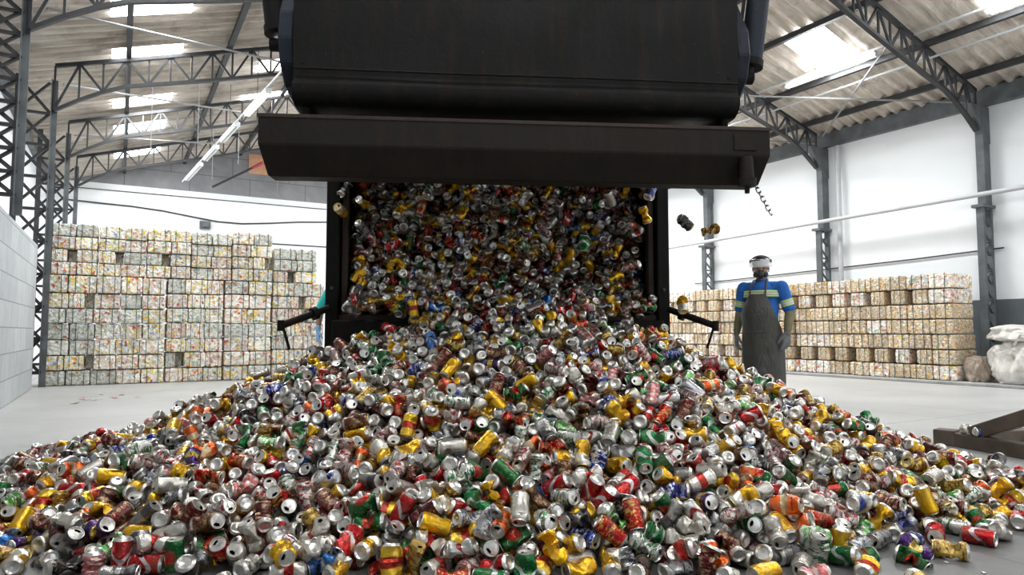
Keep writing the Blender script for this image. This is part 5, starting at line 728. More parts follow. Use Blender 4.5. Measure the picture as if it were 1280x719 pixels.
def block_mat():
    t = NT('concrete_blocks')
    vec = t.coord(rot=(0, PI / 2, 0))            # run the courses along Y and up Z
    tc = t.n('ShaderNodeTexCoord'); sp = t.n('ShaderNodeSeparateXYZ'); t.l(tc.outputs['Object'], sp.inputs[0])
    cb = t.n('ShaderNodeCombineXYZ'); t.l(sp.outputs[1], cb.inputs[0]); t.l(sp.outputs[2], cb.inputs[1])
    bk = t.n('ShaderNodeTexBrick'); t.l(cb.outputs[0], bk.inputs['Vector'])
    bk.inputs['Scale'].default_value = 1; bk.inputs['Brick Width'].default_value = .62; bk.inputs['Row Height'].default_value = .30
    bk.inputs['Mortar Size'].default_value = .008; bk.inputs['Mortar Smooth'].default_value = .3
    bk.inputs['Color1'].default_value = (.42, .44, .45, 1); bk.inputs['Color2'].default_value = (.50, .52, .53, 1); bk.inputs['Mortar'].default_value = (.27, .28, .29, 1)
    n_ = t.noise(tc.outputs['Object'], 5, 6, .65)
    col = t.mix(t.ramp(n_, [(.4, c3(0)), (.75, c3(.5))]), bk.outputs['Color'], (.33, .34, .35))
    t.set(col, .85)
    h = t.math('SUBTRACT', t.math('MULTIPLY', t.noise(tc.outputs['Object'], 45, 3), .3), bk.outputs['Fac'])
    t.bump(h, .5, .012)
    return t.m
M['block'] = block_mat()
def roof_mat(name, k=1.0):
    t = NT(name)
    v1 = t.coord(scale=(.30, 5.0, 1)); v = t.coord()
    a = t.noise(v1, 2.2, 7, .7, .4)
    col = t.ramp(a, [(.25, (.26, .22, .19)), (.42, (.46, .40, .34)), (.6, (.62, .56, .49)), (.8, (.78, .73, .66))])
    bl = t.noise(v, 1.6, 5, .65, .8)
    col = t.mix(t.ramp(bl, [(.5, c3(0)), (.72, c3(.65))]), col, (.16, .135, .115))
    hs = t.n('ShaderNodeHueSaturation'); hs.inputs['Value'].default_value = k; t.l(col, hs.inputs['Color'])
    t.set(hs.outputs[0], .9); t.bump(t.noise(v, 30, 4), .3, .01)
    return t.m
M['roof'] = roof_mat('fibre_cement_sheet_dim', .85); M['roof_e'] = roof_mat('fibre_cement_sheet_lit', 1.25)  # one sheet in two tones: the right slope's brighter light is in its colour
M['steel'] = plain('grey_painted_steel', (.105, .115, .12), .55, .1, .35, 4, .15)
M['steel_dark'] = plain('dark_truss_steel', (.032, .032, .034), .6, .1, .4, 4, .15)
M['conduit'] = plain('white_conduit', (.50, .51, .52), .5, 0, .05); M['tube_off'] = plain('unlit_tube', (.8, .82, .82), .3)
M['brace'] = plain('brace_grey', (.24, .24, .24), .6)
M['wire'] = plain('black_cable', (.03, .03, .032), .6)
M['curb'] = plain('curb_concrete', (.33, .33, .32), .8, 0, .2, 3, .2)
t = NT('skylight_sheet'); t.set((.9, .93, .95), .4); t.b.inputs['Emission Color'].default_value = (.93, .97, 1, 1); t.b.inputs['Emission Strength'].default_value = 7.0; M['sky'] = t.m
t = NT('lamp_tube'); t.set((.9, .9, .9), .4); t.b.inputs['Emission Color'].default_value = (.95, 1, .98, 1); t.b.inputs['Emission Strength'].default_value = 6.0; M['tube'] = t.m
# ---- truck
def truck_mat(name, col, rust):
    t = NT(name); v = t.coord()
    a = t.noise(v, 3.0, 8, .7, .3); b = t.noise(t.coord(scale=(6, 6, .7)), 2.5, 6, .65)
    c_ = t.ramp(a, [(.3, tuple(x * .6 for x in col)), (.7, tuple(x * 1.6 for x in col))])
    c_ = t.mix(t.ramp(b, [(.5, c3(0)), (.72, c3(.75))]), c_, rust)
    chips = t.ramp(t.noise(v, 38, 3), [(.68, c3(0)), (.74, c3(.35))])
    c_ = t.mix(chips, c_, (.06, .05, .04)); t.b.inputs['Specular IOR Level'].default_value = .25
    t.set(c_, t.ramp(a, [(.3, c3(.5)), (.7, c3(.8))]), .15); t.bump(t.noise(v, 22, 5, .7), .35, .01)
    return t.m
M['truck'] = truck_mat('dirty_black_paint', (.005, .0045, .0038), (.022, .013, .008))
M['truck_beam'] = truck_mat('rusty_brown_beam', (.013, .010, .007), (.024, .013, .007))
M['truck_in'] = truck_mat('worn_brown_steel', (.045, .033, .026), (.07, .04, .025))
M['truck_blue'] = truck_mat('dark_blue_grey_paint', (.02, .026, .036), (.03, .03, .035))
M['rubber'] = plain('tyre_rubber', (.02, .02, .02), .85, 0, .3, 12, .3)
M['chrome'] = plain('cylinder_rod', (.45, .45, .46), .25, .9, .1)
M['chain'] = plain('chain_steel', (.06, .058, .055), .5, .5)

# ================================================================= mesh helpers
def mesh(name, V, F, mats, parent=None, smooth=False, loc=None):
    me = bpy.data.meshes.new(name); me.from_pydata([tuple(p) for p in V], [], F); me.update()
    for m in (mats if isinstance(mats, (list, tuple)) else [mats]): me.materials.append(m)
    if smooth: me.polygons.foreach_set('use_smooth', [True] * len(me.polygons))
    o = bpy.data.objects.new(name, me); C.objects.link(o)
    if parent: o.parent = parent
    if loc: o.location = loc
    return o
class MB:
    def __init__(s): s.V = []; s.F = []
    def add(s, V, F):
        n = len(s.V); s.V += [Vector(p) for p in V]; s.F += [tuple(i + n for i in f) for f in F]; return s
    def box(s, x0, x1, y0, y1, z0, z1, mat=None):
        V = [Vector(p) for p in ((x0,y0,z0),(x1,y0,z0),(x1,y1,z0),(x0,y1,z0),(x0,y0,z1),(x1,y0,z1),(x1,y1,z1),(x0,y1,z1))]
        if mat: V = [mat @ p for p in V]
        return s.add(V, [(3,2,1,0),(4,5,6,7),(0,1,5,4),(1,2,6,5),(2,3,7,6),(3,0,4,7)])
    def bar(s, a, b, w, h=None, up=(0, 0, 1)):
        a, b = Vector(a), Vector(b); h = h or w
        d = (b - a).normalized(); up = Vector(up)
        if abs(d.dot(up)) > .98: up = Vector((1, 0, 0))
        x = d.cross(up).normalized() * w / 2; y = x.cross(d).normalized() * h / 2
        V = [a-x-y, a+x-y, a+x+y, a-x+y, b-x-y, b+x-y, b+x+y, b-x+y]
        return s.add(V, [(3,2,1,0),(4,5,6,7),(0,1,5,4),(1,2,6,5),(2,3,7,6),(3,0,4,7)])
    def angle(s, a, b, w, t=.008, up=(0, 0, 1), side=1):
        """an L-section steel angle"""
        a, b = Vector(a), Vector(b); d = (b - a).normalized(); up = Vector(up)
        if abs(d.dot(up)) > .98: up = Vector((1, 0, 0))
        x = d.cross(up).normalized() * side; y = x.cross(d).normalized() * side
        P = [Vector((0, 0)), Vector((w, 0)), Vector((w, t)), Vector((t, t)), Vector((t, w)), Vector((0, w))]
        V = [a + x * p[0] + y * p[1] for p in P] + [b + x * p[0] + y * p[1] for p in P]
        F = [tuple(range(5, -1, -1)), tuple(range(6, 12))] + [(i, (i+1) % 6, (i+1) % 6 + 6, i + 6) for i in range(6)]
        return s.add(V, F)
    def tube(s, pts, r, n=8, cap=True):
        pts = [Vector(p) for p in pts]; m = len(pts); rr = r if isinstance(r, (list, tuple)) else [r] * m
        t0 = (pts[1] - pts[0]).normalized(); ref = Vector((0, 0, 1)) if abs(t0.z) < .9 else Vector((1, 0, 0))
        x = t0.cross(ref).normalized(); V = []
        for i, p in enumerate(pts):
            t_ = (pts[min(i+1, m-1)] - pts[max(i-1, 0)]).normalized()
            x = (x - t_ * x.dot(t_)).normalized(); y = t_.cross(x)
            for k in range(n):
                a = 2 * PI * k / n; V.append(p + (x * math.cos(a) + y * math.sin(a)) * rr[i])
        F = [(i*n+k, i*n+(k+1) % n, (i+1)*n+(k+1) % n, (i+1)*n+k) for i in range(m-1) for k in range(n)]
        if cap: F += [tuple(range(n-1, -1, -1)), tuple((m-1)*n+k for k in range(n))]
        return s.add(V, F)
    def lathe(s, prof, n=24, mat=None):
        V = [Vector((r*math.cos(2*PI*k/n), r*math.sin(2*PI*k/n), z)) for r, z in prof for k in range(n)]
        if mat: V = [mat @ p for p in V]
        F = [(i*n+k, i*n+(k+1) % n, (i+1)*n+(k+1) % n, (i+1)*n+k) for i in range(len(prof)-1) for k in range(n)]
        return s.add(V, F)
    def prism(s, poly, x0, x1):
        """poly in (y,z) extruded along x"""
        n = len(poly); V = [Vector((x0, y, z)) for y, z in poly] + [Vector((x1, y, z)) for y, z in poly]
        return s.add(V, [tuple(range(n-1, -1, -1)), tuple(range(n, 2*n))] + [(i, (i+1) % n, (i+1) % n+n, i+n) for i in range(n)])
    def obj(s, name, mat, parent=None, smooth=False, bevel=0, origin=None):
        V = s.V
        if origin is not None: V = [p - Vector(origin) for p in V]
        o = mesh(name, V, s.F, mat, parent, smooth, loc=origin)
        if bevel:
            bm = bmesh.new(); bm.from_mesh(o.data); bmesh.ops.recalc_face_normals(bm, faces=bm.faces)
            bmesh.ops.bevel(bm, geom=bm.edges[:], offset=bevel, segments=1, affect='EDGES', clamp_overlap=True)
            bm.to_mesh(o.data); bm.free()
        else:
            bm = bmesh.new(); bm.from_mesh(o.data); bmesh.ops.recalc_face_normals(bm, faces=bm.faces); bm.to_mesh(o.data); bm.free()
        if smooth: auto_sharp(o)
        return o
def auto_sharp(o, ang=40):
    me = o.data; me.polygons.foreach_set('use_smooth', [True] * len(me.polygons))
    bm = bmesh.new(); bm.from_mesh(me); lim = math.radians(ang)
    for e in bm.edges: e.smooth = len(e.link_faces) == 2 and e.calc_face_angle(0) < lim
    bm.to_mesh(me); bm.free()
def empty(name, loc=(0, 0, 0), rz=0.0, label=None, cat=None, group=None, parent=None):
    o = bpy.data.objects.new(name, None); C.objects.link(o); o.location = loc; o.rotation_euler = (0, 0, rz); o.empty_display_size = .1
    if parent: o.parent = parent
    if label: tag(o, label, cat, group)
    return o
def tag(o, label, cat=None, group=None, kind=None):
    if label: o['label'] = label
    if cat: o['category'] = cat
    if group: o['group'] = group
    if kind: o['kind'] = kind
    return o
def struct(o): o['kind'] = 'structure'; return o
def copy_tree(o, parent=None):
    c_ = o.copy(); C.objects.link(c_); c_.parent = parent
    for ch in o.children: copy_tree(ch, c_)
    return c_
ORD = ['', 'first', 'second', 'third', 'fourth', 'fifth', 'sixth', 'seventh', 'eighth', 'ninth', 'tenth', 'eleventh', 'twelfth', 'thirteenth', 'fourteenth', 'fifteenth', 'sixteenth', 'seventeenth', 'eighteenth']

# ================================================================= the hall
XL, XR, Y0, YB, ZE, SL = -1.85, 13.4, -9.0, 22.3, 5.15, .3
XM = (XR - 1.1) / 2
def zroof(x): return ZE + SL * (XR - x) if x > XM else ZE + SL * (x + 1.1)
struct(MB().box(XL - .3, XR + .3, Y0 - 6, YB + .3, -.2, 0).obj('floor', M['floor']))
struct(MB().box(XR, XR + .25, Y0, YB, 0, ZE + .05).obj('wall_right', M['wall_r']))
struct(MB().box(XL - .25, XL, Y0, YB, 0, ZE - .15).obj('wall_left', M['wall_p']))
def gable(name, y, th, mat, door=None):
    poly = [(XL, 0), (XR, 0), (XR, ZE), (XM, zroof(XM) - .02), (XL, zroof(XL))]
    b = MB()
    if door:
        x0, x1, zt = door
        poly = [(XL, 0), (x0, 0), (x0, zt), (x1, zt), (x1, 0), (XR, 0), (XR, ZE), (XM, zroof(XM) - .02), (XL, zroof(XL))]
    n = len(poly)
    V = [Vector((x, y, z)) for x, z in poly] + [Vector((x, y + th, z)) for x, z in poly]
    b.add(V, [tuple(range(n)), tuple(range(2*n-1, n-1, -1))] + [(i, (i+1) % n, (i+1) % n + n, i+n) for i in range(n)])
    return struct(b.obj(name, mat))
gable('wall_back', YB, .25, M['wall_b'])
gable('wall_front', Y0 - .25, .25, M['wall_p'], (.5, 11.5, 4.6))
# low concrete-block wall
struct(MB().box(-1.44, -1.10, -6.0, 12.45, 0, 2.16).obj('wall_block', M['block'], bevel=.008))
struct(MB().box(11.65, XR, Y0, YB, 0, .05).obj('trim_curb', M['curb'], bevel=.01))

# ---- corrugated roof with translucent sheets in it
SKY = [(10.85, y, 1.25, .80) for y in (-4.4, -1.2, 2.0, 4.75, 7.62, 10.9, 14.2, 17.4, 20.6)]
SKY += [(.28, y, 1.05, .72) for y in (-4.4, -1.6, 1.6, 4.6, 7.9, 10.95, 12.95, 15.6, 17.75, 20.3)]
SKY += [(2.75, y, 1.0, .72) for y in (-3.0, 0.2, 3.4, 14.15, 16.35)] + [(8.4, y, 1.0, .72) for y in (-3.0, .2, 3.4, 14.0, 17.4)]  # the near ones, out of view, are added to light the yard
def roof_slope(name, xs, side):
    lam, per = .25, 8
    ny = int((YB - Y0 + .4) / lam * per); ys = [Y0 - .2 + i * lam / per for i in range(ny + 1)]
    holes = [(x - l / 2, x + l / 2, y - w / 2, y + w / 2) for x, y, l, w in SKY]
    cuts = sorted(set(round(x, 4) for x in xs) | set(round(h[k], 4) for h in holes for k in (0, 1) if xs[0] < h[k] < xs[-1]))
    V = []; F = []
    for x in cuts:
        for i, y in enumerate(ys): V.append((x, y, zroof(x) + .03 + .042 * math.sin(2 * PI * i / per)))
    n = len(ys)
    for j in range(len(cuts) - 1):
        xm = (cuts[j] + cuts[j+1]) / 2
        for i in range(n - 1):
            ym = (ys[i] + ys[i+1]) / 2
            if any(h[0] < xm < h[1] and h[2] < ym < h[3] for h in holes): continue
            a = j * n + i; F.append((a, a + 1, a + n + 1, a + n))
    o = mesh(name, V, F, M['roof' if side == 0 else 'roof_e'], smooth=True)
    md = o.modifiers.new('t', 'SOLIDIFY'); md.thickness = .008
    return struct(o)
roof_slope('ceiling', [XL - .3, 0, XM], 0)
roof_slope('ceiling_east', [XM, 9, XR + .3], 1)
for i, (x, y, l, w) in enumerate(SKY):
    V = []; F = []; n = 19
    for xx in (x - l / 2, x + l / 2):
        for k in range(n): V.append((xx, y - w / 2 + w * k / (n - 1), zroof(xx) + .03 + .042 * math.sin(2 * PI * k / 5.6)))
    F = [(k, k + 1, k + n + 1, k + n) for k in range(n - 1)]
    struct(mesh('window_%d' % (i + 1), V, F, M['sky'], smooth=True))
    L = bpy.data.lights.new('skylight_glow', 'AREA'); L.shape = 'RECTANGLE'; L.size = l; L.size_y = w
    L.energy = (150 if x > XM else 70) if y > 5 else 30; L.color = (.95, .98, 1)
    lo = bpy.data.objects.new('skylight_glow', L); C.objects.link(lo); lo.location = (x, y, zroof(x) - .03)
    lo.rotation_euler = (0, -math.atan(SL) if x < XM else math.atan(SL), 0)

# ---- purlins, one bar each
k = 0
for x in (.0, 1.55, 3.1, 4.65, 6.0, 7.4, 8.9, 10.15, 11.55, 12.7):
    k += 1
    struct(MB().box(-.04, .04, Y0, YB, -.10, 0).obj('trim_purlin_%d' % k, M['steel_dark'], origin=None)).location = (x, 0, zroof(x) - .0)
struct(MB().box(XR - .12, XR, Y0, YB, -.26, .06).obj('trim_eaves_right', M['steel'])).location = (0, 0, ZE)
struct(MB().box(XL, XL + .12, Y0, YB, -.16, -.02).obj('trim_eaves_left', M['steel'])).location = (0, 0, ZE - .1)

# ---- trusses and lattice posts
FR = [(-3.3, None), (-.1, None), (3.05, 'frame beside the truck yard'), (6.2, 'in front of the sacks'), (9.4, 'x'), (12.75, 'x'), (16.1, 'x'), (19.25, 'x')]
def half_truss(b_top, b_bot, b_web, xa, xb, y):
    n = 22; sgn = 1 if xb > xa else -1
    tp = []; bp = []
    for i in range(n + 1):
        t = i / n; x = xa + (xb - xa) * t
        zt = zroof(x) - .13
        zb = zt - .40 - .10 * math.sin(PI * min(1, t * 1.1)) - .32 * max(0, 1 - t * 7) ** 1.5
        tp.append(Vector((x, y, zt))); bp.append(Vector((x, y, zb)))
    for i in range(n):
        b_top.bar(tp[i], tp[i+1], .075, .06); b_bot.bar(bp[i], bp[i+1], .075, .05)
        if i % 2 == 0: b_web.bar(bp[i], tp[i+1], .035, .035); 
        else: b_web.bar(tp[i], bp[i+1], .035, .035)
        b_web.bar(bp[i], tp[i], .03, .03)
near = ['truss nearest the back gable wall', 'second truss out from the back gable wall', 'third truss out from the back gable wall', 'fourth truss out from the back gable wall', 'fifth truss out from the back gable wall',
        'truss over the bulk bags, sixth from the back gable', 'seventh truss out from the back gable wall', 'eighth truss out from the back gable wall']
for i, (y, _) in enumerate(FR):
    r_ = empty('roof_truss', (XM, y, ZE), label='dark lattice roof ' + near[7 - i], cat='roof truss', group='roof trusses across the hall')
    bt, bb, bw = MB(), MB(), MB()
    half_truss(bt, bb, bw, -1.0, XM, y); half_truss(bt, bb, bw, XR - .35, XM, y)
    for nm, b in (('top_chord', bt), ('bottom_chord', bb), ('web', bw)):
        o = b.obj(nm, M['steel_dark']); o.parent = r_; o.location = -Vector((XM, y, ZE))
def post(x, y, side, lab, grp):
    """lattice column: lower laced half, a seat at 3.1 m, slimmer boxed upper half with a knee plate"""
    r_ = empty('lattice_post', (x, y, 0), label=lab, cat='post', group=grp)
    s = side
    if s < 0:      # right wall posts
        z0, zs = .05, 3.05
        MB().bar((-.34, 0, z0), (-.34, 0, zs), .12, .06).obj('chord', M['steel'], r_, bevel=.004)
        MB().bar((-.06, 0, z0), (-.06, 0, ZE - .15), .10, .06).obj('chord', M['steel'], r_, bevel=.004)
        b = MB(); n = 11
        for i in range(n):
            za = z0 + .1 + (zs - .2 - z0) * i / n; zb = z0 + .1 + (zs - .2 - z0) * (i + 1) / n
            b.bar((-.34, 0, za), (-.06, 0, zb) if i % 2 == 0 else (-.06, 0, za), .03, .03); b.bar((-.06, 0, za), (-.34, 0, zb), .03, .03)
        b.obj('lacing', M['steel'], r_)
        MB().box(-.27, -.13, -.07, .07, zs - .05, ZE - .3).obj('upper_shaft', M['steel'], r_, bevel=.006)
        MB().box(-.44, -.02, -.10, .10, zs - .02, zs + .03).obj('seat_plate', M['steel'], r_)
        b = MB(); V = [(-.62, ZE - .30), (-.02, ZE - .30), (-.02, ZE - .95), (-.20, ZE - .95), (-.32, ZE - .70)]
        b.add([(x_, -.06, z_) for x_, z_ in V] + [(x_, .06, z_) for x_, z_ in V], [tuple(range(5)), tuple(range(9, 4, -1))] + [(i, (i+1) % 5, (i+1) % 5+5, i+5) for i in range(5)])
        b.obj('knee_plate', M['steel'], r_)
    else:
        z0 = 0 if y > 12 else 2.165
        w = .46 if y > 12 else .34
        MB().angle((0, -.05, z0), (0, -.05, ZE - .32), .085, .012).obj('chord', M['steel_dark'], r_)
        MB().angle((w, .05, z0), (w, .05, ZE - .32), .085, .012, side=-1).obj('chord', M['steel'], r_)
        b = MB(); n = 9
        for i in range(n):
            za = z0 + .2 + (ZE - .6 - z0) * i / n; zb = z0 + .2 + (ZE - .6 - z0) * (i + 1) / n
            b.angle((.03, 0, za), (w, 0, za), .05, .008); b.angle((.03, 0, za), (w, 0, zb), .045, .008); b.angle((w, 0, za), (.03, 0, zb), .045, .008)
        b.obj('lacing', M['steel_dark'], r_)
    return r_
rl = {3.05: 'grey lattice post on white side wall, out past the bulk bags', 6.2: 'grey lattice post rising behind the white bulk bags', 9.4: 'grey lattice post behind the bale stacks, beside the white downpipe', 12.75: 'grey lattice post on white wall above the worker in apron'}
for y, _ in FR:
    if y >= 3: post(XR, y, -1, rl.get(y, 'grey lattice post on white side wall hidden beyond the truck, %s one from back gable' % {19.25: 'first', 16.1: 'second'}.get(y, 'third')), 'lattice posts on the white side wall')
for y, _ in FR:
    if y > 6: post(-1.50 if y > 12 else -1.42, y, 1, 'tall lattice post behind concrete block wall, %s of the row from the back' % ORD[[19.25, 16.1, 12.75, 9.4].index(y) + 1] if y in (19.25, 16.1, 12.75, 9.4) else 'tall lattice post behind block wall, last towards the open door', 'lattice posts behind the block wall')
# bracing rods in the roof near the side wall
for k_, (a, b_) in enumerate((((XR - .3, 9.4, ZE - .2), (XR - 2.6, 12.5, ZE + .5)), ((XR - .3, 6.3, ZE - .2), (XR - 2.5, 9.3, ZE + .45)), ((XR - 2.6, 6.3, ZE + .5), (XR - .4, 9.2, ZE - .1)), ((-.9, 13, ZE - .3), (2.2, 16, ZE + .6)), ((-.9, 16.3, ZE - .3), (2.2, 19, ZE + .6)), ((-.9, 10, ZE - .3), (2.4, 12.6, ZE + .6)))):
    lab = ['pale brace rod high beside the side wall, farther one', 'pale brace rod high above the side wall eaves, nearer one', 'dark brace rod crossing the pale one near the side wall', 'thin brace rod under the roof, middle one over the block wall', 'thin brace rod under the roof, farthest over the block wall', 'thin brace rod under the roof, nearest over the block wall'][k_]
    tag(MB().tube([a, b_], .018, 6).obj('brace_rod', M['brace'], origin=Vector(a)), lab, 'brace', 'roof brace rods')
# hanger rods over the far bales
for k_, (x, y, L_) in enumerate(((1.2, 14.2, 1.3), (1.75, 16.9, 1.6), (2.4, 17.6, 1.2), (3.3, 17.6, 1.5), (.4, 14.0, 1.5), (3.6, 19.0, 1.9))):
    tag(MB().tube([(x, y, zroof(x) - .05), (x, y, zroof(x) - .05 - L_)], .006, 5).obj('hanger_rod', M['brace'], origin=Vector((x, y, zroof(x)))), 'thin pale rod hanging from the roof, %s from the block wall side' % ORD[[.4, 1.2, 1.75, 2.4, 3.3, 3.6].index(x) + 1], 'rod', 'rods hanging under the roof')

# ---- pipes and cables
tag(MB().tube([(XR - .45, 3.5, 3.28), (XR - .45, 22.2, 3.02)], .042, 10).obj('wall_pipe', M['conduit'], smooth=True, origin=(XR - .45, 3.5, 3.28)), 'long white pipe running along the white side wall past the posts', 'pipe')
tag(MB().tube([(XR - .12, 9.05, ZE - .3), (XR - .12, 9.05, .05)], .05, 10).obj('downpipe', M['conduit'], smooth=True, origin=(XR - .12, 9.05, .05)), 'white vertical downpipe beside a grey post on the white side wall', 'pipe')
tag(MB().tube([(XR - .03, 6.0, 2.32), (XR - .03, 7.6, 2.26), (XR - .03, 9.3, 2.22), (XR - .03, 12.0, 2.16), (XR - .03, 13.4, 2.14)], .014, 6).obj('wall_cable', M['wire'], origin=(XR - .03, 6, 2.3)), 'thin black cable along white side wall above the bales', 'cable')
def bw(px, z): return (px, YB - .03, z)
tag(MB().tube([bw(x_, z_) for x_, z_ in ((-1.5, 4.50), (-.6, 4.47), (.2, 4.45), (1.0, 4.39), (1.8, 4.28), (2.5, 4.19), (3.2, 4.18), (4.0, 4.26), (4.9, 4.37), (5.8, 4.44), (6.8, 4.46), (9.5, 4.30), (13.0, 4.5))], .022, 6).obj('wall_cable', M['wire'], origin=bw(0, 4.5)), 'thick black cable sagging across the white back wall', 'cable')
tag(MB().tube([bw(-1.4, 4.86), bw(13, 4.86)], .012, 5).obj('wall_cable', M['wire'], origin=bw(0, 4.86)), 'thin taut wire just under the grey gable on back wall', 'cable')
tag(MB().tube([bw(3.0, 3.62), bw(13, 3.62)], .018, 5).obj('wall_cable', M['wire'], origin=bw(3, 3.62)), 'straight dark cable low on back wall just above the bales', 'cable')
tag(MB().box(0, 2.1, -.02, 0, 0, .62).obj('orange_panel', plain('orange_paint', (.55, .30, .18), .8), origin=None), 'faded orange panel on the grey gable beside the truck tailgate', 'panel').location = (3.35, YB - .005, 5.78)
rp = empty('signal_rod', (2.9, 21.6, 5.05), label='dark rod with a red tip slanting over the back wall', cat='rod')
p0, p1 = Vector((2.25, 21.6, 5.1)), Vector((3.65, 21.6, 6.0)); dd = (p1 - p0)
MB().tube([p0 - rp.location, p0 + dd * .78 - rp.location], .035, 7).obj('shaft', M['wire'], rp)
MB().tube([p0 + dd * .78 - rp.location, p1 - rp.location], [.04, .055], 8).obj('red_tip', plain('red_paint', (.45, .06, .08), .6), rp)
tag(MB().box(-.15, .15, -.12, 0, -.12, .12).box(-.09, .09, -.2, -.12, -.07, .07).obj('junction_box', M['steel'], bevel=.01), 'small grey box fixed on the white back wall above the bales', 'box').location = (2.15, YB, 4.05)
# fluorescent lamps
def lamp(a, b_, lab, grp, n=1, on=True):
    a, b_ = Vector(a), Vector(b_); r_ = empty('fluorescent_lamp', (a + b_) / 2, label=lab, cat='lamp', group=grp)
    m = (a + b_) / 2; a -= m; b_ -= m; d = (b_ - a).normalized(); s_ = d.cross(Vector((0, 0, 1))).normalized()
    MB().bar(a, b_, .11, .05).obj('housing', M['conduit'], r_, bevel=.006)
    for q in (-.03, .03): MB().tube([a + s_ * q + Vector((0, 0, -.05)) + d * .04, b_ + s_ * q + Vector((0, 0, -.05)) - d * .04], .019, 8).obj('tube', M['tube' if on else 'tube_off'], r_)
    for p in (a, b_): MB().bar(p - d * .015 + Vector((0, 0, -.05)), p + d * .015 + Vector((0, 0, -.05)), .10, .05).obj('end_cap', M['conduit'], r_)
    MB().tube([Vector((0, 0, .02)), Vector((0, 0, .9 if m.x > 6 else 1.0))], .006, 5).obj('cord', M['wire'], r_)
    return r_
lp = lambda y: (2.09 - .075 * (y - 12), y, 5.0)
lamp(lp(12.0), lp(13.5), 'fluorescent lamp in the slanting row by truck, the brightest nearest one', 'lamp row over the far bales')
lamp(lp(14.3), lp(15.7), 'fluorescent lamp in the slanting row, second from the truck', 'lamp row over the far bales', on=False)
lamp(lp(16.3), lp(17.6), 'fluorescent lamp in the slanting row, third from the truck', 'lamp row over the far bales', on=False)
lamp(lp(18.2), lp(20.2), 'fluorescent lamp in the slanting row, the one nearest back wall', 'lamp row over the far bales', on=False)
tag(MB().tube([Vector(lp(11)) + Vector((0, 0, .06)), Vector(lp(21)) + Vector((0, 0, .06))], .02, 6).obj('lamp_conduit', M['conduit'], origin=lp(11)), 'thin pale conduit carrying the slanting lamp row by truck', 'conduit')
lamp((11.05, 6.75, 5.62), (11.05, 8.55, 5.62), 'bright fluorescent lamp under the skylight beside the raised tailgate', 'lamps by the side wall')
lamp((11.05, 3.2, 5.62), (11.05, 5.0, 5.62), 'fluorescent lamp on same conduit, nearer the open door', 'lamps by the side wall')
tag(MB().tube([(11.16, 2.5, 5.72), (11.16, 21, 5.72)], .022, 6).obj('lamp_conduit', M['conduit'], origin=(11.16, 2.5, 5.7)), 'straight grey conduit carrying the lamps near the side wall', 'conduit')
tag(MB().tube([(11.75, 1.5, 5.48), (11.75, 21, 5.48)], .022, 6).obj('roof_conduit', M['conduit'], origin=(11.75, 1.5, 5.48)), 'thin pipe under the roof just below the lamp conduit', 'conduit')
# ================================================================= bales of pressed cans
def bale_mat(name, base, stops, vs=24, sat=1.0):
    t = NT(name); oi = t.n('ShaderNodeObjectInfo')
    tc = t.n('ShaderNodeTexCoord'); ad = t.n('ShaderNodeVectorMath', operation='ADD'); mu = t.n('ShaderNodeVectorMath', operation='SCALE')
    cb = t.n('ShaderNodeCombineXYZ')
    for i in range(3): t.l(oi.outputs['Random'], cb.inputs[i])
    t.l(cb.outputs[0], mu.inputs[0]); mu.inputs['Scale'].default_value = 40
    t.l(tc.outputs['Object'], ad.inputs[0]); t.l(mu.outputs[0], ad.inputs[1])
    wv = t.n('ShaderNodeVectorMath', operation='ADD'); nz = t.n('ShaderNodeTexNoise'); nz.inputs['Scale'].default_value = 12; t.l(ad.outputs[0], nz.inputs['Vector'])
    sc = t.n('ShaderNodeVectorMath', operation='SCALE'); sc.inputs['Scale'].default_value = .07; t.l(nz.outputs['Color'], sc.inputs[0])
    t.l(ad.outputs[0], wv.inputs[0]); t.l(sc.outputs[0], wv.inputs[1])
    vo = t.n('ShaderNodeTexVoronoi'); vo.inputs['Scale'].default_value = vs; t.l(wv.outputs[0], vo.inputs['Vector'])
    sp = t.n('ShaderNodeSeparateColor'); t.l(vo.outputs['Color'], sp.inputs[0])
    col = t.ramp(sp.outputs[0], stops, 'CONSTANT')
    val = t.ramp(sp.outputs[1], [(0, c3(.72)), (1, c3(1.3))])
    m_ = t.n('ShaderNodeMix', data_type='RGBA', blend_type='MULTIPLY'); m_.inputs[0].default_value = 1
    t.l(col, m_.inputs[6]); t.l(val, m_.inputs[7])
    fine = t.n('ShaderNodeTexVoronoi', feature='DISTANCE_TO_EDGE'); fine.inputs['Scale'].default_value = vs * .8; t.l(wv.outputs[0], fine.inputs['Vector'])
    edge = t.ramp(fine.outputs['Distance'], [(0, c3(1)), (.07, c3(0))])
    out = t.mix(t.math('MULTIPLY', edge, .6), m_.outputs[2], tuple(x * .35 for x in base))
    big = t.noise(ad.outputs[0], 7, 3, .6)
    out = t.mix(t.ramp(big, [(.45, c3(0)), (.7, c3(.35))]), out, tuple(min(1, x * 1.12) for x in base))
    big2 = t.ramp(t.noise(wv.outputs[0], 13, 2), [(.58, c3(0)), (.61, c3(.6))])
    out = t.mix(big2, out, stops[3][1])
    rv = t.math('ADD', .90, t.math('MULTIPLY', oi.outputs['Random'], .42))
    hs = t.n('ShaderNodeHueSaturation'); t.put(hs.inputs['Value'], rv); hs.inputs['Saturation'].default_value = 1.45; t.l(out, hs.inputs['Color'])
    t.set(hs.outputs[0], .5, .05)
    t.bump(t.math('ADD', vo.outputs['Distance'], t.math('MULTIPLY', fine.outputs['Distance'], .6)), .7, .02)
    return t.m
W_ = (.88, .86, .81); G_ = (.68, .68, .64)
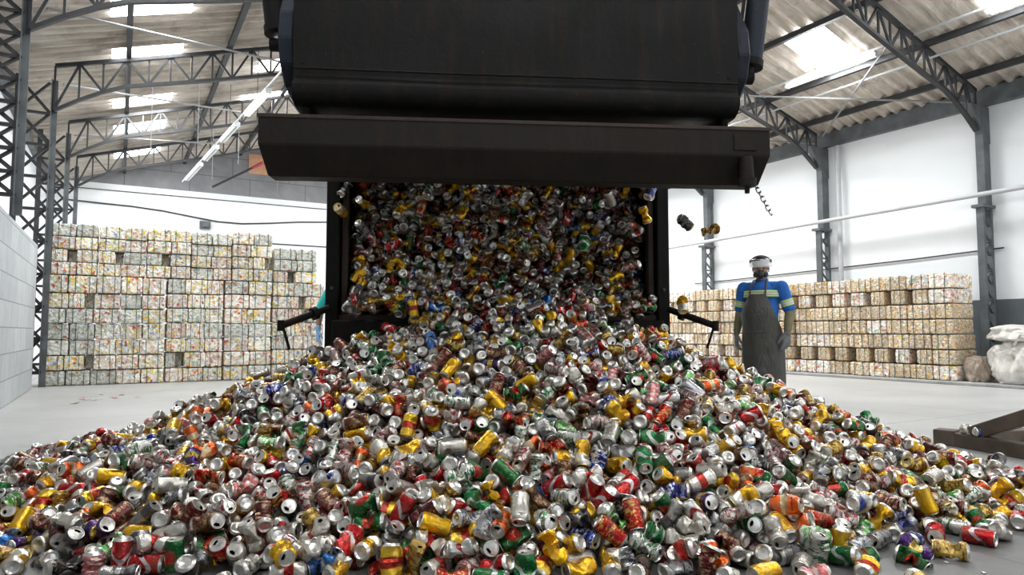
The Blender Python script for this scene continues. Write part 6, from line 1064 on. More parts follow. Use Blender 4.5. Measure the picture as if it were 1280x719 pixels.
mixed = [(0, W_), (.30, (.78, .75, .70)), (.45, (.84, .66, .58)), (.53, (.84, .66, .30)), (.60, G_), (.70, (.60, .22, .18)), (.745, (.80, .78, .74)), (.85, (.25, .40, .26)), (.89, (.72, .62, .38)), (.94, (.30, .36, .52)), (.965, (.40, .34, .28))]
silver_ = [(0, G_), (.35, (.64, .64, .60)), (.55, (.45, .47, .42)), (.70, (.72, .70, .66)), (.82, (.36, .38, .33)), (.90, (.55, .48, .30)), (.95, (.5, .25, .2))]
golden = [(0, (.60, .52, .42)), (.28, (.66, .60, .52)), (.46, (.60, .45, .24)), (.60, (.52, .42, .34)), (.70, (.70, .66, .60)), (.84, (.52, .26, .20)), (.89, (.44, .40, .36)), (.95, (.34, .42, .34))]
rosy = [(0, W_), (.25, (.74, .62, .56)), (.45, (.68, .50, .44)), (.58, (.78, .74, .70)), (.72, (.66, .52, .26)), (.82, (.58, .24, .2)), (.88, G_), (.95, (.3, .42, .34))]
BM = [bale_mat('pressed_cans_mixed', W_, mixed), bale_mat('pressed_cans_silver', G_, silver_), bale_mat('pressed_cans_golden', (.6, .5, .4), golden, 34), bale_mat('pressed_cans_rosy', W_, rosy)]
M['strap'] = plain('strap_steel', (.05, .085, .06), .5, .3)
def bale_mesh(k, matr):
    """a lumpy squared block .37 x .66 x .246, every face pushed about by the cans pressed in it"""
    nx, ny, nz = 12, 10, 9; bm = bmesh.new()
    def P(i, j, l):
        x, y, z = i / nx - .5, j / ny - .5, l / nz
        p = Vector((x, y, z - .5))
        # soften the edges
        n_ = Vector((abs(p.x) > .49, abs(p.y) > .49, abs(p.z) > .49)); c_ = sum(n_)
        q = Vector((p.x * .362, p.y * .66, p.z * .240))
        nn = Vector((math.copysign(n_[0], p.x), math.copysign(n_[1], p.y), math.copysign(n_[2], p.z)))
        d = noise.noise(q * 22 + Vector((k * 7, 0, 0))) * .007 + noise.noise(q * 60 + Vector((0, k * 5, 0))) * .0045
        q += nn * d
        if c_ >= 2: q -= nn * (.006 if c_ == 2 else .010)
        q.z += .1230
        return q
    idx = {}
    def vv(i, j, l):
        if (i, j, l) not in idx: idx[(i, j, l)] = bm.verts.new(P(i, j, l))
        return idx[(i, j, l)]
    for i in range(nx):
        for j in range(ny):
            bm.faces.new([vv(i, j, 0), vv(i, j+1, 0), vv(i+1, j+1, 0), vv(i+1, j, 0)]); bm.faces.new([vv(i, j, nz), vv(i+1, j, nz), vv(i+1, j+1, nz), vv(i, j+1, nz)])
    for i in range(nx):
        for l in range(nz):
            bm.faces.new([vv(i, 0, l), vv(i+1, 0, l), vv(i+1, 0, l+1), vv(i, 0, l+1)]); bm.faces.new([vv(i, ny, l), vv(i, ny, l+1), vv(i+1, ny, l+1), vv(i+1, ny, l)])
    for j in range(ny):
        for l in range(nz):
            bm.faces.new([vv(0, j, l), vv(0, j, l+1), vv(0, j+1, l+1), vv(0, j+1, l)]); bm.faces.new([vv(nx, j, l), vv(nx, j+1, l), vv(nx, j+1, l+1), vv(nx, j, l+1)])
    me = bpy.data.meshes.new('pressed_bale'); bm.to_mesh(me); bm.free(); me.materials.append(matr); return me
BMESH = {(m, k): bale_mesh(m * 5 + k, BM[m]) for m in range(4) for k in range(4)}
def strap_mesh():
    b = MB(); w, t_, hx = .010, .004, 0
    y0, y1, z0, z1 = -.341, .341, .001, .2465
    for a, c_ in (((0, y0, z0), (0, y0, z1)), ((0, y1, z0), (0, y1, z1))): b.bar(a, c_, w, t_, up=(0, 1, 0))
    for z in (z1,): b.box(-w/2, w/2, y0, y1, z - t_, z)
    me = bpy.data.meshes.new('strap'); me.from_pydata([tuple(p) for p in b.V], [], b.F); me.materials.append(M['strap']); return me
SM = strap_mesh()
rb = random.Random(21)
def bale(x, y, z, rz, width, mk, label, group, sx=(-.09, .09), hscale=.976):
    r_ = bpy.data.objects.new('pressed_can_bale', BMESH[(mk, rb.randrange(4))]); C.objects.link(r_)
    r_.location = (x, y, z); r_.rotation_euler = (0, 0, rz + (PI if rb.random() < .5 else 0) + rb.gauss(0, .006)); r_.scale = (width / .37, 1, hscale)
    tag(r_, label, 'bale', group)
    for s in sx:
        s_ = bpy.data.objects.new('strap', SM); C.objects.link(s_); s_.parent = r_; s_.location = (s, 0, 0)
    return r_
# two tiers against the back: a broad lower one seven layers high, and six stacks on top of it
def tier(x0, x1, nw, nl, z0, hl, y, tname, holes, silver=(), seed=0, grp='pressed-can bales of the lower tier'):
    hj = random.Random(seed); z = z0
    for L_ in range(nl):
        hh = hl * (hj.uniform(.90, 1.10) if nl > 4 and L_ < nl - 1 else 1.0)
        if L_ == nl - 1: hh = z0 + hl * nl - z
        cuts = [x0 + (x1 - x0) * i / nw for i in range(nw + 1)]
        for i in range(1, nw): cuts[i] += hj.uniform(-.035, .035)
        for q in range(nw):
            xa, xb = cuts[q] + .0005, cuts[q + 1] - .0005; yy = y + hj.gauss(0, .018) + .33
            lab = 'pressed-can bale, %s layer of %s, %s bale from block wall' % (ORD[L_ + 1], tname, ORD[q + 1])
            if (L_, q) in holes:
                wg = .13
                bale(xb - wg / 2, yy + .24, z, 0, wg - .006, 1, 'narrow set-back bale filling the gap in %s layer of %s' % (ORD[L_ + 1], tname), grp, sx=(), hscale=(hh - .001) / .2505)
                xb -= wg
            mk = 1 if (L_, q) in silver or hj.random() < .10 else hj.choice([0, 0, 3, 3, 0])
            bale((xa + xb) / 2, yy, z, 0, xb - xa, mk, lab, grp, hscale=(hh - .001) / .2505)
        z += hh
HL = .247; H1 = .2515
tier(-1.06, .68, 5, 7, .002, H1, 12.92, 'lower stack one', {(1, 1), (5, 1)}, {(0, 0), (0, 1), (0, 2), (3, 0), (3, 1), (3, 2), (2, 0), (2, 1), (4, 1), (4, 0), (5, 3), (4, 3)}, 3)
tier(.70, 1.59, 3, 7, .002, H1, 12.96, 'lower stack two', {(1, 0)}, {(6, 0)}, 4)
tier(1.61, 2.40, 2, 7, .002, H1, 12.93, 'lower stack three', (), {(3, 0), (3, 1), (6, 0)}, 5)
tier(2.42, 3.36, 3, 7, .002, H1, 12.97, 'lower stack four', {(5, 1), (4, 1)}, {(6, 1)}, 6)
z2 = .003 + H1 * 7
for k_, (xa, xb, nl, hl, hs_, sv) in enumerate(((-.96, -.335, 4, .207, {(1, 0)}, {(3, 1)}), (-.325, .365, 4, .207, {(1, 0)}, ()), (.375, 1.045, 4, .209, {(1, 0)}, ()), (1.055, 1.71, 4, .206, (), {(3, 0), (3, 1), (2, 0)}), (1.72, 2.40, 4, .218, {(1, 1)}, ()), (2.44, 3.22, 3, .212, {(0, 0)}, {(2, 0), (2, 1), (1, 0), (1, 1)}))):
    tier(xa, xb, 2, nl, z2, hl, 12.95 + .04 * (k_ % 2), 'upper stack %s' % ('one', 'two', 'three', 'four', 'five', 'six')[k_], hs_, sv, 20 + k_, 'pressed-can bales of the upper tier')
# the row along the white side wall, face at X = 11.78, from the bags to the truck
yy = 6.08; stackn = 0
STK = [(5, 7, .0), (3, 7, .05), (3, 7, -.02), (2, 7, .05), (3, 7, .0), (2, 7, .04)]
for si, (nw, nl, off) in enumerate(STK):
    ws = [.375] * nw
    yb = yy
    for L_ in range(nl):
        yc = yb + rb.gauss(0, .008) + (.0 if L_ > 2 else -.02 * (si == 0))
        holes = L_ in (1, 5)
        for q in range(nw):
            w_ = .375 - .004; ycen = yc + (q + .5) * .375
            if holes and nw >= 2 and not (si == 0 and q == 0):
                w_ = .245; ycen += -.05
            lab = 'golden-brown pressed bale, layer %s up, bale %s of side-wall stack %s from the bags' % (('one', 'two', 'three', 'four', 'five', 'six', 'seven')[L_], ('one', 'two', 'three', 'four', 'five')[q], ('one', 'two', 'three', 'four', 'five', 'six')[si])
            bale(12.13 + off + rb.gauss(0, .010), ycen, .052 + L_ * HL * 1.03, PI / 2, w_, 2 if rb.random() < .8 else 3, lab, 'pressed-can bales along the side wall', sx=(-.08, .08), hscale=1.0)
    yy += nw * .375 + .05

# ================================================================= bulk bags by the side wall
def sack_mat(name, col, dirt):
    t = NT(name); v = t.coord()
    c_ = t.ramp(t.noise(v, 3.5, 6, .65, .5), [(.35, dirt), (.55, col), (.8, tuple(min(1, x * 1.1) for x in col))])
    t.set(c_, .75); t.bump(t.noise(t.coord(scale=(1, 1, .5)), 9, 6, .65, 1.4), .6, .05); return t.m
M['sack'] = sack_mat('woven_white_sack', (.70, .68, .63), (.44, .40, .34)); M['sack_b'] = sack_mat('woven_beige_sack', (.46, .38, .30), (.28, .22, .17))
def sack(loc, dims, seed, mat, label, rz=0, flat=.62):
    bm = bmesh.new(); bmesh.ops.create_icosphere(bm, subdivisions=6, radius=1)
    for v in bm.verts:
        p = v.co.copy(); a = math.atan2(p.y, p.x)
        q = Vector((math.copysign(abs(p.x) ** .72, p.x), math.copysign(abs(p.y) ** .72, p.y), math.copysign(abs(p.z) ** flat, p.z)))
        s_ = Vector((seed, seed * 2, 0))
        big = noise.noise(q * 1.3 + s_) * .20
        fold = (abs(noise.noise(Vector((q.x * 2.6, q.y * 2.6, q.z * 1.1)) + s_)) - .2) * .26 + (abs(noise.noise(Vector((q.x * 6, q.y * 6, q.z * 3)) + s_)) - .2) * .10
        q *= 1 + big + fold
        if q.z < -.8: q.z = -.8 + (q.z + .8) * .1
        v.co = Vector((q.x * dims[0] / 2, q.y * dims[1] / 2, (q.z + .82) * dims[2] / 1.8))
    me = bpy.data.meshes.new('bulk_bag'); bm.to_mesh(me); bm.free(); me.materials.append(mat)
    o = bpy.data.objects.new('bulk_bag', me); C.objects.link(o); o.location = loc; o.rotation_euler = (0, 0, rz)
    for p in me.polygons: p.use_smooth = True
    tag(o, label, 'bag', 'bulk bags by the side wall'); return o
sk = sack((12.15, 5.05, .05), (.9, 1.15, .68), 3, M['sack'], 'big white woven bulk bag on the floor, slumped beside the bales')
MB().tube([(-.35, -.30, .60), (-.42, -.22, .74), (-.42, .05, .76), (-.37, .16, .60)], .018, 6).obj('lifting_loop', M['sack'], sk)
sack((12.3, 5.0, .70), (.95, 1.35, .26), 9, M['sack'], 'pale bag with dirty folds draped over the big white bag', .2)
sack((12.25, 3.60, .05), (1.0, 1.05, .85), 14, M['sack'], 'white bulk bag standing farthest from the bales')
sack((12.05, 5.84, .05), (.38, .36, .38), 6, M['sack_b'], 'small beige sack squeezed between bales and big white bag')

# ================================================================= steel frame on the floor (a tipped ramp end)
M['frame_steel'] = plain('brown_frame_steel', (.13, .10, .078), .6, .25, .35, 5, .2)
fr = empty('steel_ramp_frame', (5.45, 2.89, 0), label='brown steel wedge frame of square beams lying on the floor', cat='frame')
fo = fr.location
def fb(nm, a, b_, w=.09, h=.09): MB().bar(Vector(a) - fo, Vector(b_) - fo, w, h).obj(nm, M['frame_steel'], fr, bevel=.006)
P0 = Vector((5.47, 2.87, .05)); P1 = Vector((5.13, 1.68, .05)); dv = (P1 - P0).normalized(); sv = Vector((dv.y, -dv.x, 0)) * -1
fb('base_beam', P0, P0 + dv * 2.2, .10, .10)
fb('base_beam', P0 + sv * .85 + dv * .12, P0 + sv * .85 + dv * 2.2, .10, .07)
D0 = Vector((5.43, 2.69, .11)); fb('slope_beam', D0, D0 + (dv + Vector((.15, 0, .42))) * 1.7, .09, .10)
fb('slope_beam', D0 + sv * .8, D0 + sv * .8 + (dv + Vector((.15, 0, .42))) * 1.7, .09, .10)
fb('end_beam', P0 + sv * -.02, P0 + sv * .9 + Vector((0, 0, 0)), .10, .09)
fb('cross_beam', P0 + dv * 1.1, P0 + dv * 1.1 + sv * .85, .08, .08)
MB().box(-.07, .07, -.07, .07, 0, .115).obj('end_block', M['frame_steel'], fr, bevel=.005).rotation_euler = (0, 0, .2)

# ================================================================= the compactor truck (local: x across, y away from the camera)
TA = math.radians(5.3)
TO = W(-.076, 4.8)
tr = empty('compactor_truck', TO, -TH + TA, label='dark collection truck with its tailgate raised, tipping cans onto the floor', cat='truck')
def body_side(s):
    b = MB()
    b.box(s * 1.19 - .02, s * 1.19 + .02, .05, 5.4, .95, 2.95)
    o = b.obj('body_side', M['truck_in'], tr, bevel=.004)
    for k_ in range(6):
        MB().box(s * 1.25 - .04, s * 1.25 + .04, .6 + k_ * .85, .72 + k_ * .85, .92, 2.95).obj('rib', M['truck'], o, bevel=.008)
    # the rear post: a channel with an inner flange
    MB().box(s * 1.165 - .045, s * 1.165 + .045, -.03, .16, .62, 3.05).obj('rear_post', M['truck'], tr, bevel=.008)
    MB().box(s * 1.09 - .02, s * 1.09 + .02, .02, .10, .97, 2.95).obj('inner_flange', M['truck_in'], tr, bevel=.004)
    for z in (1.15, 1.95): MB().tube([(s * 1.165, -.028, z), (s * 1.165, -.045, z)], .012, 8).obj('bolt', M['chain'], tr)
body_side(-1); body_side(1)
MB().box(-1.2, 1.2, 0, 5.4, .90, .97).obj('body_floor', M['truck_in'], tr, bevel=.004)
MB().box(-1.21, 1.21, .1, 5.4, 2.93, 2.98).obj('body_roof', M['truck'], tr, bevel=.004)
MB().box(-1.2, 1.2, 5.38, 5.43, .92, 2.96).obj('body_front', M['truck'], tr, bevel=.004)
MB().box(-1.16, 1.16, -.06, .10, .72, .93).obj('rear_sill', M['truck'], tr, bevel=.01)
for s in (-1, 1): MB().box(s * .42 - .05, s * .42 + .05, .15, 6.8, .66, .88).obj('chassis_rail', M['truck'], tr, bevel=.006)
for s in (-1, 1):
    for y in (1.9, 3.2):
        mt = Matrix.Translation((s * 1.0, y, .5)) @ Matrix.Rotation(s * PI / 2, 4, 'Y')
        w_ = MB().lathe([(.30, -.12), (.46, -.13), (.495, -.10), (.50, 0), (.495, .10), (.46, .13), (.30, .12)], 32, mt).obj('wheel', M['rubber'], tr, smooth=True)
        MB().lathe([(.30, -.10), (.28, .02), (.16, .05), (.13, .11), (.05, .12), (.001, .12)], 24, mt).obj('rim', M['truck_blue'], w_, smooth=True)
MB().lathe([(.06, -.9), (.06, .9)], 12, Matrix.Translation((0, 1.9, .5)) @ Matrix.Rotation(PI / 2, 4, 'Y')).obj('axle', M['truck'], tr, smooth=True)
# tailgate: a deep hopper hung from the roof edge, its curved skin to the yard
prof = [(-1.26, 1.985), (-1.34, 1.985), (-1.385, 2.005), (-1.41, 2.04), (-1.41, 2.075), (-1.385, 2.10), (-1.38, 2.14), (-1.395, 2.3), (-1.40, 2.6), (-1.36, 2.95), (-1.22, 3.25), (-.95, 3.5), (-.5, 3.62), (.25, 3.45), (.3, 3.06), (.05, 3.02), (-.35, 2.6), (-.75, 2.2), (-.95, 2.02)]
hop = MB().prism(prof, -1.145, 1.145)
hop = hop.obj('tailgate_hopper', M['truck'], tr, smooth=True)
for s in (-1, 1):
    pl = [(-1.33, 2.20), (-1.38, 2.32), (-1.36, 2.46), (-1.20, 2.72), (-1.22, 3.1), (-.6, 3.5), (.1, 3.3), (-.1, 2.95), (-.9, 2.3), (-1.0, 2.1), (-1.22, 2.12)]
    MB().prism(pl, s * 1.15, s * 1.225).obj('side_plate', M['truck_blue'], tr, bevel=.008)
    MB().prism([(-1.30, 1.90), (-1.39, 2.2), (-1.25, 2.25), (-1.02, 2.1), (-1.0, 1.95)], s * 1.10 - .02, s * 1.10 + .02).obj('corner_gusset', M['truck'], tr, bevel=.01)
# weld seam ridge near the lip
MB().tube([(-1.14, -1.402, 2.155), (-.4, -1.406, 2.15), (.3, -1.404, 2.153), (1.14, -1.400, 2.15)], .006, 6).obj('weld_seam', M['truck'], tr)
# bottom beam: flat face above, face bevelled under
BY = -1.42
def beam():
    V = []
    L_ = [(-1.30, -1.30, -1.268), (1.30, 1.30, 1.268)]
    for (xt, xm, xb) in L_:
        V += [(xt, BY + .20, 1.915), (xt, BY, 1.905), (xm, BY, 1.765), (xb, BY + .085, 1.625), (xb, BY + .22, 1.63)]
    b = MB(); b.add(V, [(4, 3, 2, 1, 0), (5, 6, 7, 8, 9)] + [(i, (i+1) % 5, (i+1) % 5 + 5, i + 5) for i in range(5)])
    return b.obj('bumper_beam', M['truck_beam'], tr, bevel=.006)
bmo = beam()
MB().box(-1.305, 1.305, BY - .004, BY + .004, 1.898, 1.915).obj('edge_strip', M['truck_in'], bmo)
MB().box(1.10, 1.22, BY - .007, BY, 1.79, 1.87).obj('patch_plate', M['truck_beam'], bmo, bevel=.002)
# latch bolt and chain
lb = MB().lathe([(.001, -.0), (.012, .0), (.014, .03), (.045, .034), (.048, .075), (.036, .08), (.034, .17), (.03, .19), (.001, .19)], 14, Matrix.Translation((1.165, BY - .005, 1.565))).obj('latch_bolt', M['truck_beam'], tr, smooth=True)
def link(b, c0, d, s, alt):
    d = d.normalized(); x = d.cross(Vector((0, 1, 0))).normalized(); y = d.cross(x).normalized()
    x = y if alt else (x * .8 + y * .35).normalized()
    pts = []
    for k_ in range(13):
        a = 2 * PI * k_ / 12; e_ = .5 * s if math.sin(a) >= 0 else -.5 * s
        pts.append(c0 + x * math.cos(a) * s * .55 + d * (math.sin(a) * s * .55 + e_ * .8))
    b.tube(pts, s * .17, 6, cap=False)
cb_ = MB(); ca, ce = Vector((1.205, BY + .02, 1.645)), Vector((1.295, BY + .0, 1.455))
for k_ in range(8): link(cb_, ca.lerp(ce, (k_ + .5) / 8), ce - ca, .017, k_ % 2)
tag(cb_.obj('chain', M['chain'], tr), 'short steel chain hanging off the beam')
# cylinders
for s, (a, b_, r0) in ((-1, ((-1.375, -1.15, 3.15), (-1.265, -1.18, 2.36), .062)), (1, ((1.44, -1.15, 3.15), (1.30, -1.18, 2.27), .062))):
    a, b_ = Vector(a), Vector(b_); d = (b_ - a).normalized()
    cy = MB().tube([a, b_ - d * .08], r0, 18).obj('hydraulic_cylinder', M['truck_blue'] if s > 0 else M['truck'], tr, smooth=True)
    MB().tube([b_ - d * .10, b_ - d * .06], r0 + .008, 18).obj('gland_nut', M['truck'], cy, smooth=True)
    MB().tube([b_ - d * .07, b_], .026, 12).obj('piston_rod', M['chrome'] if s < 0 else M['truck_blue'], cy, smooth=True)
    MB().tube([b_ + Vector((-.045, 0, 0)), b_ + Vector((.075 if s < 0 else .02, 0, 0))], .036, 12).obj('pin_eye', M['truck'], cy, smooth=True)
    MB().tube([a + Vector((.07 * -s, .02, 0)), a.lerp(b_, .6) + Vector((.075 * -s, .02, 0)), b_ + Vector((.06 * -s, .05, 0))], .010, 6).obj('hose', M['wire'], cy, smooth=True)
# latch arms sticking out at the lip
for s in (-1, 1):
    a, b_ = Vector((s * 1.17, -.10, 1.01)), Vector((s * 1.435, -.30, .89))
    ar = MB().tube([a, b_], .024, 10).obj('latch_arm', M['truck'], tr, smooth=True)
    MB().tube([a.lerp(b_, .26), a.lerp(b_, .36)], .044, 12).obj('collar', M['truck'], ar, smooth=True)
    MB().bar(a.lerp(b_, .97), a.lerp(b_, .97) + Vector((-s * .04, .03, -.155)), .020, .012).obj('strut', M['truck'], ar)
    MB().tube([b_ + Vector((0, 0, -.035)), b_ + Vector((0, 0, .035))], .022, 8).obj('pin', M['truck'], ar)

# ================================================================= the cans
NA = np.array(CANS, float).reshape(-1, 7); N = len(NA)       # x, y, z in mm, then the turn (x, y, z of a quaternion, in hundredths), shape
KS = NA[:, 6].astype(int)
_rd = random.Random(11); DS = _rd.choices(range(len(DESIGNS)), [d[4] for d in DESIGNS], k=N)
for _i, _d in REPAINT: DS[_i] = _d
POS = NA[:, :3] / 1000; QX = NA[:, 3:6] / 100; QW = np.sqrt(np.clip(1 - (QX ** 2).sum(1), 0, 1))
_nn = np.sqrt(QW ** 2 + (QX ** 2).sum(1)); QW = QW / _nn; QX = QX / _nn[:, None]
# bring out as things: those that show largest, front ones first
NI = 290
rr_ = random.Random(77)
def qm(w, x, y, z): return np.array(Quaternion((w, x, y, z)).normalized().to_matrix())
LIN = lambda c_: tuple(x ** 2.2 for x in c_)
def fill(me, V, F, Z, UV, ca, cb2, pt, rough_flat=True):
    """write a mesh through foreach_set: F is (n,4), -1 pads a triangle; arrays of colour per vertex"""
    nv = len(V); tri = F[:, 3] < 0; ln = np.where(tri, 3, 4); st_ = np.concatenate([[0], np.cumsum(ln)[:-1]])
    idx = F.reshape(-1)[(F >= 0).reshape(-1)]
    me.vertices.add(nv); me.vertices.foreach_set('co', V.astype('f4').reshape(-1))
    me.loops.add(len(idx)); me.loops.foreach_set('vertex_index', idx.astype('i4'))
    me.polygons.add(len(F)); me.polygons.foreach_set('loop_start', st_.astype('i4'))
    me.polygons.foreach_set('material_index', Z.astype('i4'))
    me.update(calc_edges=True)
    ul = me.uv_layers.new(name='UVMap'); u = UV[idx].copy()
    # the seam: a loop in the last column reads u = 1 instead of 0
    fi = np.repeat(np.arange(len(F)), ln); mx = np.zeros(len(F)); np.maximum.at(mx, fi, u[:, 0]); u[(mx[fi] > .6) & (u[:, 0] < .1), 0] += 1
    ul.data.foreach_set('uv', u.astype('f4').reshape(-1))
    for nm, arr in (('col_a', ca), ('col_b', cb2)):
        at = me.attributes.new(nm, 'FLOAT_COLOR', 'POINT'); full = np.ones((nv, 4), 'f4'); full[:, :3] = arr; at.data.foreach_set('color', full.reshape(-1))
    at = me.attributes.new('pattern', 'FLOAT', 'POINT'); at.data.foreach_set('value', np.broadcast_to(pt, (nv,)).astype('f4').copy())
def smooth_some(me):
    me.polygons.foreach_set('use_smooth', [True] * len(me.polygons))
    bm = bmesh.new(); bm.from_mesh(me)
    for e in bm.edges: e.smooth = len(e.link_faces) == 2 and e.calc_face_angle(0) < .55
    bm.to_mesh(me); bm.free()
LOW = [can_mesh(k, 14, 9) for k in range(24)]
HIGH = [can_mesh(k, 20, 11) for k in range(24)]
def can_parts_mesh(k, d):
    """body, lid and base of one can as three meshes"""
    V, F, Z, UV = HIGH[k]; nm, ca, cb2, pt, _w = DESIGNS[d]; out = []
    for zn, pn, mt in ((1, 'painted_wall', 'paint'), (2, 'lid', 'goldlid' if nm == 'gold' and d % 2 else 'bare'), (0, 'base', 'bare')):
        f = F[Z == zn]; u = np.unique(f[f >= 0]); mp = -np.ones(len(V) + 1, int); mp[u] = np.arange(len(u))
        f2 = np.where(f >= 0, mp[f], -1); me = bpy.data.meshes.new(pn)
        fill(me, V[u], f2, np.zeros(len(f2)), UV[u], LIN(ca), LIN(cb2), float(pt)); me.materials.append(M[mt]); smooth_some(me); out.append((pn, me))
    tv, tf = tab_mesh(k); me = bpy.data.meshes.new('pull_tab'); me.from_pydata(tv.tolist(), [], [tuple(x) for x in tf.tolist()]); me.materials.append(M['bare'])
    return out, me
CACHE = {}
def make_can(loc, quat, k, d, label=None, group=None, name='drink_can'):
    if (k, d) not in CACHE: CACHE[(k, d)] = can_parts_mesh(k, d)
    parts, tab = CACHE[(k, d)]
    e_ = bpy.data.objects.new(name, None); C.objects.link(e_); e_.empty_display_size = .05
    e_.location = loc; e_.rotation_mode = 'QUATERNION'; e_.rotation_quaternion = quat
    for pn, me in parts:
        o = bpy.data.objects.new(pn, me); C.objects.link(o); o.parent = e_
        if pn == 'lid':
            t_ = bpy.data.objects.new('pull_tab', tab); C.objects.link(t_); t_.parent = o
    tag(e_, label, 'can', group)
    return e_
YAWQ = Quaternion((0, 0, 1), -TH)
F_ = 853.33; PT = math.radians(3.72)
def pix(p):
    """where a yard point falls in the view, for telling neighbours apart in the labels"""
    z = p[2] - .85; f = p[1] * math.cos(PT) + z * math.sin(PT); zz = -p[1] * math.sin(PT) + z * math.cos(PT)
    return 640 + F_ * p[0] / f, 359.5 - F_ * zz / f
STATE = ['nearly whole', 'pinched', 'pinched', 'crumpled', 'crumpled', 'squashed-short', 'flattened', 'bent']
PATW = {0: 'plain', 1: 'banded', 2: 'oval-badged', 3: 'wave-striped', 4: 'two-tone', 5: 'mottled-print'}
items = []
for i in range(NI):
    q = Quaternion((QW[i], *QX[i])); p = POS[i]; ax = q @ Vector((0, 0, 1)); tv_ = (Vector((0, 0, .85)) - Vector(p)).normalized(); dt = ax.dot(tv_)
    ori = 'lid-out' if dt > .45 else 'base-out' if dt < -.45 else ('standing' if abs(ax.z) > .8 else 'side-on')
    d = int(DS[i]); k = int(KS[i])
    items.append(dict(p=p, q=q, k=k, d=d, ori=ori, st=STATE[k % 8], col=DESIGNS[d][0].replace('bare ', ''), pat=PATW[DESIGNS[d][3]], px=pix(p)))
def rels(a):
    out = []
    for b_ in items:
        if b_ is a: continue
        dx, dy = b_['px'][0] - a['px'][0], b_['px'][1] - a['px'][1]; ds = math.hypot(dx, dy)
        if ds > 62: continue
        w_ = ('left of' if dx > 0 else 'right of') if abs(dx) > abs(dy) else ('below' if dy < 0 else 'above')
        out.append((ds, w_, b_['col']))
    return sorted(out)
for a in items: a['rel'] = rels(a); a['relset'] = {(w_, c_) for _, w_, c_ in a['rel']}
def zone(a):
    x, y = a['px']
    h_ = 'far left' if x < 250 else 'left of centre' if x < 520 else 'centre' if x < 760 else 'right of centre' if x < 1020 else 'far right'
    return ('front edge' if y > 655 else 'low slope' if y > 590 else 'upper slope') + ', ' + h_
for a in items: a['zone'] = zone(a)
seen = {}
for a in items:
    base = (a['st'], a['pat'], a['col'], a['ori'])
    same = [b_ for b_ in items if b_ is not a and (b_['st'], b_['pat'], b_['col'], b_['ori']) == base]
    head = '%s %s %s can, %s' % (a['st'], a['pat'], a['col'], a['ori'])
    rs = a['rel']; lab = None
    if not same: lab = head + (', %s a %s one' % (rs[0][1], rs[0][2]) if rs else ' on the floor')
    if lab is None:
        for r1 in rs:
            if not any((r1[1], r1[2]) in b_['relset'] for b_ in same): lab = head + ', %s a %s one' % r1[1:]; break
    if lab is None:
        for i1 in range(len(rs)):
            for i2 in range(i1 + 1, len(rs)):
                A1, A2 = rs[i1][1:], rs[i2][1:]
                if not any(A1 in b_['relset'] and A2 in b_['relset'] for b_ in same): lab = head + ', %s %s and %s %s' % (*A1, *A2); break
            if lab: break
    if lab is None: lab = head + ', ' + a['zone']
    if lab in seen: lab = head + ', ' + a['zone']
    n_ = 2
    l0 = lab
    while lab in seen: lab = l0 + ', %s' % ORD[n_]; n_ += 1
    if a['zone'] not in lab and len((lab + ' ' + a['zone']).split()) <= 16 and lab + ', ' + a['zone'] not in seen: lab = lab + ', ' + a['zone']
    lab = lab.replace(' a orange', ' an orange'); seen[lab] = 1; a['lab'] = lab
for a in items:
    make_can(W(*a['p']), YAWQ @ a['q'], a['k'], a['d'], a['lab'], 'drink cans at the front of the heap')
# cans caught in the air and strays
AIR = [((858, 277), 4.5, 6, 21, 'crumpled brown and gold can falling, topmost against the white wall'), ((891, 288), 4.4, 3, 9, 'crumpled gold can falling in front of the grey wall post'),
       ((852, 381), 4.5, 12, 7, 'gold can falling just above the latch arm'), ((815, 238), 4.65, 0, 17, 'whole blue can falling beside the truck post under the beam'),
       ((808, 268), 4.6, 1, 6, 'gold can falling just below the blue one, by the post'), ((424, 262), 4.6, 8, 7, 'gold can falling beside the other truck post, highest on that side'), ((428, 236), 4.7, 4, 5, 'grey crumpled can falling under the beam, over a gold one')]
for (px, py), v, k, d, lab in AIR:
    f = v / math.cos(PT); u = (px - 640) / F_ * v; z = .85 + (415 - py) / F_ * v
    make_can(W(u, v, z), Quaternion((rr_.gauss(0, 1), rr_.gauss(0, 1), rr_.gauss(0, 1), rr_.gauss(0, 1))).normalized(), k, d, lab, 'cans falling in the air')
# everything else in the heap and in the truck's load: one mass
Vs, Fs, Zs, Us, As, Bs, Ps = [], [], [], [], [], [], []; off = 0
def put(k, R, p, d):
    global off
    V, F, Z, UV = LOW[k]; Vs.append(V @ R.T + p); Fs.append(np.where(F >= 0, F + off, -1)); off += len(V)
    nm, ca, cb2, pt, _w = DESIGNS[d]
    Zs.append(np.where(Z == 1, 0, 1)); Us.append(UV); n_ = len(V)
    As.append(np.tile(LIN(ca), (n_, 1))); Bs.append(np.tile(LIN(cb2), (n_, 1))); Ps.append(np.full(n_, float(pt)))
yaw = np.array(YAWQ.to_matrix())
for i in range(NI, N):
    put(int(KS[i]), yaw @ qm(QW[i], *QX[i]), yaw @ POS[i], int(DS[i]))
DW = [d[4] for d in DESIGNS]
def rand_rot(): return qm(rr_.gauss(0, 1), rr_.gauss(0, 1), rr_.gauss(0, 1), rr_.gauss(0, 1))
Tm = np.array(Matrix.Rotation(-TH + TA, 3, 'Z')); To = np.array(TO)
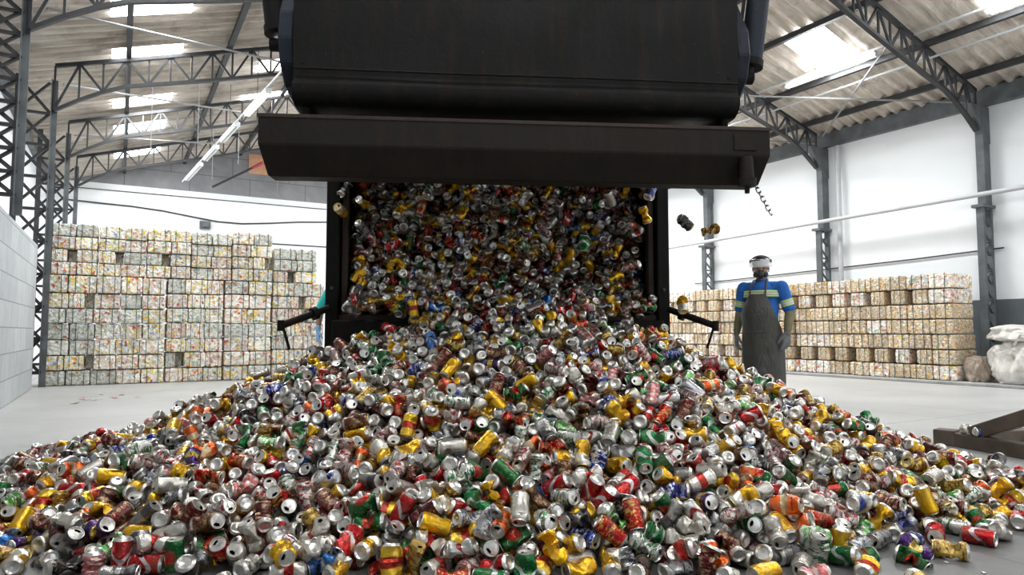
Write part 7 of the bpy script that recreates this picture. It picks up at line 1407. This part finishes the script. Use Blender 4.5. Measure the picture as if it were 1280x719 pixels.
# the load: a steep tumbling face from the sill up into the body
pts = []; cell = {}
def far(p, r0):
    key = tuple(int(math.floor(c_ / .1)) for c_ in p)
    for dx in (-1, 0, 1):
        for dy in (-1, 0, 1):
            for dz in (-1, 0, 1):
                for q in cell.get((key[0]+dx, key[1]+dy, key[2]+dz), ()):
                    if sum((a_ - b_) ** 2 for a_, b_ in zip(p, q)) < r0 * r0: return False
    cell.setdefault(key, []).append(p); return True
def face(z, x):
    """how deep into the body the load starts at height z"""
    return .02 + (z - 1.0) * .50 + .08 * math.sin(x * 5 + z * 3) + .05 * math.sin(x * 11 - z * 7)
for _ in range(26000):
    x = rr_.uniform(-1.07, 1.07); z = rr_.uniform(1.0, 2.62); dpt = rr_.random() ** 1.6 * .38
    y = face(z, x) + dpt
    if y < .16 and abs(x) > 1.0: continue
    if x < -1.0 and z > 1.25 and rr_.random() < .5: continue
    if z > 2.5 - .05 * abs(x): continue
    if far((x, y, z), .058 + .012 * rr_.random()): pts.append((x, y, z))
# spilling between sill and the crest of the heap, and tumbling in front of the face
for _ in range(700):
    x = rr_.uniform(-1.06, 1.08); z = rr_.uniform(.99, 1.22); y = rr_.uniform(-.38, .12)
    if z > 1.14 - .55 * max(0, -y) + .12 * (1 - abs(x)) : continue
    if far((x, y, z), .062): pts.append((x, y, z))
for _ in range(150):
    x = rr_.uniform(-1.02, 1.04); z = rr_.uniform(1.2, 2.1); y = rr_.uniform(-.15, max(-.1, face(z, x) - .03))
    if far((x, y, z), .10): pts.append((x, y, z))
for p in pts:
    put(rr_.randrange(24), Tm @ rand_rot(), Tm @ np.array(p) + To, rr_.choices(range(len(DESIGNS)), DW)[0])
print('load cans', len(pts), 'heap', N)
me = bpy.data.meshes.new('crushed_can_heap')
fill(me, np.vstack(Vs), np.vstack(Fs), np.concatenate(Zs), np.vstack(Us), np.vstack(As), np.vstack(Bs), np.concatenate(Ps))
me.materials.append(M['paint']); me.materials.append(M['bare'])
heap = bpy.data.objects.new('crushed_can_heap', me); C.objects.link(heap)
tag(heap, 'great heap of crushed, many-coloured drink cans pouring from the truck to floor', 'can heap', kind='stuff')
# thin flat scraps on the floor before the far stacks, flecks of torn can near the heap
SCR = [(W(-5.26 + rr_.gauss(0, .22), 8.65 + rr_.gauss(0, .25))) for _ in range(12)] + [W(rr_.uniform(.9, 2.3), rr_.uniform(2.45, 2.75)) for _ in range(14)]
for k_, p in enumerate(SCR):
    n_ = 6; s_ = .045 if k_ < 12 else .010
    V = []
    for q in range(n_):
        a = 2 * PI * q / n_; r0 = s_ * rr_.uniform(.5, 1.1); V.append((r0 * math.cos(a), r0 * math.sin(a), rr_.uniform(.001, .012 if k_ < 12 else .003)))
    b = MB(); b.add(V + [(x_, y_, z_ + .0015) for x_, y_, z_ in V], [tuple(range(5, -1, -1)), tuple(range(6, 12))] + [(i, (i+1) % 6, (i+1) % 6+6, i+6) for i in range(6)])
    o = b.obj('torn_scrap', M['bare'] if k_ % 3 else plain('scrap_red_%d' % k_, (.6, .2, .18) if k_ < 12 else (.7, .7, .68), .5)); o.location = (p[0], p[1], .001); o.rotation_euler = (0, 0, rr_.uniform(0, 6))
    tag(o, 'small torn scrap on the floor before the far bale stacks' if k_ < 12 else 'tiny torn metal fleck on the bare floor before the heap', 'scrap', 'scraps before the far bales' if k_ < 12 else 'metal flecks at the front')
# cans that rolled onto the steel frame
for k_, (px, d, lab) in enumerate((((1192, 541), 0, 'silver can lying on the base beam of the steel wedge frame'), ((1209, 545), 17, 'blue and white can on the steel base beam, beside the slope'), ((1266, 541), 6, 'gold can lying behind the sloping frame beam'))):
    b_ = (px[1] - 415); v = .814 * F_ / b_; u = (px[0] - 640) / F_ * v
    on = P0 + dv * (.16 + .11 * k_) + sv * .0
    make_can(Vector((on.x, on.y, .134)) if k_ < 2 else W(u, v, .036), (Quaternion((0, 0, 1), k_ * 1.1) @ Quaternion((1, 0, 0), PI / 2)), k_ * 3 + 1, d, lab, 'cans by the steel frame')
# ================================================================= people
def skin_mat(name, col):
    t = NT(name); v = t.coord(); t.set(t.ramp(t.noise(v, 30, 4), [(.3, tuple(x * .88 for x in col)), (.7, col)]), .5); return t.m
def cloth(name, col, rough=.85, bump=.25):
    t = NT(name); v = t.coord(); t.set(t.ramp(t.noise(v, 9, 5), [(.3, tuple(x * .8 for x in col)), (.7, tuple(min(1, x * 1.15) for x in col))]), rough)
    t.bump(t.noise(t.coord(scale=(1, 1, .45)), 16, 4, .6, .8), bump, .02); return t.m
def blob(name, segs, mat, parent, vox=.010, sm=4, extra=None, cut=None):
    """union of tapered round limbs (a, ra, b, rb[, squash]) as one continuous surface"""
    bm = bmesh.new()
    for sgm in segs:
        a, ra, b_, rb_ = sgm[:4]; sq = sgm[4] if len(sgm) > 4 else (1, 1, 1)
        a, b_ = Vector(a), Vector(b_); L_ = (b_ - a).length; n = max(1, int(L_ / .03))
        d = (b_ - a).normalized() if L_ > 1e-6 else Vector((0, 0, 1))
        rot = Vector((0, 0, 1)).rotation_difference(d).to_matrix().to_4x4()
        rings = []; M_ = 18
        prof_ = [(-ra * math.cos(t_), ra * math.sin(t_)) for t_ in (0.02, .35, .7, 1.1)] + [(L_ * i / n, ra + (rb_ - ra) * i / n) for i in range(n + 1)] + [(L_ + rb_ * math.sin(t_), rb_ * math.cos(t_)) for t_ in (.45, .9, 1.25, 1.55)]
        for zz, r0 in prof_:
            rings.append([bm.verts.new(a + (rot @ (Vector((r0 * math.cos(2*PI*k/M_), r0 * math.sin(2*PI*k/M_), zz)) )) ) for k in range(M_)])
        if sq != (1, 1, 1):
            ctr = (a + b_) / 2
            for rg in rings:
                for v in rg: v.co = ctr + Vector(((v.co.x - ctr.x) * sq[0], (v.co.y - ctr.y) * sq[1], (v.co.z - ctr.z) * sq[2]))
        for r1, r2 in zip(rings, rings[1:]):
            for k in range(M_): bm.faces.new([r1[k], r1[(k+1) % M_], r2[(k+1) % M_], r2[k]])
        bm.faces.new(rings[0][::-1]); bm.faces.new(rings[-1])
    me = bpy.data.meshes.new(name); bm.to_mesh(me); bm.free()
    o = bpy.data.objects.new(name, me); C.objects.link(o)
    m1 = o.modifiers.new('r', 'REMESH'); m1.mode = 'VOXEL'; m1.voxel_size = vox; m1.use_smooth_shade = True
    m2 = o.modifiers.new('s', 'SMOOTH'); m2.iterations = sm; m2.factor = .5
    dg = bpy.context.evaluated_depsgraph_get(); nm = bpy.data.meshes.new_from_object(o.evaluated_get(dg)); o.modifiers.clear(); o.data = nm
    if cut:
        bm = bmesh.new(); bm.from_mesh(nm)
        for co, no in cut: bmesh.ops.bisect_plane(bm, geom=bm.verts[:] + bm.edges[:] + bm.faces[:], plane_co=co, plane_no=no, clear_outer=True)
        bm.to_mesh(nm); bm.free()
    nm.materials.clear(); nm.materials.append(mat); nm.polygons.foreach_set('use_smooth', [True] * len(nm.polygons)); o.parent = parent
    return o
def shell(name, rows, mat, parent, span, n=28, thick=.006, yc=None):
    """open curved sheet round the front: rows (z, rx, ry, cy[, half-span deg])"""
    V = []; 
    for row in rows:
        z, rx, ry, cy = row[:4]; hs = math.radians(row[4] if len(row) > 4 else span); cx = row[5] if len(row) > 5 else 0
        for k in range(n + 1):
            a = -hs + 2 * hs * k / n
            w_ = .006 * math.sin(a * 7 + z * 3) * (1 if z < .8 else .3)
            V.append((cx + (rx + w_) * math.sin(a), cy - (ry + w_) * math.cos(a), z))
    F = [(j*(n+1)+k, j*(n+1)+k+1, (j+1)*(n+1)+k+1, (j+1)*(n+1)+k) for j in range(len(rows)-1) for k in range(n)]
    o = mesh(name, V, F, mat, parent, smooth=True); md = o.modifiers.new('t', 'SOLIDIFY'); md.thickness = thick; md.offset = 1
    md2 = o.modifiers.new('s', 'SUBSURF'); md2.levels = md2.render_levels = 1
    return o
def hand(segs_into, wrist, side, down, palm_n, sc=1.0, curl=.5):
    """palm, four unequal bent fingers and a thumb; side = towards thumb, down = along the fingers, palm_n = palm side"""
    w, s_, d, n_ = Vector(wrist), Vector(side).normalized(), Vector(down).normalized(), Vector(palm_n).normalized()
    S = segs_into
    for q in (-.024, -.008, .008, .024):
        S.append((w + s_ * q * .8 * sc, .015 * sc, w + (d * .085 + s_ * q * 1.15) * sc, .0135 * sc))
    for q, L_ in ((.030, .066), (.010, .075), (-.011, .070), (-.031, .054)):
        p = w + (d * .088 + s_ * q) * sc
        for j, fr_ in enumerate((.45, .32, .23)):
            an = curl * (j + 1) * .55; dd = (d * math.cos(an) + n_ * math.sin(an))
            p2 = p + dd * L_ * fr_ * sc * 1.05; S.append((p, (.0105 - .001 * j) * sc, p2, (.0098 - .001 * j) * sc)); p = p2
    p = w + (s_ * .030 + d * .022) * sc; p2 = p + (s_ * .026 + d * .034 + n_ * .012) * sc; p3 = p2 + (s_ * .006 + d * .030 + n_ * .012) * sc
    S.append((p, .015 * sc, p2, .0125 * sc)); S.append((p2, .012 * sc, p3, .010 * sc))
def head(S, c_, f, sc=1.0, tilt=0):
    """skull, jaw, brow, nose and ears about head centre c_, facing f"""
    c_ = Vector(c_); f = Vector(f).normalized(); up = Vector((0, 0, 1)); r_ = f.cross(up).normalized()
    P = lambda a, b_, z: c_ + r_ * a * sc + f * b_ * sc + up * z * sc
    S += [(P(0, -.022, .035), .078 * sc, P(0, .018, .03), .074 * sc), (P(0, .02, .0), .066 * sc, P(0, .045, -.055), .045 * sc), (P(-.028, .02, -.035), .042 * sc, P(.028, .02, -.035), .042 * sc),
          (P(0, .055, -.085), .022 * sc, P(0, .05, -.08), .024 * sc), (P(-.03, .072, .028), .014 * sc, P(.03, .072, .028), .014 * sc), (P(0, .085, .01), .008 * sc, P(0, .105, -.022), .012 * sc),
          (P(-.012, .09, -.028), .008 * sc, P(.012, .09, -.028), .008 * sc), (P(-.018, .082, -.052), .008 * sc, P(.018, .082, -.052), .008 * sc), (P(-.03, .07, -.01), .018 * sc, P(-.032, .06, -.02), .02 * sc), (P(.03, .07, -.01), .018 * sc, P(.032, .06, -.02), .02 * sc),
          (P(-.078, -.005, .012), .012 * sc, P(-.08, -.008, -.02), .008 * sc), (P(.078, -.005, .012), .012 * sc, P(.08, -.008, -.02), .008 * sc)]
    return P, r_, f
def person(name, loc, rz, label, cfg):
    root = empty(name, loc, rz, label=label, cat='person')
    sk_ = skin_mat('skin_' + cfg['id'], cfg['skin'])
    hf = Vector(cfg['face']); hc = Vector(cfg['head'])
    arms = cfg['arms']
    S = []
    P, hr, hf = head(S, hc, hf)
    S += [((0, .005, 1.33), .058, hc + Vector((0, .012, -.07)), .052)]
    S += [((0, .0, .98), .125, (0, .0, 1.24), .125), ((-.13, .01, 1.31), .06, (.13, .01, 1.31), .06), ((0, 0, .86), .12, (0, 0, .95), .12)]
    for s in (-1, 1):
        S += [((s * .09, 0, .85), .085, (s * .10, -.005, .47), .058), ((s * .10, -.005, .47), .056, (s * .105, .01, .10), .036), ((s * .105, .01, .06), .035, (s * .11, -.11, .035), .03)]
    hands = []
    for s, (sh, el, wr, sd, dn, pn) in arms.items():
        S += [(sh, .056, el, .042), (el, .041, Vector(el).lerp(Vector(wr), .3), .040), (Vector(el).lerp(Vector(wr), .3), .040, wr, .026)]
        hand(S, wr, sd, dn, pn, 1.0, .5)
    body = blob('body', S, sk_, root, .0075, 3)
    # eyes, hair
    for s in (-1, 1):
        e_ = MB().lathe([(.0105 * math.sin(t_), .0105 * math.cos(t_)) for t_ in (0.01, .5, 1, 1.57, 2.1, 2.7, 3.13)], 12, Matrix.Translation(P(s * .031, .078, .008)))
        e_.obj('eye', M['eye'], root, smooth=True)
    blob('hair', [(P(0, -.03, .04), .083, P(0, -.005, .055), .081), (P(0, -.06, -.02), .055, P(0, -.05, .03), .07)], cloth('hair_' + cfg['id'], (.02, .016, .013), .7), root, .008, 2, cut=[(P(0, .035, .05), hf)])
    # shirt
    T = [((0, -.01, .90), .150, (0, -.015, 1.05), .155, (1.06, 1, 1)), ((0, -.01, 1.06), .152, (0, 0, 1.26), .135, (1.12, .92, 1)), ((-.14, .01, 1.315), .066, (.14, .01, 1.315), .066), ((0, .005, 1.30), .085, (0, .008, 1.385), .066)]
    if cfg.get('belly'): T.append(((0, -.055, .98), .135, (0, -.045, 1.10), .12, (1.1, 1, 1)))
    cuts = []
    for s, a_ in arms.items():
        sh, el = Vector(a_[0]), Vector(a_[1]); T.append((sh, .072, sh.lerp(el, cfg['sleeve']), .064))
    shirt = blob('shirt', T, cfg['shirt'], root, .010, 3)
    for s in (-1, 1): blob('trouser_leg' if False else 'trousers', [((0, 0, .88), .14, (0, 0, .93), .14), ((s * .095, 0, .84), .10, (s * .105, -.005, .47), .075), ((s * .105, -.005, .47), .074, (s * .108, .01, .12), .062)], cfg['pants'], root, .011, 3) if s == 1 else None
    blob('trousers', [((0, 0, .86), .13, (0, 0, .92), .135), ((-.095, 0, .84), .10, (-.105, -.005, .47), .075), ((-.105, -.005, .47), .074, (-.108, .01, .12), .062)], cfg['pants'], root, .011, 3)
    for s in (-1, 1): blob('boot', [((s * .108, .02, .05), .047, (s * .112, -.12, .042), .042), ((s * .108, .02, .05), .045, (s * .107, .015, .16), .046)], M['boot'], root, .009, 2, cut=[((0, 0, .004), (0, 0, -1))])
    for s, a_ in arms.items():
        G = []; hand(G, a_[2], a_[3], a_[4], a_[5], 1.12, .5); wr, el = Vector(a_[2]), Vector(a_[1]); G.append((wr, .031, wr.lerp(el, .16), .034))
        blob('glove', G, cfg['glove'], root, .005, 2)
        if cfg.get('guard'):
            blob('sleeve_guard', [(wr.lerp(el, .12), .038, wr.lerp(el, .5), .046), (wr.lerp(el, .5), .046, el, .050), (el, .050, el.lerp(Vector(a_[0]), .22), .055)], cfg['guard'], root, .008, 2)
    return root, P, hr, hf
M['eye'] = plain('eye_dark', (.10, .07, .05), .2); M['boot'] = plain('black_boot', (.025, .024, .023), .5)
M['blue_shirt'] = cloth('royal_blue_cotton', (.02, .14, .50), .85, .6); M['apron'] = cloth('charcoal_apron', (.07, .068, .058), .6, .9)
M['hivis'] = plain('yellow_reflective', (.62, .78, .22), .5); M['silver_tape'] = plain('silver_reflective', (.72, .74, .72), .4)
M['guard'] = cloth('olive_sleeve', (.20, .18, .10)); M['glove_grey'] = cloth('grey_glove', (.17, .175, .18)); M['dark_pants'] = cloth('navy_trousers', (.03, .035, .07))
M['glove_dark'] = cloth('dark_glove', (.08, .08, .08))
# worker one: looks down at the heap, body turned to his right
U1, V1 = 2.64, 7.2
ARM1 = {1: ((.195, .015, 1.315), (.265, .05, 1.065), (.265, -.06, .835), (-.6, -.8, 0), (-.05, -.15, -1), (-.9, .1, 0)),
        -1: ((-.195, .015, 1.315), (-.255, .055, 1.07), (-.27, -.03, .83), (.6, -.8, 0), (.03, -.1, -1), (.9, .1, 0))}
w1, P, hr, hf = person('worker', W(U1, V1), -TH - math.radians(38), 'worker in royal blue shirt, dark apron, respirator and face shield beside the heap',
    dict(id='one', skin=(.36, .20, .13), face=(.30, -1, -.12), head=(.0, -.02, 1.515), arms=ARM1, sleeve=.86, shirt=M['blue_shirt'], pants=M['dark_pants'], glove=M['glove_grey'], guard=M['guard'], belly=True))
shell('apron', [(.30, .225, .185, 0, 92), (.45, .22, .18, 0, 92), (.62, .215, .175, -.005, 95), (.80, .205, .185, -.01, 100), (.845, .195, .195, -.012, 104), (.86, .195, .20, -.012, 104), (.98, .215, .222, -.02, 62), (1.08, .21, .215, -.02, 50), (1.17, .20, .180, -.01, 36), (1.245, .185, .150, 0, 26)], M['apron'], w1, 90)
MB().tube([(.19 * math.sin(a), -.012 - .20 * math.cos(a), .853) for a in [(-110 + i * 10) * PI / 180 for i in range(23)]], .008, 6).obj('waist_tie', M['apron'], w1)
for s in (-1, 1): MB().tube([(s * .080, -.140, 1.245), (s * .08, -.118, 1.31), (s * .072, -.05, 1.385), (s * .055, .03, 1.405)], .009, 6).obj('neck_strap', M['apron'], w1, smooth=True)
def strip(name, pts, wd, mat, nrm):
    """a tape laid along points, facing outwards"""
    V = []; F = []
    for p in pts:
        p = Vector(p); V += [p + Vector((0, 0, -wd / 2)), p + Vector((0, 0, wd / 2))]
    F = [(2*i, 2*i+2, 2*i+3, 2*i+1) for i in range(len(pts) - 1)]
    o = mesh(name, V, F, mat, nrm, smooth=True); md = o.modifiers.new('t', 'SOLIDIFY'); md.thickness = .004; md.offset = 0; return o
arc = lambda z, rx, ry, a0, a1, cy=0: [(rx * math.sin(math.radians(a)), cy - ry * math.cos(math.radians(a)), z) for a in range(a0, a1 + 1, 6)]
for a0, a1 in ((-84, 84),):
    strip('reflective_band', arc(1.270, .182, .140, a0, a1), .024, M['hivis'], w1); strip('reflective_band', arc(1.245, .186, .143, a0, a1), .022, M['silver_tape'], w1); strip('reflective_band', arc(1.222, .188, .146, a0, a1), .020, M['hivis'], w1)
for s in (-1, 1):
    sh, el = Vector(ARM1[s][0]), Vector(ARM1[s][1]); d = (el - sh).normalized(); x = d.cross(Vector((0, 1, 0))).normalized(); y = d.cross(x)
    for t_, wd, mt in ((.56, .020, 'hivis'), (.65, .022, 'silver_tape'), (.74, .020, 'hivis')):
        c_ = sh.lerp(el, t_); b = MB(); r0 = .0705 - .006 * t_
        b.tube([c_ - d * wd / 2, c_ + d * wd / 2], r0, 20); b.obj('sleeve_band', M[mt], w1, smooth=True)
# respirator
blob('respirator', [(P(0, .085, -.045), .040, P(0, .100, -.055), .036), (P(-.035, .07, -.05), .028, P(.035, .07, -.05), .028), (P(0, .08, -.075), .03, P(0, .085, -.07), .03), (P(0, .09, -.015), .014, P(0, .1, -.03), .02)], plain('respirator_black', (.03, .03, .032), .5), w1, .006, 2)
for s in (-1, 1):
    MB().lathe([(.001, .016), (.020, .016), (.026, .010), (.027, -.012), (.001, -.012)], 16, Matrix.Translation(P(s * .052, .075, -.062)) @ (hr * s + hf * .7).to_track_quat('Z', 'Y').to_matrix().to_4x4()).obj('filter_disc', M['boot'], w1, smooth=True)
    MB().tube([P(s * .045, .07, -.045), P(s * .08, .01, -.03), P(s * .075, -.06, -.01)], .005, 6).obj('mask_strap', M['boot'], w1)
# face shield, headband and crown strap
t = NT('clear_visor'); t.set((.85, .88, .90), .12); t.b.inputs['Alpha'].default_value = .34; M['visor'] = t.m
vs_ = []
n = 20
for j, (z, r0, f0) in enumerate(((.105, .100, .0), (.08, .110, .012), (.05, .120, .026), (.022, .126, .036))):
    for k in range(n + 1):
        a = math.radians(-88 + 176 * k / n); vs_.append(P(r0 * .92 * math.sin(a), f0 + r0 * 1.05 * math.cos(a), z))
vi = mesh('visor', vs_, [(j*(n+1)+k, j*(n+1)+k+1, (j+1)*(n+1)+k+1, (j+1)*(n+1)+k) for j in range(3) for k in range(n)], M['visor'], w1, smooth=True)
md = vi.modifiers.new('t', 'SOLIDIFY'); md.thickness = .002
MB().tube([P(.099 * math.sin(a), -.0 + .108 * math.cos(a), .092 if abs(a) < 1.6 else .08) for a in [2 * PI * k / 28 for k in range(29)]], .010, 8, cap=False).obj('headband', M['boot'], w1, smooth=True)
MB().tube([P(.092 * math.sin(a), 0, .075 + .062 * math.cos(a)) for a in [(-85 + 17 * k) * PI / 180 for k in range(11)]], .009, 6).obj('crown_strap', M['boot'], w1)
for s in (-1, 1): MB().lathe([(.001, .012), (.018, .012), (.02, 0), (.02, -.01), (.001, -.01)], 14, Matrix.Translation(P(s * .099, .01, .08)) @ (hr * s).to_track_quat('Z', 'Y').to_matrix().to_4x4()).obj('pivot_knob', M['boot'], w1, smooth=True)
# worker two: behind the truck's rear corner, one arm showing
ARM2 = {-1: ((-.225, .01, 1.34), (-.335, -.01, 1.13), (-.345, -.05, .87), (.6, -.8, 0), (.03, -.1, -1), (.9, .1, 0)), 1: ((.19, .01, 1.27), (.24, -.01, 1.03), (.24, -.09, .80), (-.6, -.8, 0), (0, -.2, -1), (-.9, 0, 0))}
w2, P2, _, _ = person('worker', W(-2.05, 8.5), -TH, 'person in teal shirt and blue glove, mostly hidden behind the truck corner',
    dict(id='two', skin=(.34, .18, .12), face=(.2, -1, -.1), head=(.02, -.03, 1.47), arms=ARM2, sleeve=.9, shirt=cloth('teal_cotton', (.02, .42, .38)), pants=M['dark_pants'], glove=cloth('blue_white_glove', (.25, .45, .72))))

# ================================================================= camera, daylight
cam = bpy.data.cameras.new('camera'); cam.lens = 24; cam.sensor_width = 36; cam.clip_start = .05
co = bpy.data.objects.new('camera', cam); C.objects.link(co); co.location = (0, 0, .85); co.rotation_euler = (PI / 2 + PT, 0, -TH); SCN.camera = co
w = bpy.data.worlds.new('daylight'); SCN.world = w; w.use_nodes = True; nt = w.node_tree; bg = nt.nodes['Background']
bg.inputs[0].default_value = (.86, .93, 1, 1); bg.inputs[1].default_value = 1.35
SCN.view_settings.view_transform = 'Standard'; SCN.view_settings.look = 'None'; SCN.view_settings.gamma = 1; SCN.view_settings.use_curve_mapping = False
SCN.view_settings.exposure = EXPO
